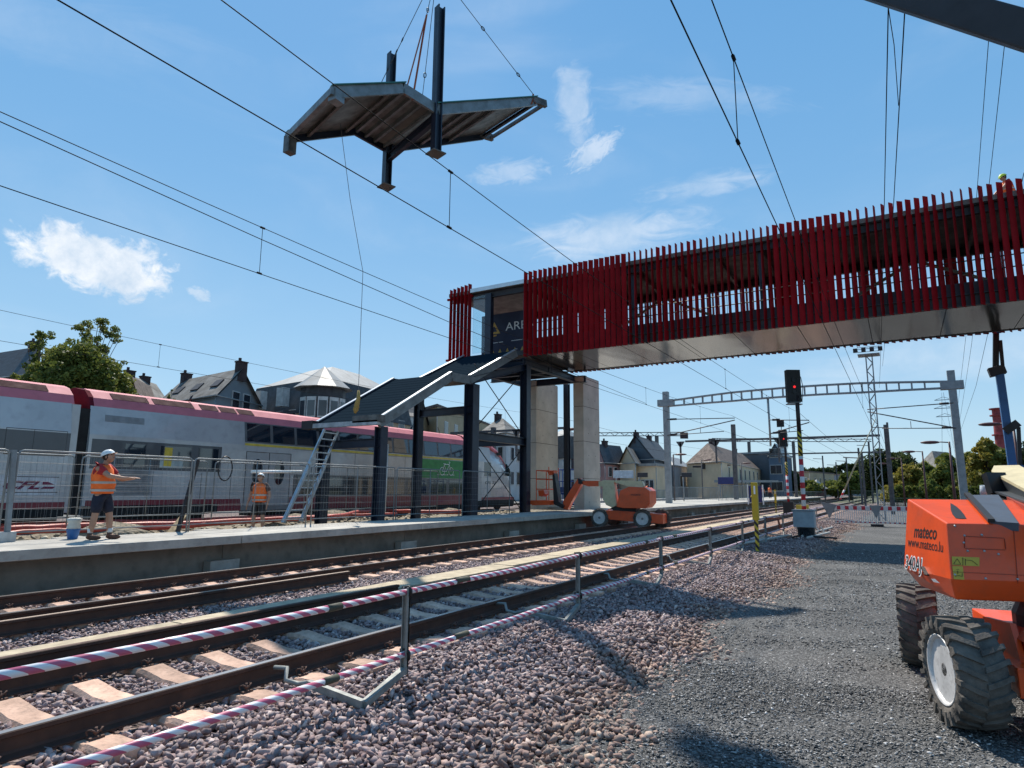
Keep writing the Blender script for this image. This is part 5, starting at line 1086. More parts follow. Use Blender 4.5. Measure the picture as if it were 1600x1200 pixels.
# ================================================================ TRACK SAFETY BARRIER (striped rails on posts clamped to the rail)
m_stripe = bpy.data.materials.new('striped_tube'); m_stripe.use_nodes = True
def _st():
    t = m_stripe.node_tree; L = t.links.new; b = t.nodes['Principled BSDF']; b.inputs['Roughness'].default_value = .42
    tc = N(t, 'ShaderNodeTexCoord'); sp = N(t, 'ShaderNodeSeparateXYZ'); L(tc.outputs['Object'], sp.inputs[0])
    def mm(op, a, c): n = N(t, 'ShaderNodeMath', operation=op); [L(v, n.inputs[i]) if hasattr(v, 'is_linked') else setattr(n.inputs[i], 'default_value', v) for i, v in enumerate((a, c))]; return n.outputs[0]
    s = mm('ADD', mm('MULTIPLY', sp.outputs[1], 6.6), mm('MULTIPLY', sp.outputs[2], 13.)); s = mm('ADD', s, mm('MULTIPLY', sp.outputs[0], -6.)); fr = mm('FRACT', s, 0.); g = mm('GREATER_THAN', fr, .5)
    mx = N(t, 'ShaderNodeMixRGB'); L(g, mx.inputs[0]); mx.inputs[1].default_value = (.72, .72, .74, 1); mx.inputs[2].default_value = (.46, .10, .18, 1); L(mx.outputs[0], b.inputs['Base Color'])
_st()
m_olive = mat('joint_tape', (.06, .06, .04), .7); m_post = mat('post_zinc', (.25, .26, .245), .6, .2, .15, 8.)
posts = [(-3.98, .9), (-4.0, 4.78), (-4.08, 8.65), (-4.12, 12.5), (-4.15, 16.4), (-4.18, 20.3), (-4.2, 24.2), (-4.2, 28.1), (-4.2, 32.0), (-4.2, 36.0), (-4.2, 40.0), (-4.2, 44.0)]
names = ['below the left corner', 'nearest whole bay at centre left', 'second bay along from the nearest whole one', 'third bay along', 'fourth bay along before the yellow post', 'bay just beyond the yellow post', 'bay in front of the signal cabinet', 'bay beyond the signal mast', 'second bay beyond the signal mast', 'distant bay near the plastic barriers', 'last distant bay', 'end bay']
for i, (x, y) in enumerate(posts[:-1]):
    x2, y2 = posts[i+1]; t = empty('track_barrier', 'red and white striped rail barrier, '+names[i], 'barrier', (x, y, 0), group='bays of the striped barrier beside the nearer track')
    far_ = y > 27
    for z, nm in ((.80, 'top_rail'), (.25, 'bottom_rail')):
        b = MB(); b.tube([(0, -.12, z), ((x2-x)/2, (y2-y)/2, z-.012), (x2-x, y2-y+.12, z)], .026, 10); r = b.build(nm, m_stripe, t)
        b = MB(); b.tube([(0, .78, z), (0, 1.02, z)] if i % 2 else [(.0, 2.9, z-.008), (0, 3.05, z-.008)], .030, 10); b.v = [(vx+(x2-x)*(vy/(y2-y)), vy, vz) for vx, vy, vz in b.v]; b.build('joint_tape', m_olive, r)
        b = MB(); b.tube([(-.05, 0, z-.03), (-.055, 0, z+.035), (.02, 0, z+.045), (.05, 0, z+.02), (.045, 0, z-.045)], .012, 6); b.build('hook', m_black, t)
    if y < 30: 
        b = MB(); b.box(-.03, .03, -.006, .012, .08, .84); b.box(-.03, -.022, -.03, .012, .08, .84).box(.022, .03, -.03, .012, .08, .84); b.build('post', m_post, t)
        b = MB(); b.beam((0, 0, .12), (.10, -.62, .0), .06, .05); b.beam((.10, -.62, .0), (-.55, -.62, .06), .05, .06); b.tube([(-.55, -.62, .07), (-.70, -.60, .03), (-.80, -.66, .06), (-.86, -.6, .14), (-1.0, -.62, .13)], .022, 6); b.build('arm', m_post, t)
    else: MB().box(-.025, .025, -.01, .01, .0, .84).build('post', m_post, t)
# ================================================================ SIGNALS, CABINET, POSTS
def band_mat(name, cols, per, slant=0.):
    m = bpy.data.materials.new(name); m.use_nodes = True; t = m.node_tree; L = t.links.new; b = t.nodes['Principled BSDF']; b.inputs['Roughness'].default_value = .5
    tc = N(t, 'ShaderNodeTexCoord'); sp = N(t, 'ShaderNodeSeparateXYZ'); L(tc.outputs['Object'], sp.inputs[0])
    a = N(t, 'ShaderNodeMath', operation='MULTIPLY_ADD'); L(sp.outputs[0], a.inputs[0]); a.inputs[1].default_value = slant; L(sp.outputs[2], a.inputs[2])
    d = N(t, 'ShaderNodeMath', operation='DIVIDE'); L(a.outputs[0], d.inputs[0]); d.inputs[1].default_value = per; f = N(t, 'ShaderNodeMath', operation='FRACT'); L(d.outputs[0], f.inputs[0]); g = N(t, 'ShaderNodeMath', operation='GREATER_THAN'); L(f.outputs[0], g.inputs[0]); g.inputs[1].default_value = .5
    mx = N(t, 'ShaderNodeMixRGB'); L(g.outputs[0], mx.inputs[0]); mx.inputs[1].default_value = tuple(cols[0])+(1,); mx.inputs[2].default_value = tuple(cols[1])+(1,); L(mx.outputs[0], b.inputs['Base Color']); return m
m_rw = band_mat('red_white_bands', [(.55, .02, .03), (.65, .65, .65)], .46); m_yb = band_mat('yellow_black_bands', [(.55, .40, .03), (.015, .015, .015)], .22, 1.2)
m_redlamp = mat('red_lamp', (.6, .01, .01), .3, emit=(1, .02, .02, .9)); m_sigblk = mat('signal_black', (.010, .010, .011), .6)
def signal(label, p, h, s=1., cab=False):
    t = empty('railway_signal', label, 'signal', p)
    MB().tube([(0, 0, .9), (0, 0, h*.47)], .085*s, 12).build('mast_lower', m_rw, t); MB().tube([(0, 0, h*.47), (0, 0, h*.62)], .088*s, 12).build('mast_band', m_yb, t); MB().tube([(0, 0, h*.62), (0, 0, h*.84)], .08*s, 12).build('mast_upper', m_dark, t)
    z0, z1 = h*.80, h; fx = RT.copy(); fx.z = 0; fx.normalize(); fy = Vector((-fx.y, fx.x, 0)); c = Vector((-.12, 0, (z0+z1)/2))
    hb = MB().obox(c, fx*.28*s, fy*.12*s, dz*((z1-z0)/2)); o = hb.build('signal_head', m_sigblk, t, bevel=.02)
    for k in (-.35, .35): MB().lathe([(.10*s, 0), (.10*s, .03), (.085*s, .03), (.085*s, .005), (0, .005)], c-fy*.12*s+Vector((0, 0, k*(z1-z0)*.5)), -fy, 18).build('dark_lens', m_black, o)
    MB().lathe([(.05*s, 0), (.05*s, .012), (0, .014)], c-fy*.125*s-dz*.05, -fy, 18).build('red_lens', m_redlamp, o)
    b = MB(); b.obox(c+Vector((0, 0, -(z1-z0)/2-.09)), fx*.3*s, fy*.1, dz*.02); b.tube([c+fx*.33*s+dz*.3*(z1-z0), c+fx*.40*s, c+fx*.33*s-dz*.5*(z1-z0)], .015, 5); b.obox(c+Vector((0, 0, -(z1-z0)/2-.02)), fx*.22*s, fy*.14, dz*.015); b.build('bracket', m_grey_paint, t)
    return t
sp_ = ony(1259, 835, 28.0); SG = signal('tall railway signal showing red on a banded mast rising from the grey cabinet', (sp_.x, 28.0, 0), 6.62, 1.0)
t = empty('signal_cabinet', 'grey steel cabinet on a dark base at the foot of the near signal', 'cabinet', (sp_.x, 27.55, 0)); MB().box(-.33, .42, -.3, .3, .36, .98).build('box', mat('cabinet_grey', (.30, .33, .35), .45, 0, .1, 3.), t, bevel=.015); MB().box(-.36, .45, -.33, .33, .98, 1.02).build('lid', m_grey_paint, t); MB().box(-.2, .38, -.22, .22, -.1, .36).build('base', m_black, t)
b = MB(); [b.tube([(.0+.05*k, -.25, .3), (.05+.09*k, -.45, .05), (.25+.3*k, -.5+.1*k, .0)], .035, 6) for k in range(-2, 4)]; b.build('cables', m_black, t)
t = empty('small_sticker', 'x', 'y'); bpy.data.objects.remove(t)
p = ony(1233, 800, 50.0); signal('more distant railway signal with a small square board on top, left of the tall one', (p.x, 50.0, 0), 6.1, 1.0); t = empty('square_board', 'small square black board above the distant signal', 'sign', (p.x-.2, 50, 6.2)); MB().box(-.28, .22, -.05, .05, .12, .62).build('board', m_sigblk, t); MB().tube([(0, .1, -.6), (0, .1, .3)], .03, 6).build('bracket', m_grey_paint, t)
t = empty('relay_cabinet', 'dark relay box at the foot of the distant signal', 'relay box', (p.x, 50, 0)); MB().box(-.35, .35, -.3, .3, 0, .95).build('box', m_black, t); MB().box(.5, 1.3, -.2, .2, .2, .75).build('yellow_box', m_tyel, t)
def ypost(x, y, h, s, label):
    t = empty('marker_post', label, 'post', (x, y, -.05)); m_y = mat('marker_yellow', (.52, .34, .01), .4, 0, .06, 3.)
    MB().box(-.07*s, .07*s, -.05*s, .05*s, 0, h*.5).build('striped_foot', m_yb, t); MB().box(-.12*s, .12*s, -.09*s, .09*s, h*.46, h).build('yellow_box', m_y, t, bevel=.01)
    MB().box(-.02*s, .045*s, -.094*s, -.09*s, h*.83, h*.95).build('number_plate', m_wt, t); MB().ball((-.11*s, -.05*s, h*.79), .05*s, 8, 6).build('knob', m_y, t); MB().box(-.2*s, .2*s, -.15*s, .15*s, -.05, .04).build('foot', m_concd, t)
p = onz(1184, 862, -.03); ypost(p.x, p.y, 2.03, .74, 'tall yellow post with black hatched foot standing in the ballast by the barrier'); p = onz(1213, 803, .0); ypost(p.x, p.y, 1.85, .6, 'smaller distant yellow post left of the signal cabinet')
# plastic barriers across the yard
m_plw = mat('barrier_white', (.66, .66, .66), .5, 0, .05, 3., dirt=.2); m_plr = mat('barrier_red', (.50, .02, .04), .5)
def plastic_barrier():
    t = empty('plastic_barrier', 'x', 'barrier'); b = MB(); b.box(0, 2.0, -.02, .02, .92, 1.06).box(0, 2.0, -.02, .02, .14, .22); b.box(0, .04, -.02, .02, .1, 1.06).box(1.96, 2.0, -.02, .02, .1, 1.06); b.box(0, 2, -.02, .02, .80, .925)
    for k in range(1, 19): b.box(k*.105, k*.105+.032, -.012, .012, .22, .80)
    b.build('frame', m_plw, t); b = MB()
    for k in range(5): b.box(.12+k*.4, .30+k*.4, -.026, .026, .84, 1.04)
    for k in range(9): b.box(.08+k*.22, .17+k*.22, -.026, .026, .15, .21)
    b.build('red_blocks', m_plr, t); b = MB().box(-.05, .25, -.32, .32, 0, .1).box(1.7, 2.0, -.32, .32, 0, .1); b.build('feet', m_dark, t); return t
pb = plastic_barrier(); q_ = [(-3.3, 40.2, .03), (-1.25, 40.3, .05), (.8, 40.4, .0), (2.85, 40.4, .0)]
for i, (x, y, a) in enumerate(q_):
    o = pb if i == 0 else copy_tree(pb); o.location = (x, y, GZ+.02); o.rotation_euler = (0, 0, a); tag(o, 'red and white plastic barrier across the yard, '+['leftmost', 'second from the left', 'third from the left', 'last one behind the orange lift'][i], 'barrier', 'plastic barriers across the yard')
t = empty('cut_off_sign', 'grey triangular sign back fixed on the first plastic barrier', 'sign', (-3.5, 39.9, .5)); MB().add([(-.45, 0, 1.15), (.35, 0, 1.0), (-.05, 0, .25), (-.45, .03, 1.15), (.35, .03, 1.0), (-.05, .03, .25)], [(0,2,1), (3,4,5), (0,3,5,2), (2,5,4,1), (1,4,3,0)]).build('plate', m_grey_paint, t).location.z = -.5
t = empty('cut_off_sign', 'small dark triangular bracket hanging where two plastic barriers meet', 'bracket', (-1.3, 40.0, .5)); MB().add([(-.3, 0, .5), (.3, 0, .5), (0, 0, -.2), (-.3, .03, .5), (.3, .03, .5), (0, .03, -.2)], [(0,2,1), (3,4,5), (0,3,5,2), (2,5,4,1), (1,4,3,0)]).build('plate', m_grey_paint, t)
m_pipe = mat('pale_pipe', (.45, .44, .41), .5)
for i, (a, c, lb) in enumerate([((1253, 838), (1300, 824), 'long pale pipe lying on the ground right of the signal cabinet'), ((1262, 840), (1296, 832), 'shorter pale pipe lying in front of the longer one'), ((1236, 836), (1150, 851), 'pale pipe lying beside the barrier arms left of the cabinet')]):
    tag(MB().tube([onz(*a, .04), onz(*c, .04)], .045, 8).build('pipe', m_pipe), lb, 'pipe')
b = MB(); P_ = [onz(*p, .05) for p in ((1262, 826), (1272, 822), (1280, 830), (1276, 836), (1288, 832), (1283, 824))]; b.tube(P_, .05, 6); tag(b.build('cable', m_black), 'dark loose cable lying in loops beside the signal cabinet', 'cable')
p = onz(1365, 818, .0); 
# trestles between the tracks
m_tr = mat('rust_trestle', (.16, .06, .035), .8)
for px, py in ((1207, 828), (1250, 818)):
    c = onz(px, py, 0); t = empty('trestle', 'rusty low trestle between the rails %s of the signal mast' % ('left' if px < 1240 else 'right'), 'trestle', c); b = MB()
    for s_ in (-1, 1): b.beam((s_*.35, -.2, 0), (s_*.25, 0, .5), .05, .05); b.beam((s_*.35, .2, 0), (s_*.25, 0, .5), .05, .05)
    b.beam((-.4, 0, .5), (.4, 0, .5), .07, .07); b.build('frame', m_tr, t)
# ================================================================ OVERHEAD LINE
def wire(name, pts, r, label, grp=None, drops=None, dmat=None):
    t = empty(name, label, 'wire', pts[0], group=grp)
    o = MB().tube([Vector(p) for p in pts], r, 6).build('cable', m_wire, t); o.location = -Vector(pts[0])
    for (a, c) in (drops or []):
        b = MB(); b.tube([a, c], .006, 5); b.tube([Vector(a)-Vector((0, .05, .0)), Vector(a)+Vector((0, .05, 0))], .022, 5); b.tube([Vector(c)-Vector((0, .05, .0)), Vector(c)+Vector((0, .05, 0))], .022, 5)
        d = b.build('dropper', m_wire, t); d.location = -Vector(pts[0])
    return t
def catenary(X, zc, zm, nm, sup=True, ylist=(-1.5, 7.7, 17, 26.5, 36, 44), xe=None):
    ys = [-12+k*3.05 for k in range(0, 21)]; mz = lambda y: zm+(y-22)**2*.0008
    wire('overhead_wire', [(X, -12, mz(-12))]+[(X, y, mz(y)) for y in ys[1:]]+[(X, 49, mz(49))], .0072, 'sagging upper carrier wire above '+nm, drops=[((X, y, mz(y)), (X, y, zc)) for y in ylist])
    wire('overhead_wire', [(X, -12, zc), (X, 20, zc-.01), (X, 49, zc)], .0075, 'straight lower contact wire above '+nm)
    wire('overhead_wire', [(X, 49, mz(49)), (X+.1, 75, mz(49)-.5), (X+.2, 105, mz(49))], .012, 'far stretch of carrier wire beyond the gantry above '+nm)
    wire('overhead_wire', [(X, 49, zc), (X+.2, 105, zc)], .012, 'far stretch of contact wire beyond the gantry above '+nm)
catenary(-5.83, 5.82, 6.60, 'the nearer track'); catenary(-10.42, 5.85, 6.62, 'the farther track', ylist=(-1.5, 7.7, 20, 30, 40)); catenary(-1.32, 5.72, 6.62, 'the gravel yard', ylist=(-1.5, 7.2, 16, 35))
wire('overhead_wire', [(-10.5, -12, 7.3), (-10.5, 3.3, 6.8), (-10.5, 7.7, 6.58), (-10.45, 14, 6.3), (-10.42, 30, 5.9)], .008, 'second carrier wire slanting down to the farther contact wire')
catenary(-24.7, 6.35, 7.2, 'the parked train', ylist=(14, 28, 40))
for i, (a, c) in enumerate([(PD(1389, -40, 7.5), ony(1374, 606, 45.)), (PD(1417, -40, 7.0), ony(1379, 572, 45.))]):
    mid_ = a.lerp(c, .5)-Vector((0, 0, .25)); q1_ = a.lerp(c, .25)-Vector((0, 0, .18)); q3_ = a.lerp(c, .75)-Vector((0, 0, .18))
    wire('overhead_wire', [a, q1_, mid_, q3_, c], .0072, ['steep wire running up from the lattice mast, left one of two', 'steep wire running up from the lattice mast, right one of two'][i])
a, c = PD(1391, 150, 9), PD(1404, 165, 9)
wire('wire_clamp', [PD(1388, 12, 7.6), PD(1397, 70, 8.2), PD(1404, 165, 9.0)], .005, 'thin slack link between the two steep wires')
for i, (p0, p1) in enumerate([((1548, 20), (1496, 640)), ((1574, 30), (1500, 655)), ((1600, 270), (1502, 670))]):
    a, c = PD(*p0, 90), PD(*p1, 330); wire('power_line', [a, a.lerp(c, .5)-Vector((0, 0, 4)), c], .05, ['left', 'middle', 'right'][i]+' faint power line running from the pylon over the bridge', 'power lines from the pylon')
# ================================================================ GANTRIES AND MASTS
m_gan = mat('gantry_grey', (.27, .29, .30), .5, .3, .1, 3.)
m_gdk = mat('mast_dark', (.10, .09, .09), .6, .1, .2, 3.)
G = empty('gantry', 'big pale grey portal gantry with a ladder-like beam spanning the tracks beyond the bridge', 'gantry', (-15.4, 49, .1))
for x, zt, lean in ((-15.4, 9.35, .0), (3.22, 9.4, .05)): wb(MB().beam((x+lean, 49, .0), (x, 49, zt), .42, .42, up=(0, 1, 0)), 'mast', m_gan, G)
def zb(x): f = (x+15.4)/18.6; return 8.40+.10*f+.26*math.sin(PI*min(1, max(0, f)))
n = 26
b = MB(); bt = MB()
for k in range(n):
    x0 = -15.4+18.6*k/n; x1 = -15.4+18.6*(k+1)/n; hh = lambda x: .20+.12*min(1, min(abs(x+15.4), abs(x-3.2))/5.)
    b.beam((x0, 49, zb(x0)+hh(x0)), (x1, 49, zb(x1)+hh(x1)), .3, .11); b.beam((x0, 49, zb(x0)-hh(x0)), (x1, 49, zb(x1)-hh(x1)), .3, .11)
    if k > 1 and k < n-1: bt.box(x0-.05, x0+.05, 48.9, 49.1, zb(x0)-hh(x0), zb(x0)+hh(x0))
wb(b, 'beam_chords', m_gan, G); wb(bt, 'beam_rungs', m_gan, G)
for x in (-15.4, 3.22): wb(MB().box(x-.62, x+.62, 48.72, 49.28, 8.2, 8.72), 'beam_clamp', m_gan, G)
def cantilever(x0, x1, y, zt, zl, label, root=None):
    t = G; s_ = 1 if x1 > x0 else -1
    b = MB(); b.tube([(x0, y, zt), (x1, y, zt-.15)], .035, 6); b.tube([(x0, y, zl), (x1, y, zt-.3)], .04, 6); b.tube([(x0, y, zl), (x0+s_*4.2*abs(x1-x0)/5, y, zl+.15)], .03, 6); b.tube([(x0+(x1-x0)*.5, y, zl+.1), (x0+(x1-x0)*.5, y, zl+.55)], .02, 5); ca = wb(b, 'cantilever_arm', m_gdk, t)
    b = MB()
    for p_ in ((x0+s_*.5, zt-.01), (x0+s_*.5, zl+.06)): b.tube([(p_[0]-.25, y, p_[1]), (p_[0]+.25, y, p_[1])], .075, 8)
    b.build('insulators', m_dark, ca)
cantilever(-15.3, -10.2, 48.8, 7.15, 5.9, 'steel arms reaching right from the left mast of the big gantry')
cantilever(-7.85, -5.2, 48.8, 6.75, 5.75, 'steel arms hung from the middle of the big gantry beam')
cantilever(3.2, -1.6, 48.8, 7.3, 5.7, 'steel arms reaching left from the right mast of the big gantry')
wb(MB().tube([(-7.85, 49, 8.4), (-7.85, 49, 4.9)], .07, 8), 'drop_post', m_gan, G)
wb(MB().tube([(3.4, 49, 6.2), (3.5, 49, 0)], .02, 6), 'earth_cable', m_black, G)
def dgantry(Y, x0, x1, z, zm, label, lamps=()):
    t = empty('gantry', label, 'gantry', (x0, Y, .1))
    wb(MB().box(x0-.22, x0+.22, Y-.2, Y+.2, 0, zm), 'mast', m_gdk, t); wb(MB().box(x0-5.5, x1, Y-.1, Y+.1, z-.11, z+.11), 'cross_bar', m_gdk, t)
    for x in lamps:
        b = MB(); b.box(x-.09, x+.09, Y-.1, Y+.1, z-2.6, z-.1); b.add([(x-.5, Y-.1, z), (x+.5, Y-.1, z), (x+.12, Y-.1, z-.6), (x-.12, Y-.1, z-.6), (x-.5, Y+.1, z), (x+.5, Y+.1, z), (x+.12, Y+.1, z-.6), (x-.12, Y+.1, z-.6)], [(0,1,2,3), (7,6,5,4), (0,4,5,1), (1,5,6,2), (2,6,7,3), (3,7,4,0)]); wb(b, 'hanger', m_gdk, t)
    return t
dgantry(75, -15.9, -1.5, 7.35, 9.1, 'darker gantry bar on a rust coloured mast beyond the big gantry', (-22, -17.9, -11.2))
dgantry(112, -14.5, -2.0, 7.6, 9.6, 'third thin gantry seen through the second one')
dgantry(56, -36.0, -27.5, 7.6, 8.0, 'rust coloured gantry bar behind the stair columns', (-33.2,))
def lattice(label, x, y, h, w, m, plat=True, top_w=None):
    t = empty('lattice_mast', label, 'mast', (x, y, 0)); tw = top_w or w; b = MB()
    for sx in (-1, 1):
        for sy in (-1, 1): b.beam((sx*w/2, sy*w/2, 0), (sx*tw/2, sy*tw/2, h), .06, .06)
    n = int(h/(w*1.4)); 
    for k in range(n):
        z0, z1 = h*k/n, h*(k+1)/n; a, c = [w+(tw-w)*q/h for q in (z0, z1)]; s_ = 1 if k % 2 else -1
        for y_ in (-1, 1): b.beam((-s_*a/2, y_*a/2, z0), (s_*c/2, y_*c/2, z1), .03, .03); b.beam((y_*a/2, -s_*a/2, z0), (y_*c/2, s_*c/2, z1), .03, .03)
    b.build('lattice', m, t)
    if plat:
        b = MB().box(-.6, .6, -.5, .5, h, h+.05); 
        for z in (h+.35, h+.65): b.tube([(-.6, -.5, z), (.6, -.5, z), (.6, .5, z), (-.6, .5, z), (-.6, -.5, z)], .02, 5)
        b.build('platform', m, t); b = MB()
        for x_ in (-.7, -.25, .2, .65): b.box(x_-.12, x_+.12, -.65, -.5, h+.15, h+.4)
        b.build('floodlight', m_dark, t)
    return t
lattice('tall lattice floodlight mast with a small platform on top standing in the yard', -1.15, 45, 10.1, .34, m_gan)
t = empty('mast', 'slim dark mast just right of the lattice floodlight mast', 'mast', (-.75, 58, 0)); MB().box(-.14, .14, -.14, .14, 0, 6.9).build('shaft', m_gdk, t)
for px, Y, top, w_, lb in ((1341, 95, 700, .22, 'thin mast left of the lattice mast'), (1357, 110, 690, .25, 'twin mast right behind the leaning striped pole'), (1386, 85, 660, .22, 'mast right of the lattice mast'), (1322, 120, 715, .2, 'distant lamp mast by the curve'), (1306, 140, 722, .2, 'farthest thin mast by the trees'), (1285, 130, 712, .22, 'dark mast in front of the low buildings'), (1346, 70, 706, .2, 'grey lamp mast beside the leaning striped pole')):
    p = ony(px, top, Y); t = empty('mast', lb, 'mast', (p.x, Y, 0)); MB().box(-w_/2, w_/2, -w_/2, w_/2, 0, p.z).build('shaft', m_gdk, t); MB().tube([(0, 0, p.z-.6), (-1.6, 0, p.z-.5)], .05, 5).build('arm', m_gdk, t)
# leaning striped pole and steel lattice wires in the distance
a, c = ony(1313, 780, 62), ony(1368, 655, 62); t = empty('leaning_pole', 'red and white pole leaning to the right beyond the curve of the tracks', 'pole', a); b = MB(); b.tube([a, a.lerp(c, .12)], .075, 8); wb(b, 'lower', m_rw, t); wb(MB().tube([a.lerp(c, .12), a.lerp(c, .6), c], [.07, .06, .035], 6), 'upper', mat('pale_pole', (.45, .42, .30), .6), t)
# pylon far away
p = PD(1482, 705, 340); def_h = PD(1473, 611, 340).z-p.z
t = lattice('tall electricity pylon far away behind the right mast of the gantry', p.x, p.y, PD(1473, 611, 340).z, 9.0, m_gan, False, .8); b = MB(); H_ = PD(1473, 611, 340).z
for z, l in ((H_-4, 4), (H_-8.5, 4.6), (H_-13, 4)): b.beam((-l, 0, z), (l, 0, z), .3, .35); b.beam((-l, 0, z), (0, 0, z+1.6), .2, .2); b.beam((l, 0, z), (0, 0, z+1.6), .2, .2)
b.build('crossarm', m_gan, t)
# ---- lamps
m_lampp = mat('lamp_dark_red', (.09, .03, .03), .5)
def lamp(px, base, top, Y, label, arm=-1, hw=1.1):
    p = ony(px, top, Y); t = empty('street_lamp', label, 'street lamp', (p.x, Y, GZ)); z = p.z-GZ
    MB().tube([(0, 0, 0), (0, 0, z*.5), (0, 0, z)], [.085, .07, .05], 8).build('pole', m_lampp, t); b = MB(); b.tube([(0, 0, z-.05), (arm*hw*.5, 0, z)], .035, 6); b.build('arm', m_lampp, t)
    b = MB(); b.ball((arm*hw*.85, 0, z-.02), 1, 12, 6, (.5, .16, .10)); b.build('lamp_head', m_lampp, t)
lamp(1441, 790, 705, 62, 'dark street lamp in front of the grey roofed house'); lamp(1408, 790, 716, 75, 'street lamp left of the grey roofed house', hw=1.1); lamp(1483, 775, 690, 45, 'tallest street lamp just left of the right gantry mast'); lamp(1392, 780, 724, 95, 'small distant street lamp by the dark tree'); lamp(1583, 720, 661, 40, 'dark red street lamp behind the blue lift')
for px, Y, top in ((1052, 60, 712), (1128, 95, 728), (1158, 90, 725), (1096, 80, 720)):
    p = ony(px, top, Y); t = empty('street_lamp', 'thin platform lamp near the cream station building, pole %s' % {1052: 'by the left gantry mast', 1128: 'at its right corner', 1158: 'by its tall windows', 1096: 'before its blank end wall'}[px], 'street lamp', (p.x, Y, .1)); MB().tube([(0, 0, 0), (0, 0, p.z)], .07, 6).build('pole', m_gdk, t); MB().ball((.7, 0, p.z), 1, 10, 5, (.6, .2, .1)).build('lamp_head', m_lampp, t); MB().tube([(0, 0, p.z), (.5, 0, p.z)], .04, 5).build('arm', m_gdk, t)
p = ony(884, 671, 44); t = empty('street_lamp', 'dark red lamp head peeping out between the two concrete piers', 'street lamp', (p.x+1, 44, .5)); MB().tube([(0, 0, 0), (0, 0, p.z-.5)], .06, 6).build('pole', m_lampp, t); MB().ball((-.7, 0, p.z-.5), 1, 12, 6, (.55, .2, .13)).build('lamp_head', m_lampp, t)
# ---- chimney and blue lift at the right
m_brick = mat('brick_red', (.30, .05, .05), .8, 0, .15, 1.)
p = PD(1572, 760, 210); zt = PD(1566, 636, 210).z
t = empty('chimney', 'tall dark red industrial chimney behind the blue lift', 'chimney', (p.x, p.y, 0)); MB().lathe([(1.75, 0), (1.55, zt-1), (1.55, zt)], (0, 0, 0), (0, 0, 1), 20).build('shaft', m_brick, t); b = MB()
for z in (zt-.3, zt-2.5, zt-9): b.lathe([(1.6, z), (2.3, z), (2.3, z+.4), (1.6, z+.4)], (0, 0, 0), (0, 0, 1), 20)
b.build('ring_platform', m_brick, t)
m_lblue = mat('lift_blue', (.02, .10, .28), .4, 0, .1); 
YB = 32.3; A = ony(1583, 735, YB); Bt = ony(1561, 578, YB); Ct = ony(1559, 520, YB); Dt = ony(1556, 472, YB)
t = empty('boom_lift', 'blue boom lift with its arm raised to the bridge underside at the right', 'boom lift', (A.x, YB, GZ))
wb(MB().beam(A, Bt, .28, .28), 'lower_boom', m_lblue, t, bevel=.03); wb(MB().beam(Bt+Vector((-.35, 0, -.1)), Bt+Vector((.2, 0, .02)), .42, .36), 'knuckle', m_dark, t, bevel=.02)
wb(MB().beam(Bt+Vector((-.12, 0, -.1)), Ct+Vector((-.05, 0, .1)), .20, .22), 'jib', m_black, t); wb(MB().beam(Bt+Vector((.12, -.1, .1)), Bt+Vector((.14, -.1, 1.2)), .12, .12), 'jib_cylinder', m_dark, t)
wb(MB().beam(Ct, Dt+Vector((0, -.6, .05)), .20, .22), 'mast_tip', m_lblue, t)
b = MB(); b.beam(A+Vector((.22, 0, -.2)), A.lerp(Bt, .42)+Vector((.36, 0, 0)), .12, .2); b.beam(A.lerp(Bt, .38)+Vector((-.1, -.2, 0)), A.lerp(Bt, .46)+Vector((.35, -.2, 0)), .16, .3); wb(b, 'cylinder', m_dark, t)
b = MB(); b.box(A.x-1.1, A.x+1.1, YB-1, YB+1, .5, 1.25); wb(b, 'turntable_body', m_lblue, t, bevel=.05); wb(MB().box(A.x-.3, A.x+.3, YB-.4, YB+.4, 1.2, A.z+.2), 'tower', m_lblue, t)
for dx in (-1, 1): wheel_parts(t, (A.x+dx, YB-1.0, GZ+.45), (0, -1, 0), r=.45, w=.3, lugs=12)
# ================================================================ BUILDINGS
m_zinc = mat('zinc_roof', (.30, .30, .29), .5, .2, .15, 1.); m_slate = mat('slate', (.034, .037, .044), .6, 0, .2, 2., bump=1, bs=5); m_tile = mat('brown_tiles', (.12, .085, .07), .8, 0, .3, 2., bump=1, bs=5); m_groof = mat('grey_tiles', (.15, .145, .135), .8, 0, .3, .8, bump=1, bs=4, dirt=.3)
m_fwin = mat('house_window', (.03, .035, .045), .15, 0, .2, .5, spec=.9); m_wfr = mat('window_frame_white', (.5, .5, .48), .5); m_bk = mat('chimney_brick', (.05, .03, .03), .85)
WALL = dict(beige=(.40, .31, .21), bluegrey=(.20, .225, .24), cream=(.62, .49, .33), pink=(.48, .27, .25), white=(.52, .52, .52), grey=(.26, .27, .29), brick=(.26, .08, .05), sand=(.38, .30, .19), yellow=(.48, .33, .10), dkgrey=(.10, .115, .13), bluegl=(.10, .14, .19))
def wallm(k): return mat('wall_'+k, WALL[k], .85, 0, .08, .4)
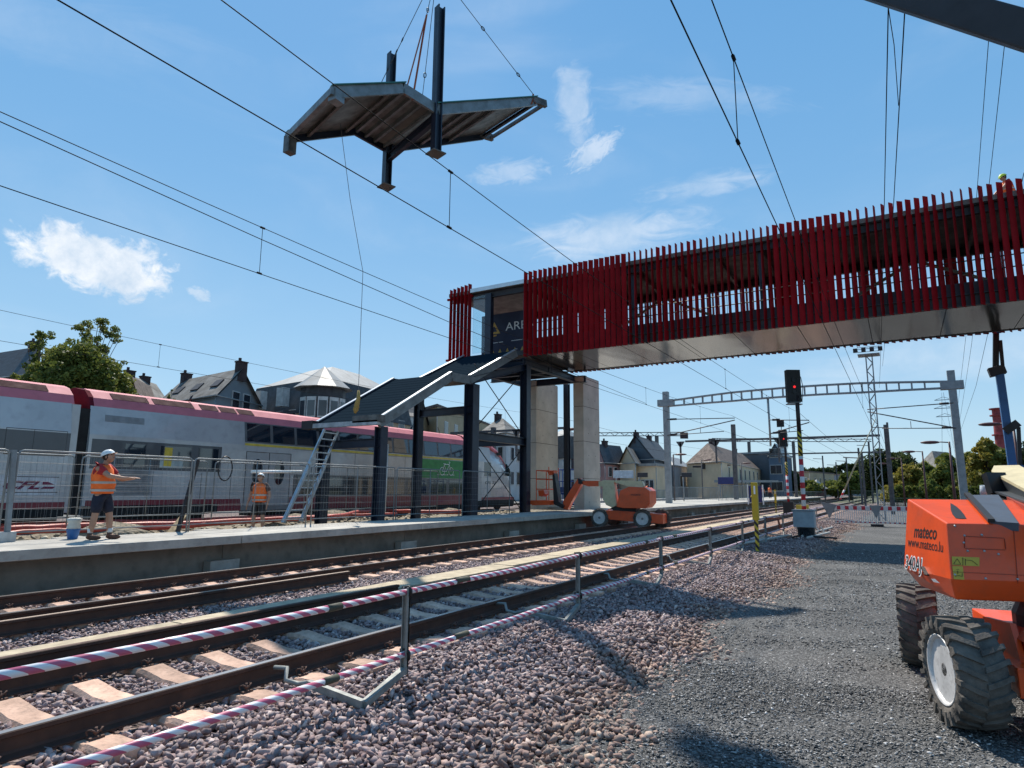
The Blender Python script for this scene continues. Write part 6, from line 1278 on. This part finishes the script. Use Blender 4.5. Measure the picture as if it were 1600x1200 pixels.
def bldg(label, A, Bq, Cq, zb, ze, wall, roof=('gable', 3.0, None), win=(), wsz=(1.0, 1.5), chim=(), dorm=0, cat='house', over=.35, name='house', skl=0):
    # A left corner, B nearest corner, C right corner: (px, D); walls A-B and B-C
    P = [PD(px, 700, D) for px, D in (A, Bq, Cq)]; P = [Vector((p.x, p.y, 0)) for p in P]; P.append(P[0]+P[2]-P[1]); a, b_, c, d = P
    t = empty(name, label, cat, (b_.x, b_.y, zb)); mw = wallm(wall)
    bb = MB(); bb.add([(v.x, v.y, zb) for v in P]+[(v.x, v.y, ze) for v in P], [(0,1,5,4), (1,2,6,5), (2,3,7,6), (3,0,4,7), (4,5,6,7)])
    kind, rh, rm = roof[0], roof[1], roof[2] or m_groof
    rb = MB(); ctr = (a+c)/2; ex = lambda v, o=over: v+(v-ctr).normalized()*o
    E = [ex(v) for v in P]; up = Vector((0, 0, 1))
    if kind == 'gable':       # gable end on the side roof[3]: 'AB' or 'BC'
        g = roof[3] if len(roof) > 3 else 'BC'
        q = [E[1], E[2], E[3], E[0]] if g == 'BC' else [E[0], E[1], E[2], E[3]]     # q0-q1 gable, q1-q2 eave, q2-q3 gable
        r0 = (q[0]+q[1])/2+up*(ze+rh); r1 = (q[2]+q[3])/2+up*(ze+rh); e = [v+up*(ze-.15) for v in q]
        rb.add([e[0], e[1], e[2], e[3], r0, r1], [(0, 4, 5, 3), (1, 2, 5, 4)]); rb.add([e[0]-up*.2, e[1]-up*.2, e[2]-up*.2, e[3]-up*.2, r0-up*.2, r1-up*.2], [(0, 3, 5, 4), (1, 4, 5, 2)])
        w = [b_, c, d, a] if g == 'BC' else [a, b_, c, d]; m0 = (w[0]+w[1])/2+up*(ze+rh-.25); m1 = (w[2]+w[3])/2+up*(ze+rh-.25)
        bb.add([w[0]+up*ze, w[1]+up*ze, m0, w[2]+up*ze, w[3]+up*ze, m1], [(0, 1, 2), (3, 4, 5)]); ridge = (r0, r1)
    elif kind == 'hip':
        L1 = (E[0]-E[1]).length; L2 = (E[1]-E[2]).length; 
        if L1 > L2: m0, m1 = (E[1]+E[2])/2, (E[0]+E[3])/2; w = L2
        else: m0, m1 = (E[0]+E[1])/2, (E[2]+E[3])/2; w = L1
        dd = (m1-m0).normalized(); r0, r1 = m0+dd*w*.45+up*(ze+rh), m1-dd*w*.45+up*(ze+rh); e = [v+up*(ze-.1) for v in E]
        if L1 > L2: F = [(1, 2, 4), (3, 0, 5), (0, 1, 4, 5), (2, 3, 5, 4)]
        else: F = [(0, 1, 4), (2, 3, 5), (1, 2, 5, 4), (3, 0, 4, 5)]
        rb.add(e+[r0, r1], F); ridge = (r0, r1)
    elif kind == 'mansard':
        h1 = roof[3]; e = [v+up*ze for v in E]; s_ = [ctr+(v-ctr)*.90+up*(ze+h1) for v in E]; tp = [ctr+(v-ctr)*.30+up*(ze+h1+rh) for v in E]
        rb.mi = []; rb.add(e+s_, [(0,1,5,4), (1,2,6,5), (2,3,7,6), (3,0,4,7)]); rb.cur = 1; rb.add([v+(v-ctr-up*v.z).normalized()*.0+up*.02 for v in s_]+tp, [(0,1,5,4), (1,2,6,5), (2,3,7,6), (3,0,4,7), (4,5,6,7)]); ridge = (tp[0], tp[2])
    else:
        rb.add([v+up*ze for v in E]+[v+up*(ze+.35) for v in E], [(0,1,5,4), (1,2,6,5), (2,3,7,6), (3,0,4,7), (4,5,6,7), (3,2,1,0)]); ridge = ((E[0]+E[1])/2+up*ze, (E[2]+E[3])/2+up*ze)
    for i_ in (0, 1):
        if kind in ('hip', 'gable'): wb(MB().tube([E[i_]+up*(ze-.12), E[i_+1]+up*(ze-.12)], .07, 6), 'gutter', m_zinc, t)
    wb(MB().tube([P[1]*1.0+(P[1]-ctr).normalized()*.1+up*zb, P[1]+(P[1]-ctr).normalized()*.1+up*(ze-.2)], .05, 6), 'downpipe', m_zinc, t)
    wo = wb(bb, 'wall', mw, t); ro = wb(rb, 'roof', [rm, m_zinc] if kind == 'mansard' else rm, t)
    for (face, cols, rows, f0, f1, z0, dzr) in win:
        p0, p1 = (a, b_) if face == 'A' else (b_, c); dr = (p1-p0).normalized(); nn = Vector((dr.y, -dr.x, 0)); nn = nn if nn.dot(CAMP-p0) > 0 else -nn; L_ = (p1-p0).length
        for i in range(cols):
            for j in range(rows):
                cc = p0+dr*(L_*(f0+(f1-f0)*(i+.5)/cols))+up*(zb+z0+dzr*j); fr = MB().obox(cc+nn*.02, dr*(wsz[0]/2+.1), up*(wsz[1]/2+.1), nn*.05); w_o = wb(fr, 'window', m_wfr, t)
                pn = MB().obox(cc+nn*.06, dr*(wsz[0]/2), up*(wsz[1]/2), nn*.03).build('pane', m_fwin, w_o)
    for f, hh in chim:
        c0 = ridge[0].lerp(ridge[1], f); hh = hh*.4; wb(MB().box(c0.x-.3, c0.x+.3, c0.y-.45, c0.y+.45, c0.z-1.2, c0.z+hh).box(c0.x-.36, c0.x+.36, c0.y-.5, c0.y+.5, c0.z+hh, c0.z+hh+.12).box(c0.x-.15, c0.x+.05, c0.y-.25, c0.y-.05, c0.z+hh+.12, c0.z+hh+.45), 'chimney', m_bk, t)
    if dorm or skl:
        p0, p1 = (a, b_); dr = (p1-p0).normalized(); nn = Vector((dr.y, -dr.x, 0)); nn = nn if nn.dot(CAMP-p0) > 0 else -nn; L_ = (p1-p0).length
        for i in range(dorm):
            cc = p0+dr*(L_*(i+.5)/dorm)+up*(ze+1.0)-nn*.35; dm = wb(MB().obox(cc, dr*.65, up*.8, nn*.5), 'dormer', m_wfr, t); MB().obox(cc+nn*.52, dr*.42, up*.55, nn*.02).build('pane', m_fwin, dm); MB().add([cc+up*.8-dr*.85+nn*.6, cc+up*.8+dr*.85+nn*.6, cc+up*1.35+nn*.6, cc+up*.8-dr*.85-nn*.6, cc+up*.8+dr*.85-nn*.6, cc+up*1.35-nn*.6], [(0,1,2), (3,5,4), (0,2,5,3), (1,4,5,2)]).build('dormer_roof', rm, dm)
        sl_ = ((ridge[0]+ridge[1])/2-(E[0]+E[1])/2-up*ze)
        for i in range(skl):
            cc = (p0+dr*(L_*(i+.5)/skl)+up*ze)+Vector((sl_.x, sl_.y, rh))*.45; un = Vector((sl_.x, sl_.y, rh)).normalized(); n_ = dr.cross(un); n_ = n_ if n_.z > 0 else -n_
            wb(MB().obox(cc+n_*.12, dr*.7, un*.6, n_*.06), 'skylight', m_dark, t)
    return t
bldg('dark roofed house with a chimney at the far left edge', (-40, 66), (28, 62), (42, 70), 0, PD(20, 580, 62).z, 'beige', ('gable', 3.6, m_slate, 'BC'), (('A', 4, 2, .1, .95, 5, 3),), chim=((.08, 1.2),))
bldg('low house with grey roof and small brick gables behind the tree', (165, 66), (212, 62), (255, 68), 0, PD(212, 617, 62).z, 'brick', ('gable', 2.5, m_groof, 'AB'), (('B', 3, 1, .1, .9, 6.5, 3),), chim=((.1, .9), (.6, .8)))
bldg('small brick gabled house squeezed against the blue grey house', (190, 59), (206, 57), (232, 62), 0, PD(206, 612, 57).z, 'brick', ('gable', 1.6, m_tile, 'AB'), (('A', 1, 1, .2, .8, 7.6, 3),), wsz=(.8, 1.1))
bldg('big blue grey house with three skylights and two dark chimneys', (240, 62), (330, 55), (400, 62), 0, PD(330, 614, 55).z, 'bluegrey', ('gable', PD(350, 575, 58).z-PD(330, 614, 55).z+.3, m_groof, 'BC'), (('B', 2, 2, .3, .8, 6.6, 2.9), ('A', 2, 1, .1, .9, 7, 3)), chim=((.03, 1.3), (.93, 1.3)), skl=3)
TWD = 60
hb_ = bldg('large building with dark mansard, pale zinc roof and round corner turret', (383, 66), (500, 58), (640, 72), 0, PD(500, 640, 58).z, 'beige', ('mansard', 2.3, m_slate, 3.2), (('A', 4, 2, .05, .72, 5.2, 3.0), ('B', 5, 2, .2, .95, 5.2, 3.0)), over=.2)
c = PD(506, 600, 57.5); b = MB(); zt1 = PD(506, 607, 57.5).z; zt2 = PD(506, 572, 57.5).z; wb(MB().lathe([(1.95, 0), (1.95, zt1)], (c.x, c.y, 0), (0, 0, 1), 10), 'turret', m_slate, hb_); wb(MB().lathe([(2.6, zt1-.1), (.05, zt2)], (c.x, c.y, 0), (0, 0, 1), 10), 'turret_roof', m_zinc, hb_)
for k in range(-2, 3):
    a = math.atan2(-c.y, -c.x)+k*.5
    for z, h_ in ((zt1-1.9, .9), (zt1-4.9, .9)):
        o = Vector((math.cos(a), math.sin(a), 0)); w_o = wb(MB().obox(Vector((c.x, c.y, z))+o*1.95, Vector((-o.y, o.x, 0))*.42, Vector((0, 0, h_)), o*.06), 'window', m_wfr, hb_); MB().obox(Vector((c.x, c.y, z-.1))+o*2.0, Vector((-o.y, o.x, 0))*.33, Vector((0, 0, h_*.75)), o*.04).build('pane', m_fwin, w_o)
for f, zz in ((.15, 1.6), (.45, 1.6)):
    p_ = PD(383, 600, 66).lerp(PD(500, 600, 58), f+.12); w_o = wb(MB().box(p_.x-.45, p_.x+.45, p_.y-.6, p_.y+.2, PD(500, 640, 58).z+.6, PD(500, 640, 58).z+2.4), 'dormer', m_wfr, hb_)
bldg('house with a row of white dormers behind the steel columns', (596, 86), (640, 80), (672, 88), 0, PD(640, 672, 80).z, 'sand', ('gable', 4.4, m_slate, 'BC'), (('A', 3, 2, .1, .9, 3, 3),), dorm=4)
bldg('long flat topped sandy apartment building with rows of white windows', (645, 92), (682, 84), (770, 112), 0, PD(682, 634, 84).z, 'sand', ('flat', 0, m_tile), (('B', 6, 3, .05, .95, 3.6, 3.1), ('A', 1, 3, .3, .7, 3.6, 3.1)), wsz=(1.3, 1.7), cat='building', name='apartment_building')
bldg('white house with a brown grey hipped roof and dark chimney behind the cross braces', (745, 84), (790, 78), (816, 84), 0, PD(790, 674, 78).z, 'white', ('hip', 2.2, m_groof), (('A', 4, 2, .1, .95, 3, 3), ('B', 2, 2, .2, .9, 3, 3)), chim=((.8, 1.4),))
bldg('white town house with dark mansard roof seen between the two piers', (862, 88), (880, 84), (905, 88), 0, PD(880, 716, 84).z, 'white', ('mansard', 1.0, m_slate, 3.0), (('B', 1, 2, .2, .9, 2.2, 2.9), ('A', 1, 2, .2, .8, 2.2, 2.9)))
bldg('narrow yellow house left of the white town house', (852, 90), (876, 87), (880, 92), 0, PD(876, 722, 87).z, 'yellow', ('gable', 2, m_slate, 'BC'), (('A', 2, 1, .1, .9, 2.5, 3),))
bldg('pink gabled house right of the pier', (928, 92), (945, 88), (976, 92), 0, PD(945, 722, 88).z, 'pink', ('gable', 2.6, m_slate, 'AB'), (('B', 3, 2, .1, .9, 1.8, 2.3), ('A', 1, 2, .2, .8, 1.8, 2.3)), wsz=(.7, 1.2), chim=((.3, 1.0),))
bldg('cream house with slanted gable between the pink and the dark roofed house', (968, 90), (992, 86), (1000, 92), 0, PD(980, 722, 86).z, 'cream', ('gable', 2.2, m_groof, 'AB'), ())
bldg('house with a huge dark slate gable and cream ground floors', (968, 98), (1022, 90), (1052, 104), 0, PD(1000, 716, 90).z, 'dkgrey', ('gable', 3.6, m_slate, 'AB'), (('A', 4, 1, .3, .98, 4.5, 3),), wsz=(.8, 1.0), chim=((.05, .8), (.6, .9)))
bldg('pale grey house with tall windows left of the big gantry mast', (992, 88), (1024, 85), (1044, 90), 0, PD(1020, 728, 85).z, 'cream', ('flat', 0, m_zinc), (('A', 4, 1, .05, .9, 2.2, 2.4),), wsz=(.6, 1.5))
bldg('grey building with a rounded zinc roof right of the gantry mast', (1026, 98), (1052, 92), (1078, 102), 0, PD(1050, 726, 92).z, 'grey', ('hip', 1.4, m_zinc), (('A', 2, 2, .1, .9, 1.8, 2.2), ('B', 2, 1, .2, .8, 3, 2)))
sb_ = bldg('cream station building with brown hipped roof and tall dark windows', (1072, 96), (1126, 88), (1186, 122), .3, PD(1126, 720, 88).z, 'cream', ('hip', 2.9, m_tile), (('B', 7, 1, .08, .95, 3.6, 3),), wsz=(.75, 2.1), chim=((.15, 1.2), (.75, 1.0)), cat='station', name='station_building')
p_, q_ = PD(1130, 752, 86), PD(1205, 752, 112); wb(MB().beam(p_, q_, 2.4, .35), 'canopy', m_grey_paint, sb_)
p_ = PD(1100, 729, 91.2); wb(MB().obox(p_, RT*1.6, Vector((0, 0, .14)), FW*.1).obox(p_, RT*.4, Vector((0, 0, .35)), FW*.12), 'wall_emblem', m_dark, sb_)
bldg('modern dark grey block with a blue glazed end behind the station', (1140, 128), (1205, 120), (1236, 136), 0, PD(1205, 708, 120).z, 'dkgrey', ('flat', 0, m_grey_paint), (('B', 2, 3, .1, .9, 3, 3),), wsz=(2.0, 2.2), cat='building', name='office_building')
bldg('slanted blue grey glazed block at the right end of the modern building', (1200, 118), (1222, 116), (1234, 124), 0, PD(1205, 712, 118).z, 'bluegl', ('gable', 2.2, m_zinc, 'AB'), (('A', 2, 3, .1, .9, 2.5, 3),), cat='building', name='office_building')
bldg('long low sandy building far off beneath the distant signal', (1232, 190), (1262, 180), (1300, 200), 0, PD(1262, 738, 180).z, 'sand', ('flat', 0, m_tile), (('B', 4, 2, .1, .9, 2, 2.6), ('A', 4, 2, .1, .9, 2, 2.6)), cat='building')
bldg('pale low building at the foot of the distant wooded slope', (1292, 230), (1318, 220), (1350, 240), 0, PD(1318, 742, 220).z, 'grey', ('flat', 0, m_tile), (('A', 3, 1, .1, .9, 3, 2.6),), cat='building')
bldg('house with a wide grey roof among the trees at the right', (1425, 150), (1462, 140), (1512, 150), 0, PD(1462, 733, 140).z, 'grey', ('hip', 4.4, m_groof), (('A', 3, 1, .1, .9, 3, 3),))
p = PD(1277, 766, 150); t = empty('pavilion', 'small round pavilion with pale conical roof by the tracks', 'pavilion', (p.x, p.y, 0)); MB().lathe([(1.9, .2), (1.9, 2.2)], (0, 0, 0), (0, 0, 1), 10).build('wall', wallm('brick'), t); MB().lathe([(2.6, 2.2), (1.2, 3.1), (.05, 4.4)], (0, 0, 0), (0, 0, 1), 10).build('roof', m_zinc, t)
# ---- second platform, railings, signs, tower cranes
t = empty('station_platform', 'more distant station platform with a white edge in front of the station building', 'platform', (-24, 70, 0))
wb(MB().box(-31, -24.2, 58, 180, 0, .62), 'slab', m_conc, t); wb(MB().box(-24.5, -24.15, 58, 180, .63, .66), 'white_edge', m_white, t); wb(MB().box(-31, -30.7, 58, 180, .63, .66), 'white_edge', m_white, t)
def railing(px0, px1, D0, D1, h, label, nb=24, m=m_grey_paint, zb=.5):
    a, c = PD(px0, 760, D0), PD(px1, 760, D1); a.z = c.z = zb; t = empty('railing', label, 'railing', a); b = MB()
    for z in (.1, h): b.beam(a+dz*z, c+dz*z, .05, .06)
    for k in range(nb+1): b.beam(a.lerp(c, k/nb)+dz*.05, a.lerp(c, k/nb)+dz*h, .04, .035 if k % 6 else .09, up=(0, 1, 0))
    wb(b, 'bars', m, t)
railing(1048, 1122, 66, 70, 1.5, 'pale grey railing in front of the cream station building', 44); railing(1122, 1172, 62, 66, 1.7, 'grey railing right of the station building corner', 26); railing(940, 1040, 56, 60, 1.2, 'grey railing between the pier and the gantry mast', 50); railing(1172, 1290, 90, 120, 1.1, 'low distant railing along the far platform', 50)
m_green = mat('green_fence', (.03, .07, .045), .6)
railing(1330, 1640, 92, 60, 1.9, 'dark green fence behind the yard', 90, m_green, GZ); railing(1395, 1560, 66, 52, 1.2, 'low green fence in front of the hedge', 40, m_green, GZ)
def signb(px, py, D, w, h, col, label, pole=True, zb=.5):
    p = PD(px, py, D); t = empty('station_sign', label, 'sign', (p.x, p.y, zb)); wb(MB().obox(p, RT*w, Vector((0, 0, h)), FW*.04), 'board', col, t)
    if pole: wb(MB().tube([(p.x-w*.8, p.y+.1, zb), (p.x-w*.8, p.y+.1, p.z)], .05, 6), 'pole', m_grey_paint, t)
m_sblue = mat('sign_blue', (.015, .02, .12), .4); m_sdark = mat('sign_dark', (.02, .022, .03), .4)
signb(1136, 751, 78, 1.1, .42, m_sblue, 'dark blue station sign under the tall windows'); signb(1004, 742, 62, .5, .22, m_sdark, 'small dark blue sign left of the gantry mast'); signb(1073, 742, 58, .45, .2, m_sdark, 'small dark sign on a white pole before the station end wall'); signb(974, 741, 70, 1.1, .4, mat('sign_pale', (.40, .46, .52), .5), 'pale blue white board in front of the pink house')
p = PD(1180, 765, 52); t = empty('information_panel', 'dark blue information panel between white posts right of the yellow post', 'panel', (p.x, p.y, .6)); b = MB().box(-.5, .5, -.05, .05, .2, 1.5).build('panel', m_sblue, t); MB().box(-.62, -.54, -.06, .06, 0, 1.6).box(.54, .62, -.06, .06, 0, 1.6).build('posts', m_white, t)
def crane(px, py, D, hw, label):
    p = PD(px, py, D); t = empty('tower_crane', label, 'crane', (p.x, p.y, 0)); wb(MB().box(p.x-.5, p.x+.5, p.y-.5, p.y+.5, 0, p.z), 'tower', m_gdk, t); a, c = p-RT*hw*.3, p+RT*hw; b = MB(); n = 24
    b.beam(a, c, .25, .25); b.beam(a+dz*1.2, c+dz*.9, .25, .25)
    for k in range(n): b.beam(a.lerp(c, k/n)+dz*(1.2 if k % 2 else 0), a.lerp(c, (k+1)/n)+dz*(0 if k % 2 else 1.2), .15, .15)
    wb(b, 'jib', m_gdk, t); wb(MB().obox(a+dz*.1, RT*1.2, Vector((0, 0, 1)), FW*.5), 'counterweight', m_bk, t)
crane(1170, 690, 240, 46, 'distant tower crane above the modern building'); crane(1026, 681, 210, -30, 'distant tower crane behind the left gantry mast with a square counterweight')
# station people far off
for px, D, col, lb in ((1203, 84, (.35, .02, .03), 'distant person in red standing on the station platform'), (1012, 64, (.02, .03, .05), 'distant person in dark clothes by the railing near the gantry mast'), (1192, 90, (.04, .05, .09), 'distant person in dark blue standing left of the one in red')):
    p = PD(px, 770, D); m_ = mat('cloth_%d' % px, col, .8); person(lb, (p.x, p.y, .62), 1.0, dict(lelbow=(0, .28, 1.12), lwrist=(.05, .28, .88), lhand=(.08, .28, .75), relbow=(0, -.28, 1.12), rwrist=(.05, -.28, .88), rhand=(.08, -.28, .75), lknee=(.02, .12, .5), lankle=(0, .13, .09), rknee=(.02, -.12, .5), rankle=(0, -.13, .09), shirt=m_), m_hair, (m_navyc, 'long'))
# hills and roads
sheet('distant_hill', -260, 420, 300, 700, 60, 30, lambda x, y: -1+np.maximum(0, 20*np.exp(-((x-60)/150)**2)*np.clip((y-300)/120, 0, 1)+3*np.sin(x*.03)), mat('hill_green', (.035, .05, .02), .9, 0, .3, .03))
sheet('town_ground', -420, -33, -60, 300, 20, 20, lambda x, y: .3+0*x, mat('street_grey', (.12, .12, .115), .9, 0, .1, .2))
# ================================================================ TREES
def leaf_mat(name, c0, c1):
    m = bpy.data.materials.new(name); m.use_nodes = True; t = m.node_tree; L = t.links.new; b = t.nodes['Principled BSDF']; b.inputs['Roughness'].default_value = .6; b.inputs['Specular IOR Level'].default_value = .25
    at = N(t, 'ShaderNodeAttribute'); at.attribute_name = 'tone'; mx = N(t, 'ShaderNodeMixRGB'); L(at.outputs['Fac'], mx.inputs[0]); mx.inputs[1].default_value = tuple(c0)+(1,); mx.inputs[2].default_value = tuple(c1)+(1,); L(mx.outputs[0], b.inputs['Base Color'])
    tr = N(t, 'ShaderNodeBsdfTranslucent'); L(mx.outputs[0], tr.inputs[0]); ms = N(t, 'ShaderNodeMixShader'); ms.inputs[0].default_value = .42; L(b.outputs[0], ms.inputs[1]); L(tr.outputs[0], ms.inputs[2]); L(ms.outputs[0], t.nodes['Material Output'].inputs[0]); return m
m_bark = mat('bark', (.09, .07, .05), .9, 0, .2, 4.)
m_lf1 = leaf_mat('leaves_mid', (.06, .09, .018), (.24, .25, .055)); m_lf2 = leaf_mat('leaves_dark', (.02, .035, .012), (.07, .09, .028)); m_lf3 = leaf_mat('leaves_light', (.08, .11, .02), (.17, .20, .05)); m_lf4 = leaf_mat('leaves_autumn', (.12, .12, .02), (.36, .29, .06))
def leaves(centers, radii, n, size, m, parent):
    K = len(centers); C_ = np.array(centers); R_ = np.array(radii); w = R_**2; idx = RNG.choice(K, n, p=w/w.sum())
    d = RNG.normal(size=(n, 3)); d /= np.linalg.norm(d, axis=1)[:, None]; rr = RNG.random(n)**.42
    P = C_[idx]+d*(rr*R_[idx])[:, None]*np.array([1, 1, .85]); ax = RNG.normal(size=(n, 3)); ax /= np.linalg.norm(ax, axis=1)[:, None]; bx = np.cross(ax, RNG.normal(size=(n, 3))); bx /= np.linalg.norm(bx, axis=1)[:, None]
    s = size*RNG.uniform(.6, 1.4, n)[:, None]; V = np.stack([P-ax*s, P+bx*s*.6, P+ax*s, P-bx*s*.6], 1).reshape(-1, 3).astype(np.float32)
    me = bpy.data.meshes.new('crown'); me.vertices.add(n*4); me.vertices.foreach_set('co', V.reshape(-1)); me.loops.add(n*4); me.loops.foreach_set('vertex_index', np.arange(n*4, dtype=np.int32)); me.polygons.add(n); me.polygons.foreach_set('loop_start', np.arange(n, dtype=np.int32)*4); me.polygons.foreach_set('loop_total', np.full(n, 4, np.int32)); me.update(calc_edges=True)
    at = me.attributes.new('tone', 'FLOAT', 'FACE'); ct = RNG.random(K); at.data.foreach_set('value', np.clip(ct[idx]*.6+RNG.random(n)*.4, 0, 1).astype(np.float32)); me.materials.append(m)
    o = bpy.data.objects.new('crown', me); S.collection.objects.link(o); o.parent = parent; return o
def tree(label, loc, H, W_, m, n=9000, zr=(.30, .92), leaf=.16, kind='round', trunk=.25, clumps=26, name='tree', z0=None):
    t = empty(name, label, 'tree', loc); cs, rs = [], []; b = MB(); th = H*(.32 if kind != 'bush' else .1)
    top = Vector((random.uniform(-.3, .3), random.uniform(-.3, .3), H*.9)); b.tube([(0, 0, 0), (0, 0, th), top*.6+Vector((0, 0, .1)), top], [trunk, trunk*.8, trunk*.45, .04], 8)
    clumps = int(clumps*1.9)
    for i in range(clumps):
        f = random.random(); a = random.uniform(0, 2*PI)
        if kind == 'conic': z = H*(.08+.88*f); r = W_/2*(1-f)**.6*.95+.1; cr = W_*random.uniform(.09, .16)*(1.25-.7*f)
        elif kind == 'airy': z = H*(.50+.5*f); r = W_/2*math.sin(PI*(.22+.62*f))*random.uniform(.15, 1); cr = W_*random.uniform(.035, .085)
        else: z = H*(zr[0]+(zr[1]-zr[0])*f); r = W_/2*math.sin(PI*(.18+.66*f))*random.uniform(.3, .95); cr = W_*random.uniform(.09, .19)
        rr = r*(random.uniform(.4, 1) if kind == 'conic' else 1); c = Vector((math.cos(a)*rr, math.sin(a)*rr, min(z, H-cr*.5))); cs.append(tuple(c)); rs.append(cr)
        if i % 2 == 0: s0 = Vector((0, 0, min(c.z*.6, H*.7))); b.tube([s0, s0.lerp(c, .5)+Vector((0, 0, .1)), c], [trunk*.35, trunk*.2, .02], 5)
    b.build('trunk', m_bark, t); leaves(cs, rs, n, leaf, m, t); return t
def at_px(px, py_base, py_top, D, zb=0.):
    p = PD(px, py_base, D); q = PD(px, py_top, D); return Vector((p.x, p.y, zb)), q.z-zb
def treep(label, px, top, wpx, D, m, **k):
    zb = k.pop('zb', 0.); l, H = at_px(px, 760, top, D, zb); return tree(label, l, H, wpx*D/FPX, m, **k)
treep('dense green tree behind the train roof at the left', 108, 532, 135, 50, m_lf1, n=26000, leaf=.15, clumps=60, zr=(.55, .95))
treep('airy tree with thin upright branches rising over the dense green tree', 118, 488, 100, 54, m_lf1, n=8000, leaf=.11, kind='airy', clumps=75, trunk=.18)
treep('thin airy tree at the left of the dense green tree', 40, 510, 76, 54, m_lf1, n=5000, leaf=.10, kind='airy', clumps=50, trunk=.15)
treep('greyish bushy tree low beside the dense green tree', 48, 560, 80, 50, m_lf1, n=7500, leaf=.14, clumps=26, zr=(.6, .95))
treep('small thin tree beside the house with skylights', 253, 598, 16, 50, m_lf3, n=500, leaf=.12, kind='airy', clumps=9, trunk=.08)
R_ = [('tall dark tree right of the lattice mast', 1390, 705, 62, 130, m_lf2, 'round', 7000), ('dark green conifer behind the low lamps', 1425, 724, 60, 110, m_lf4, 'conic', 6000), ('bushy tree left of the grey roofed house', 1448, 722, 44, 118, m_lf1, 'conic', 4500), ('pointed green tree in front of the grey roofed house', 1480, 708, 56, 100, m_lf1, 'conic', 7000),
      ('tall autumn tinted tree right of the gantry mast', 1548, 684, 66, 84, m_lf4, 'conic', 10000), ('broad green tree at the foot of the chimney', 1582, 702, 60, 96, m_lf1, 'round', 6500), ('green tree just right of the gantry mast', 1520, 706, 50, 90, m_lf1, 'conic', 6000), ('bright light green shrub beside the fence', 1450, 750, 24, 84, m_lf3, 'bush', 1800), ('light green bush near the leaning pole', 1329, 738, 26, 120, m_lf3, 'round', 1800),
      ('dark tree at the far right edge behind the lift', 1640, 690, 80, 80, m_lf2, 'round', 6000), ('small green tree left of the signal cabinet', 1232, 735, 34, 130, m_lf2, 'round', 3000), ('green tree beneath the distant low building', 1262, 752, 30, 150, m_lf1, 'round', 2200), ('low green tree right of the pavilion', 1305, 752, 34, 150, m_lf1, 'round', 2500), ('rounded green tree behind the masts', 1352, 745, 34, 140, m_lf2, 'round', 2500)]
for lb, px, top, w, D, m, kd, n in R_: treep(lb, px, top, w*1.35, D, m, kind=kd, n=int(n*1.8), leaf=.30 if D > 90 else .24, clumps=34, trunk=.3)
for i in range(15):
    px = 1238+i*12+random.uniform(-3, 3); top = 738-12*math.exp(-((px-1330)/45)**2)-random.uniform(0, 9); D = 260+random.uniform(-15, 25)
    treep('dark distant tree in the wooded slope, number' if 0 else ['leftmost', 'second', 'third', 'fourth', 'fifth', 'sixth', 'seventh', 'eighth', 'ninth', 'tenth', 'eleventh', 'twelfth', 'thirteenth', 'fourteenth', 'rightmost'][i]+' dark tree along the distant wooded skyline, counted from the left', px, top, 26, D, m_lf2, n=1500, leaf=.7, clumps=16)
# hedge along the green fence
for i in range(12):
    px = 1400+i*17; D = 74-i*.8; treep('low green hedge bush behind the green fence, '+['first', 'second', 'third', 'fourth', 'fifth', 'sixth', 'seventh', 'eighth', 'ninth', 'tenth', 'eleventh', 'twelfth'][i]+' from the left', px, 757+random.uniform(-3, 3), 22, D, m_lf1, n=900, leaf=.16, kind='bush', clumps=12, name='bush', trunk=.06)
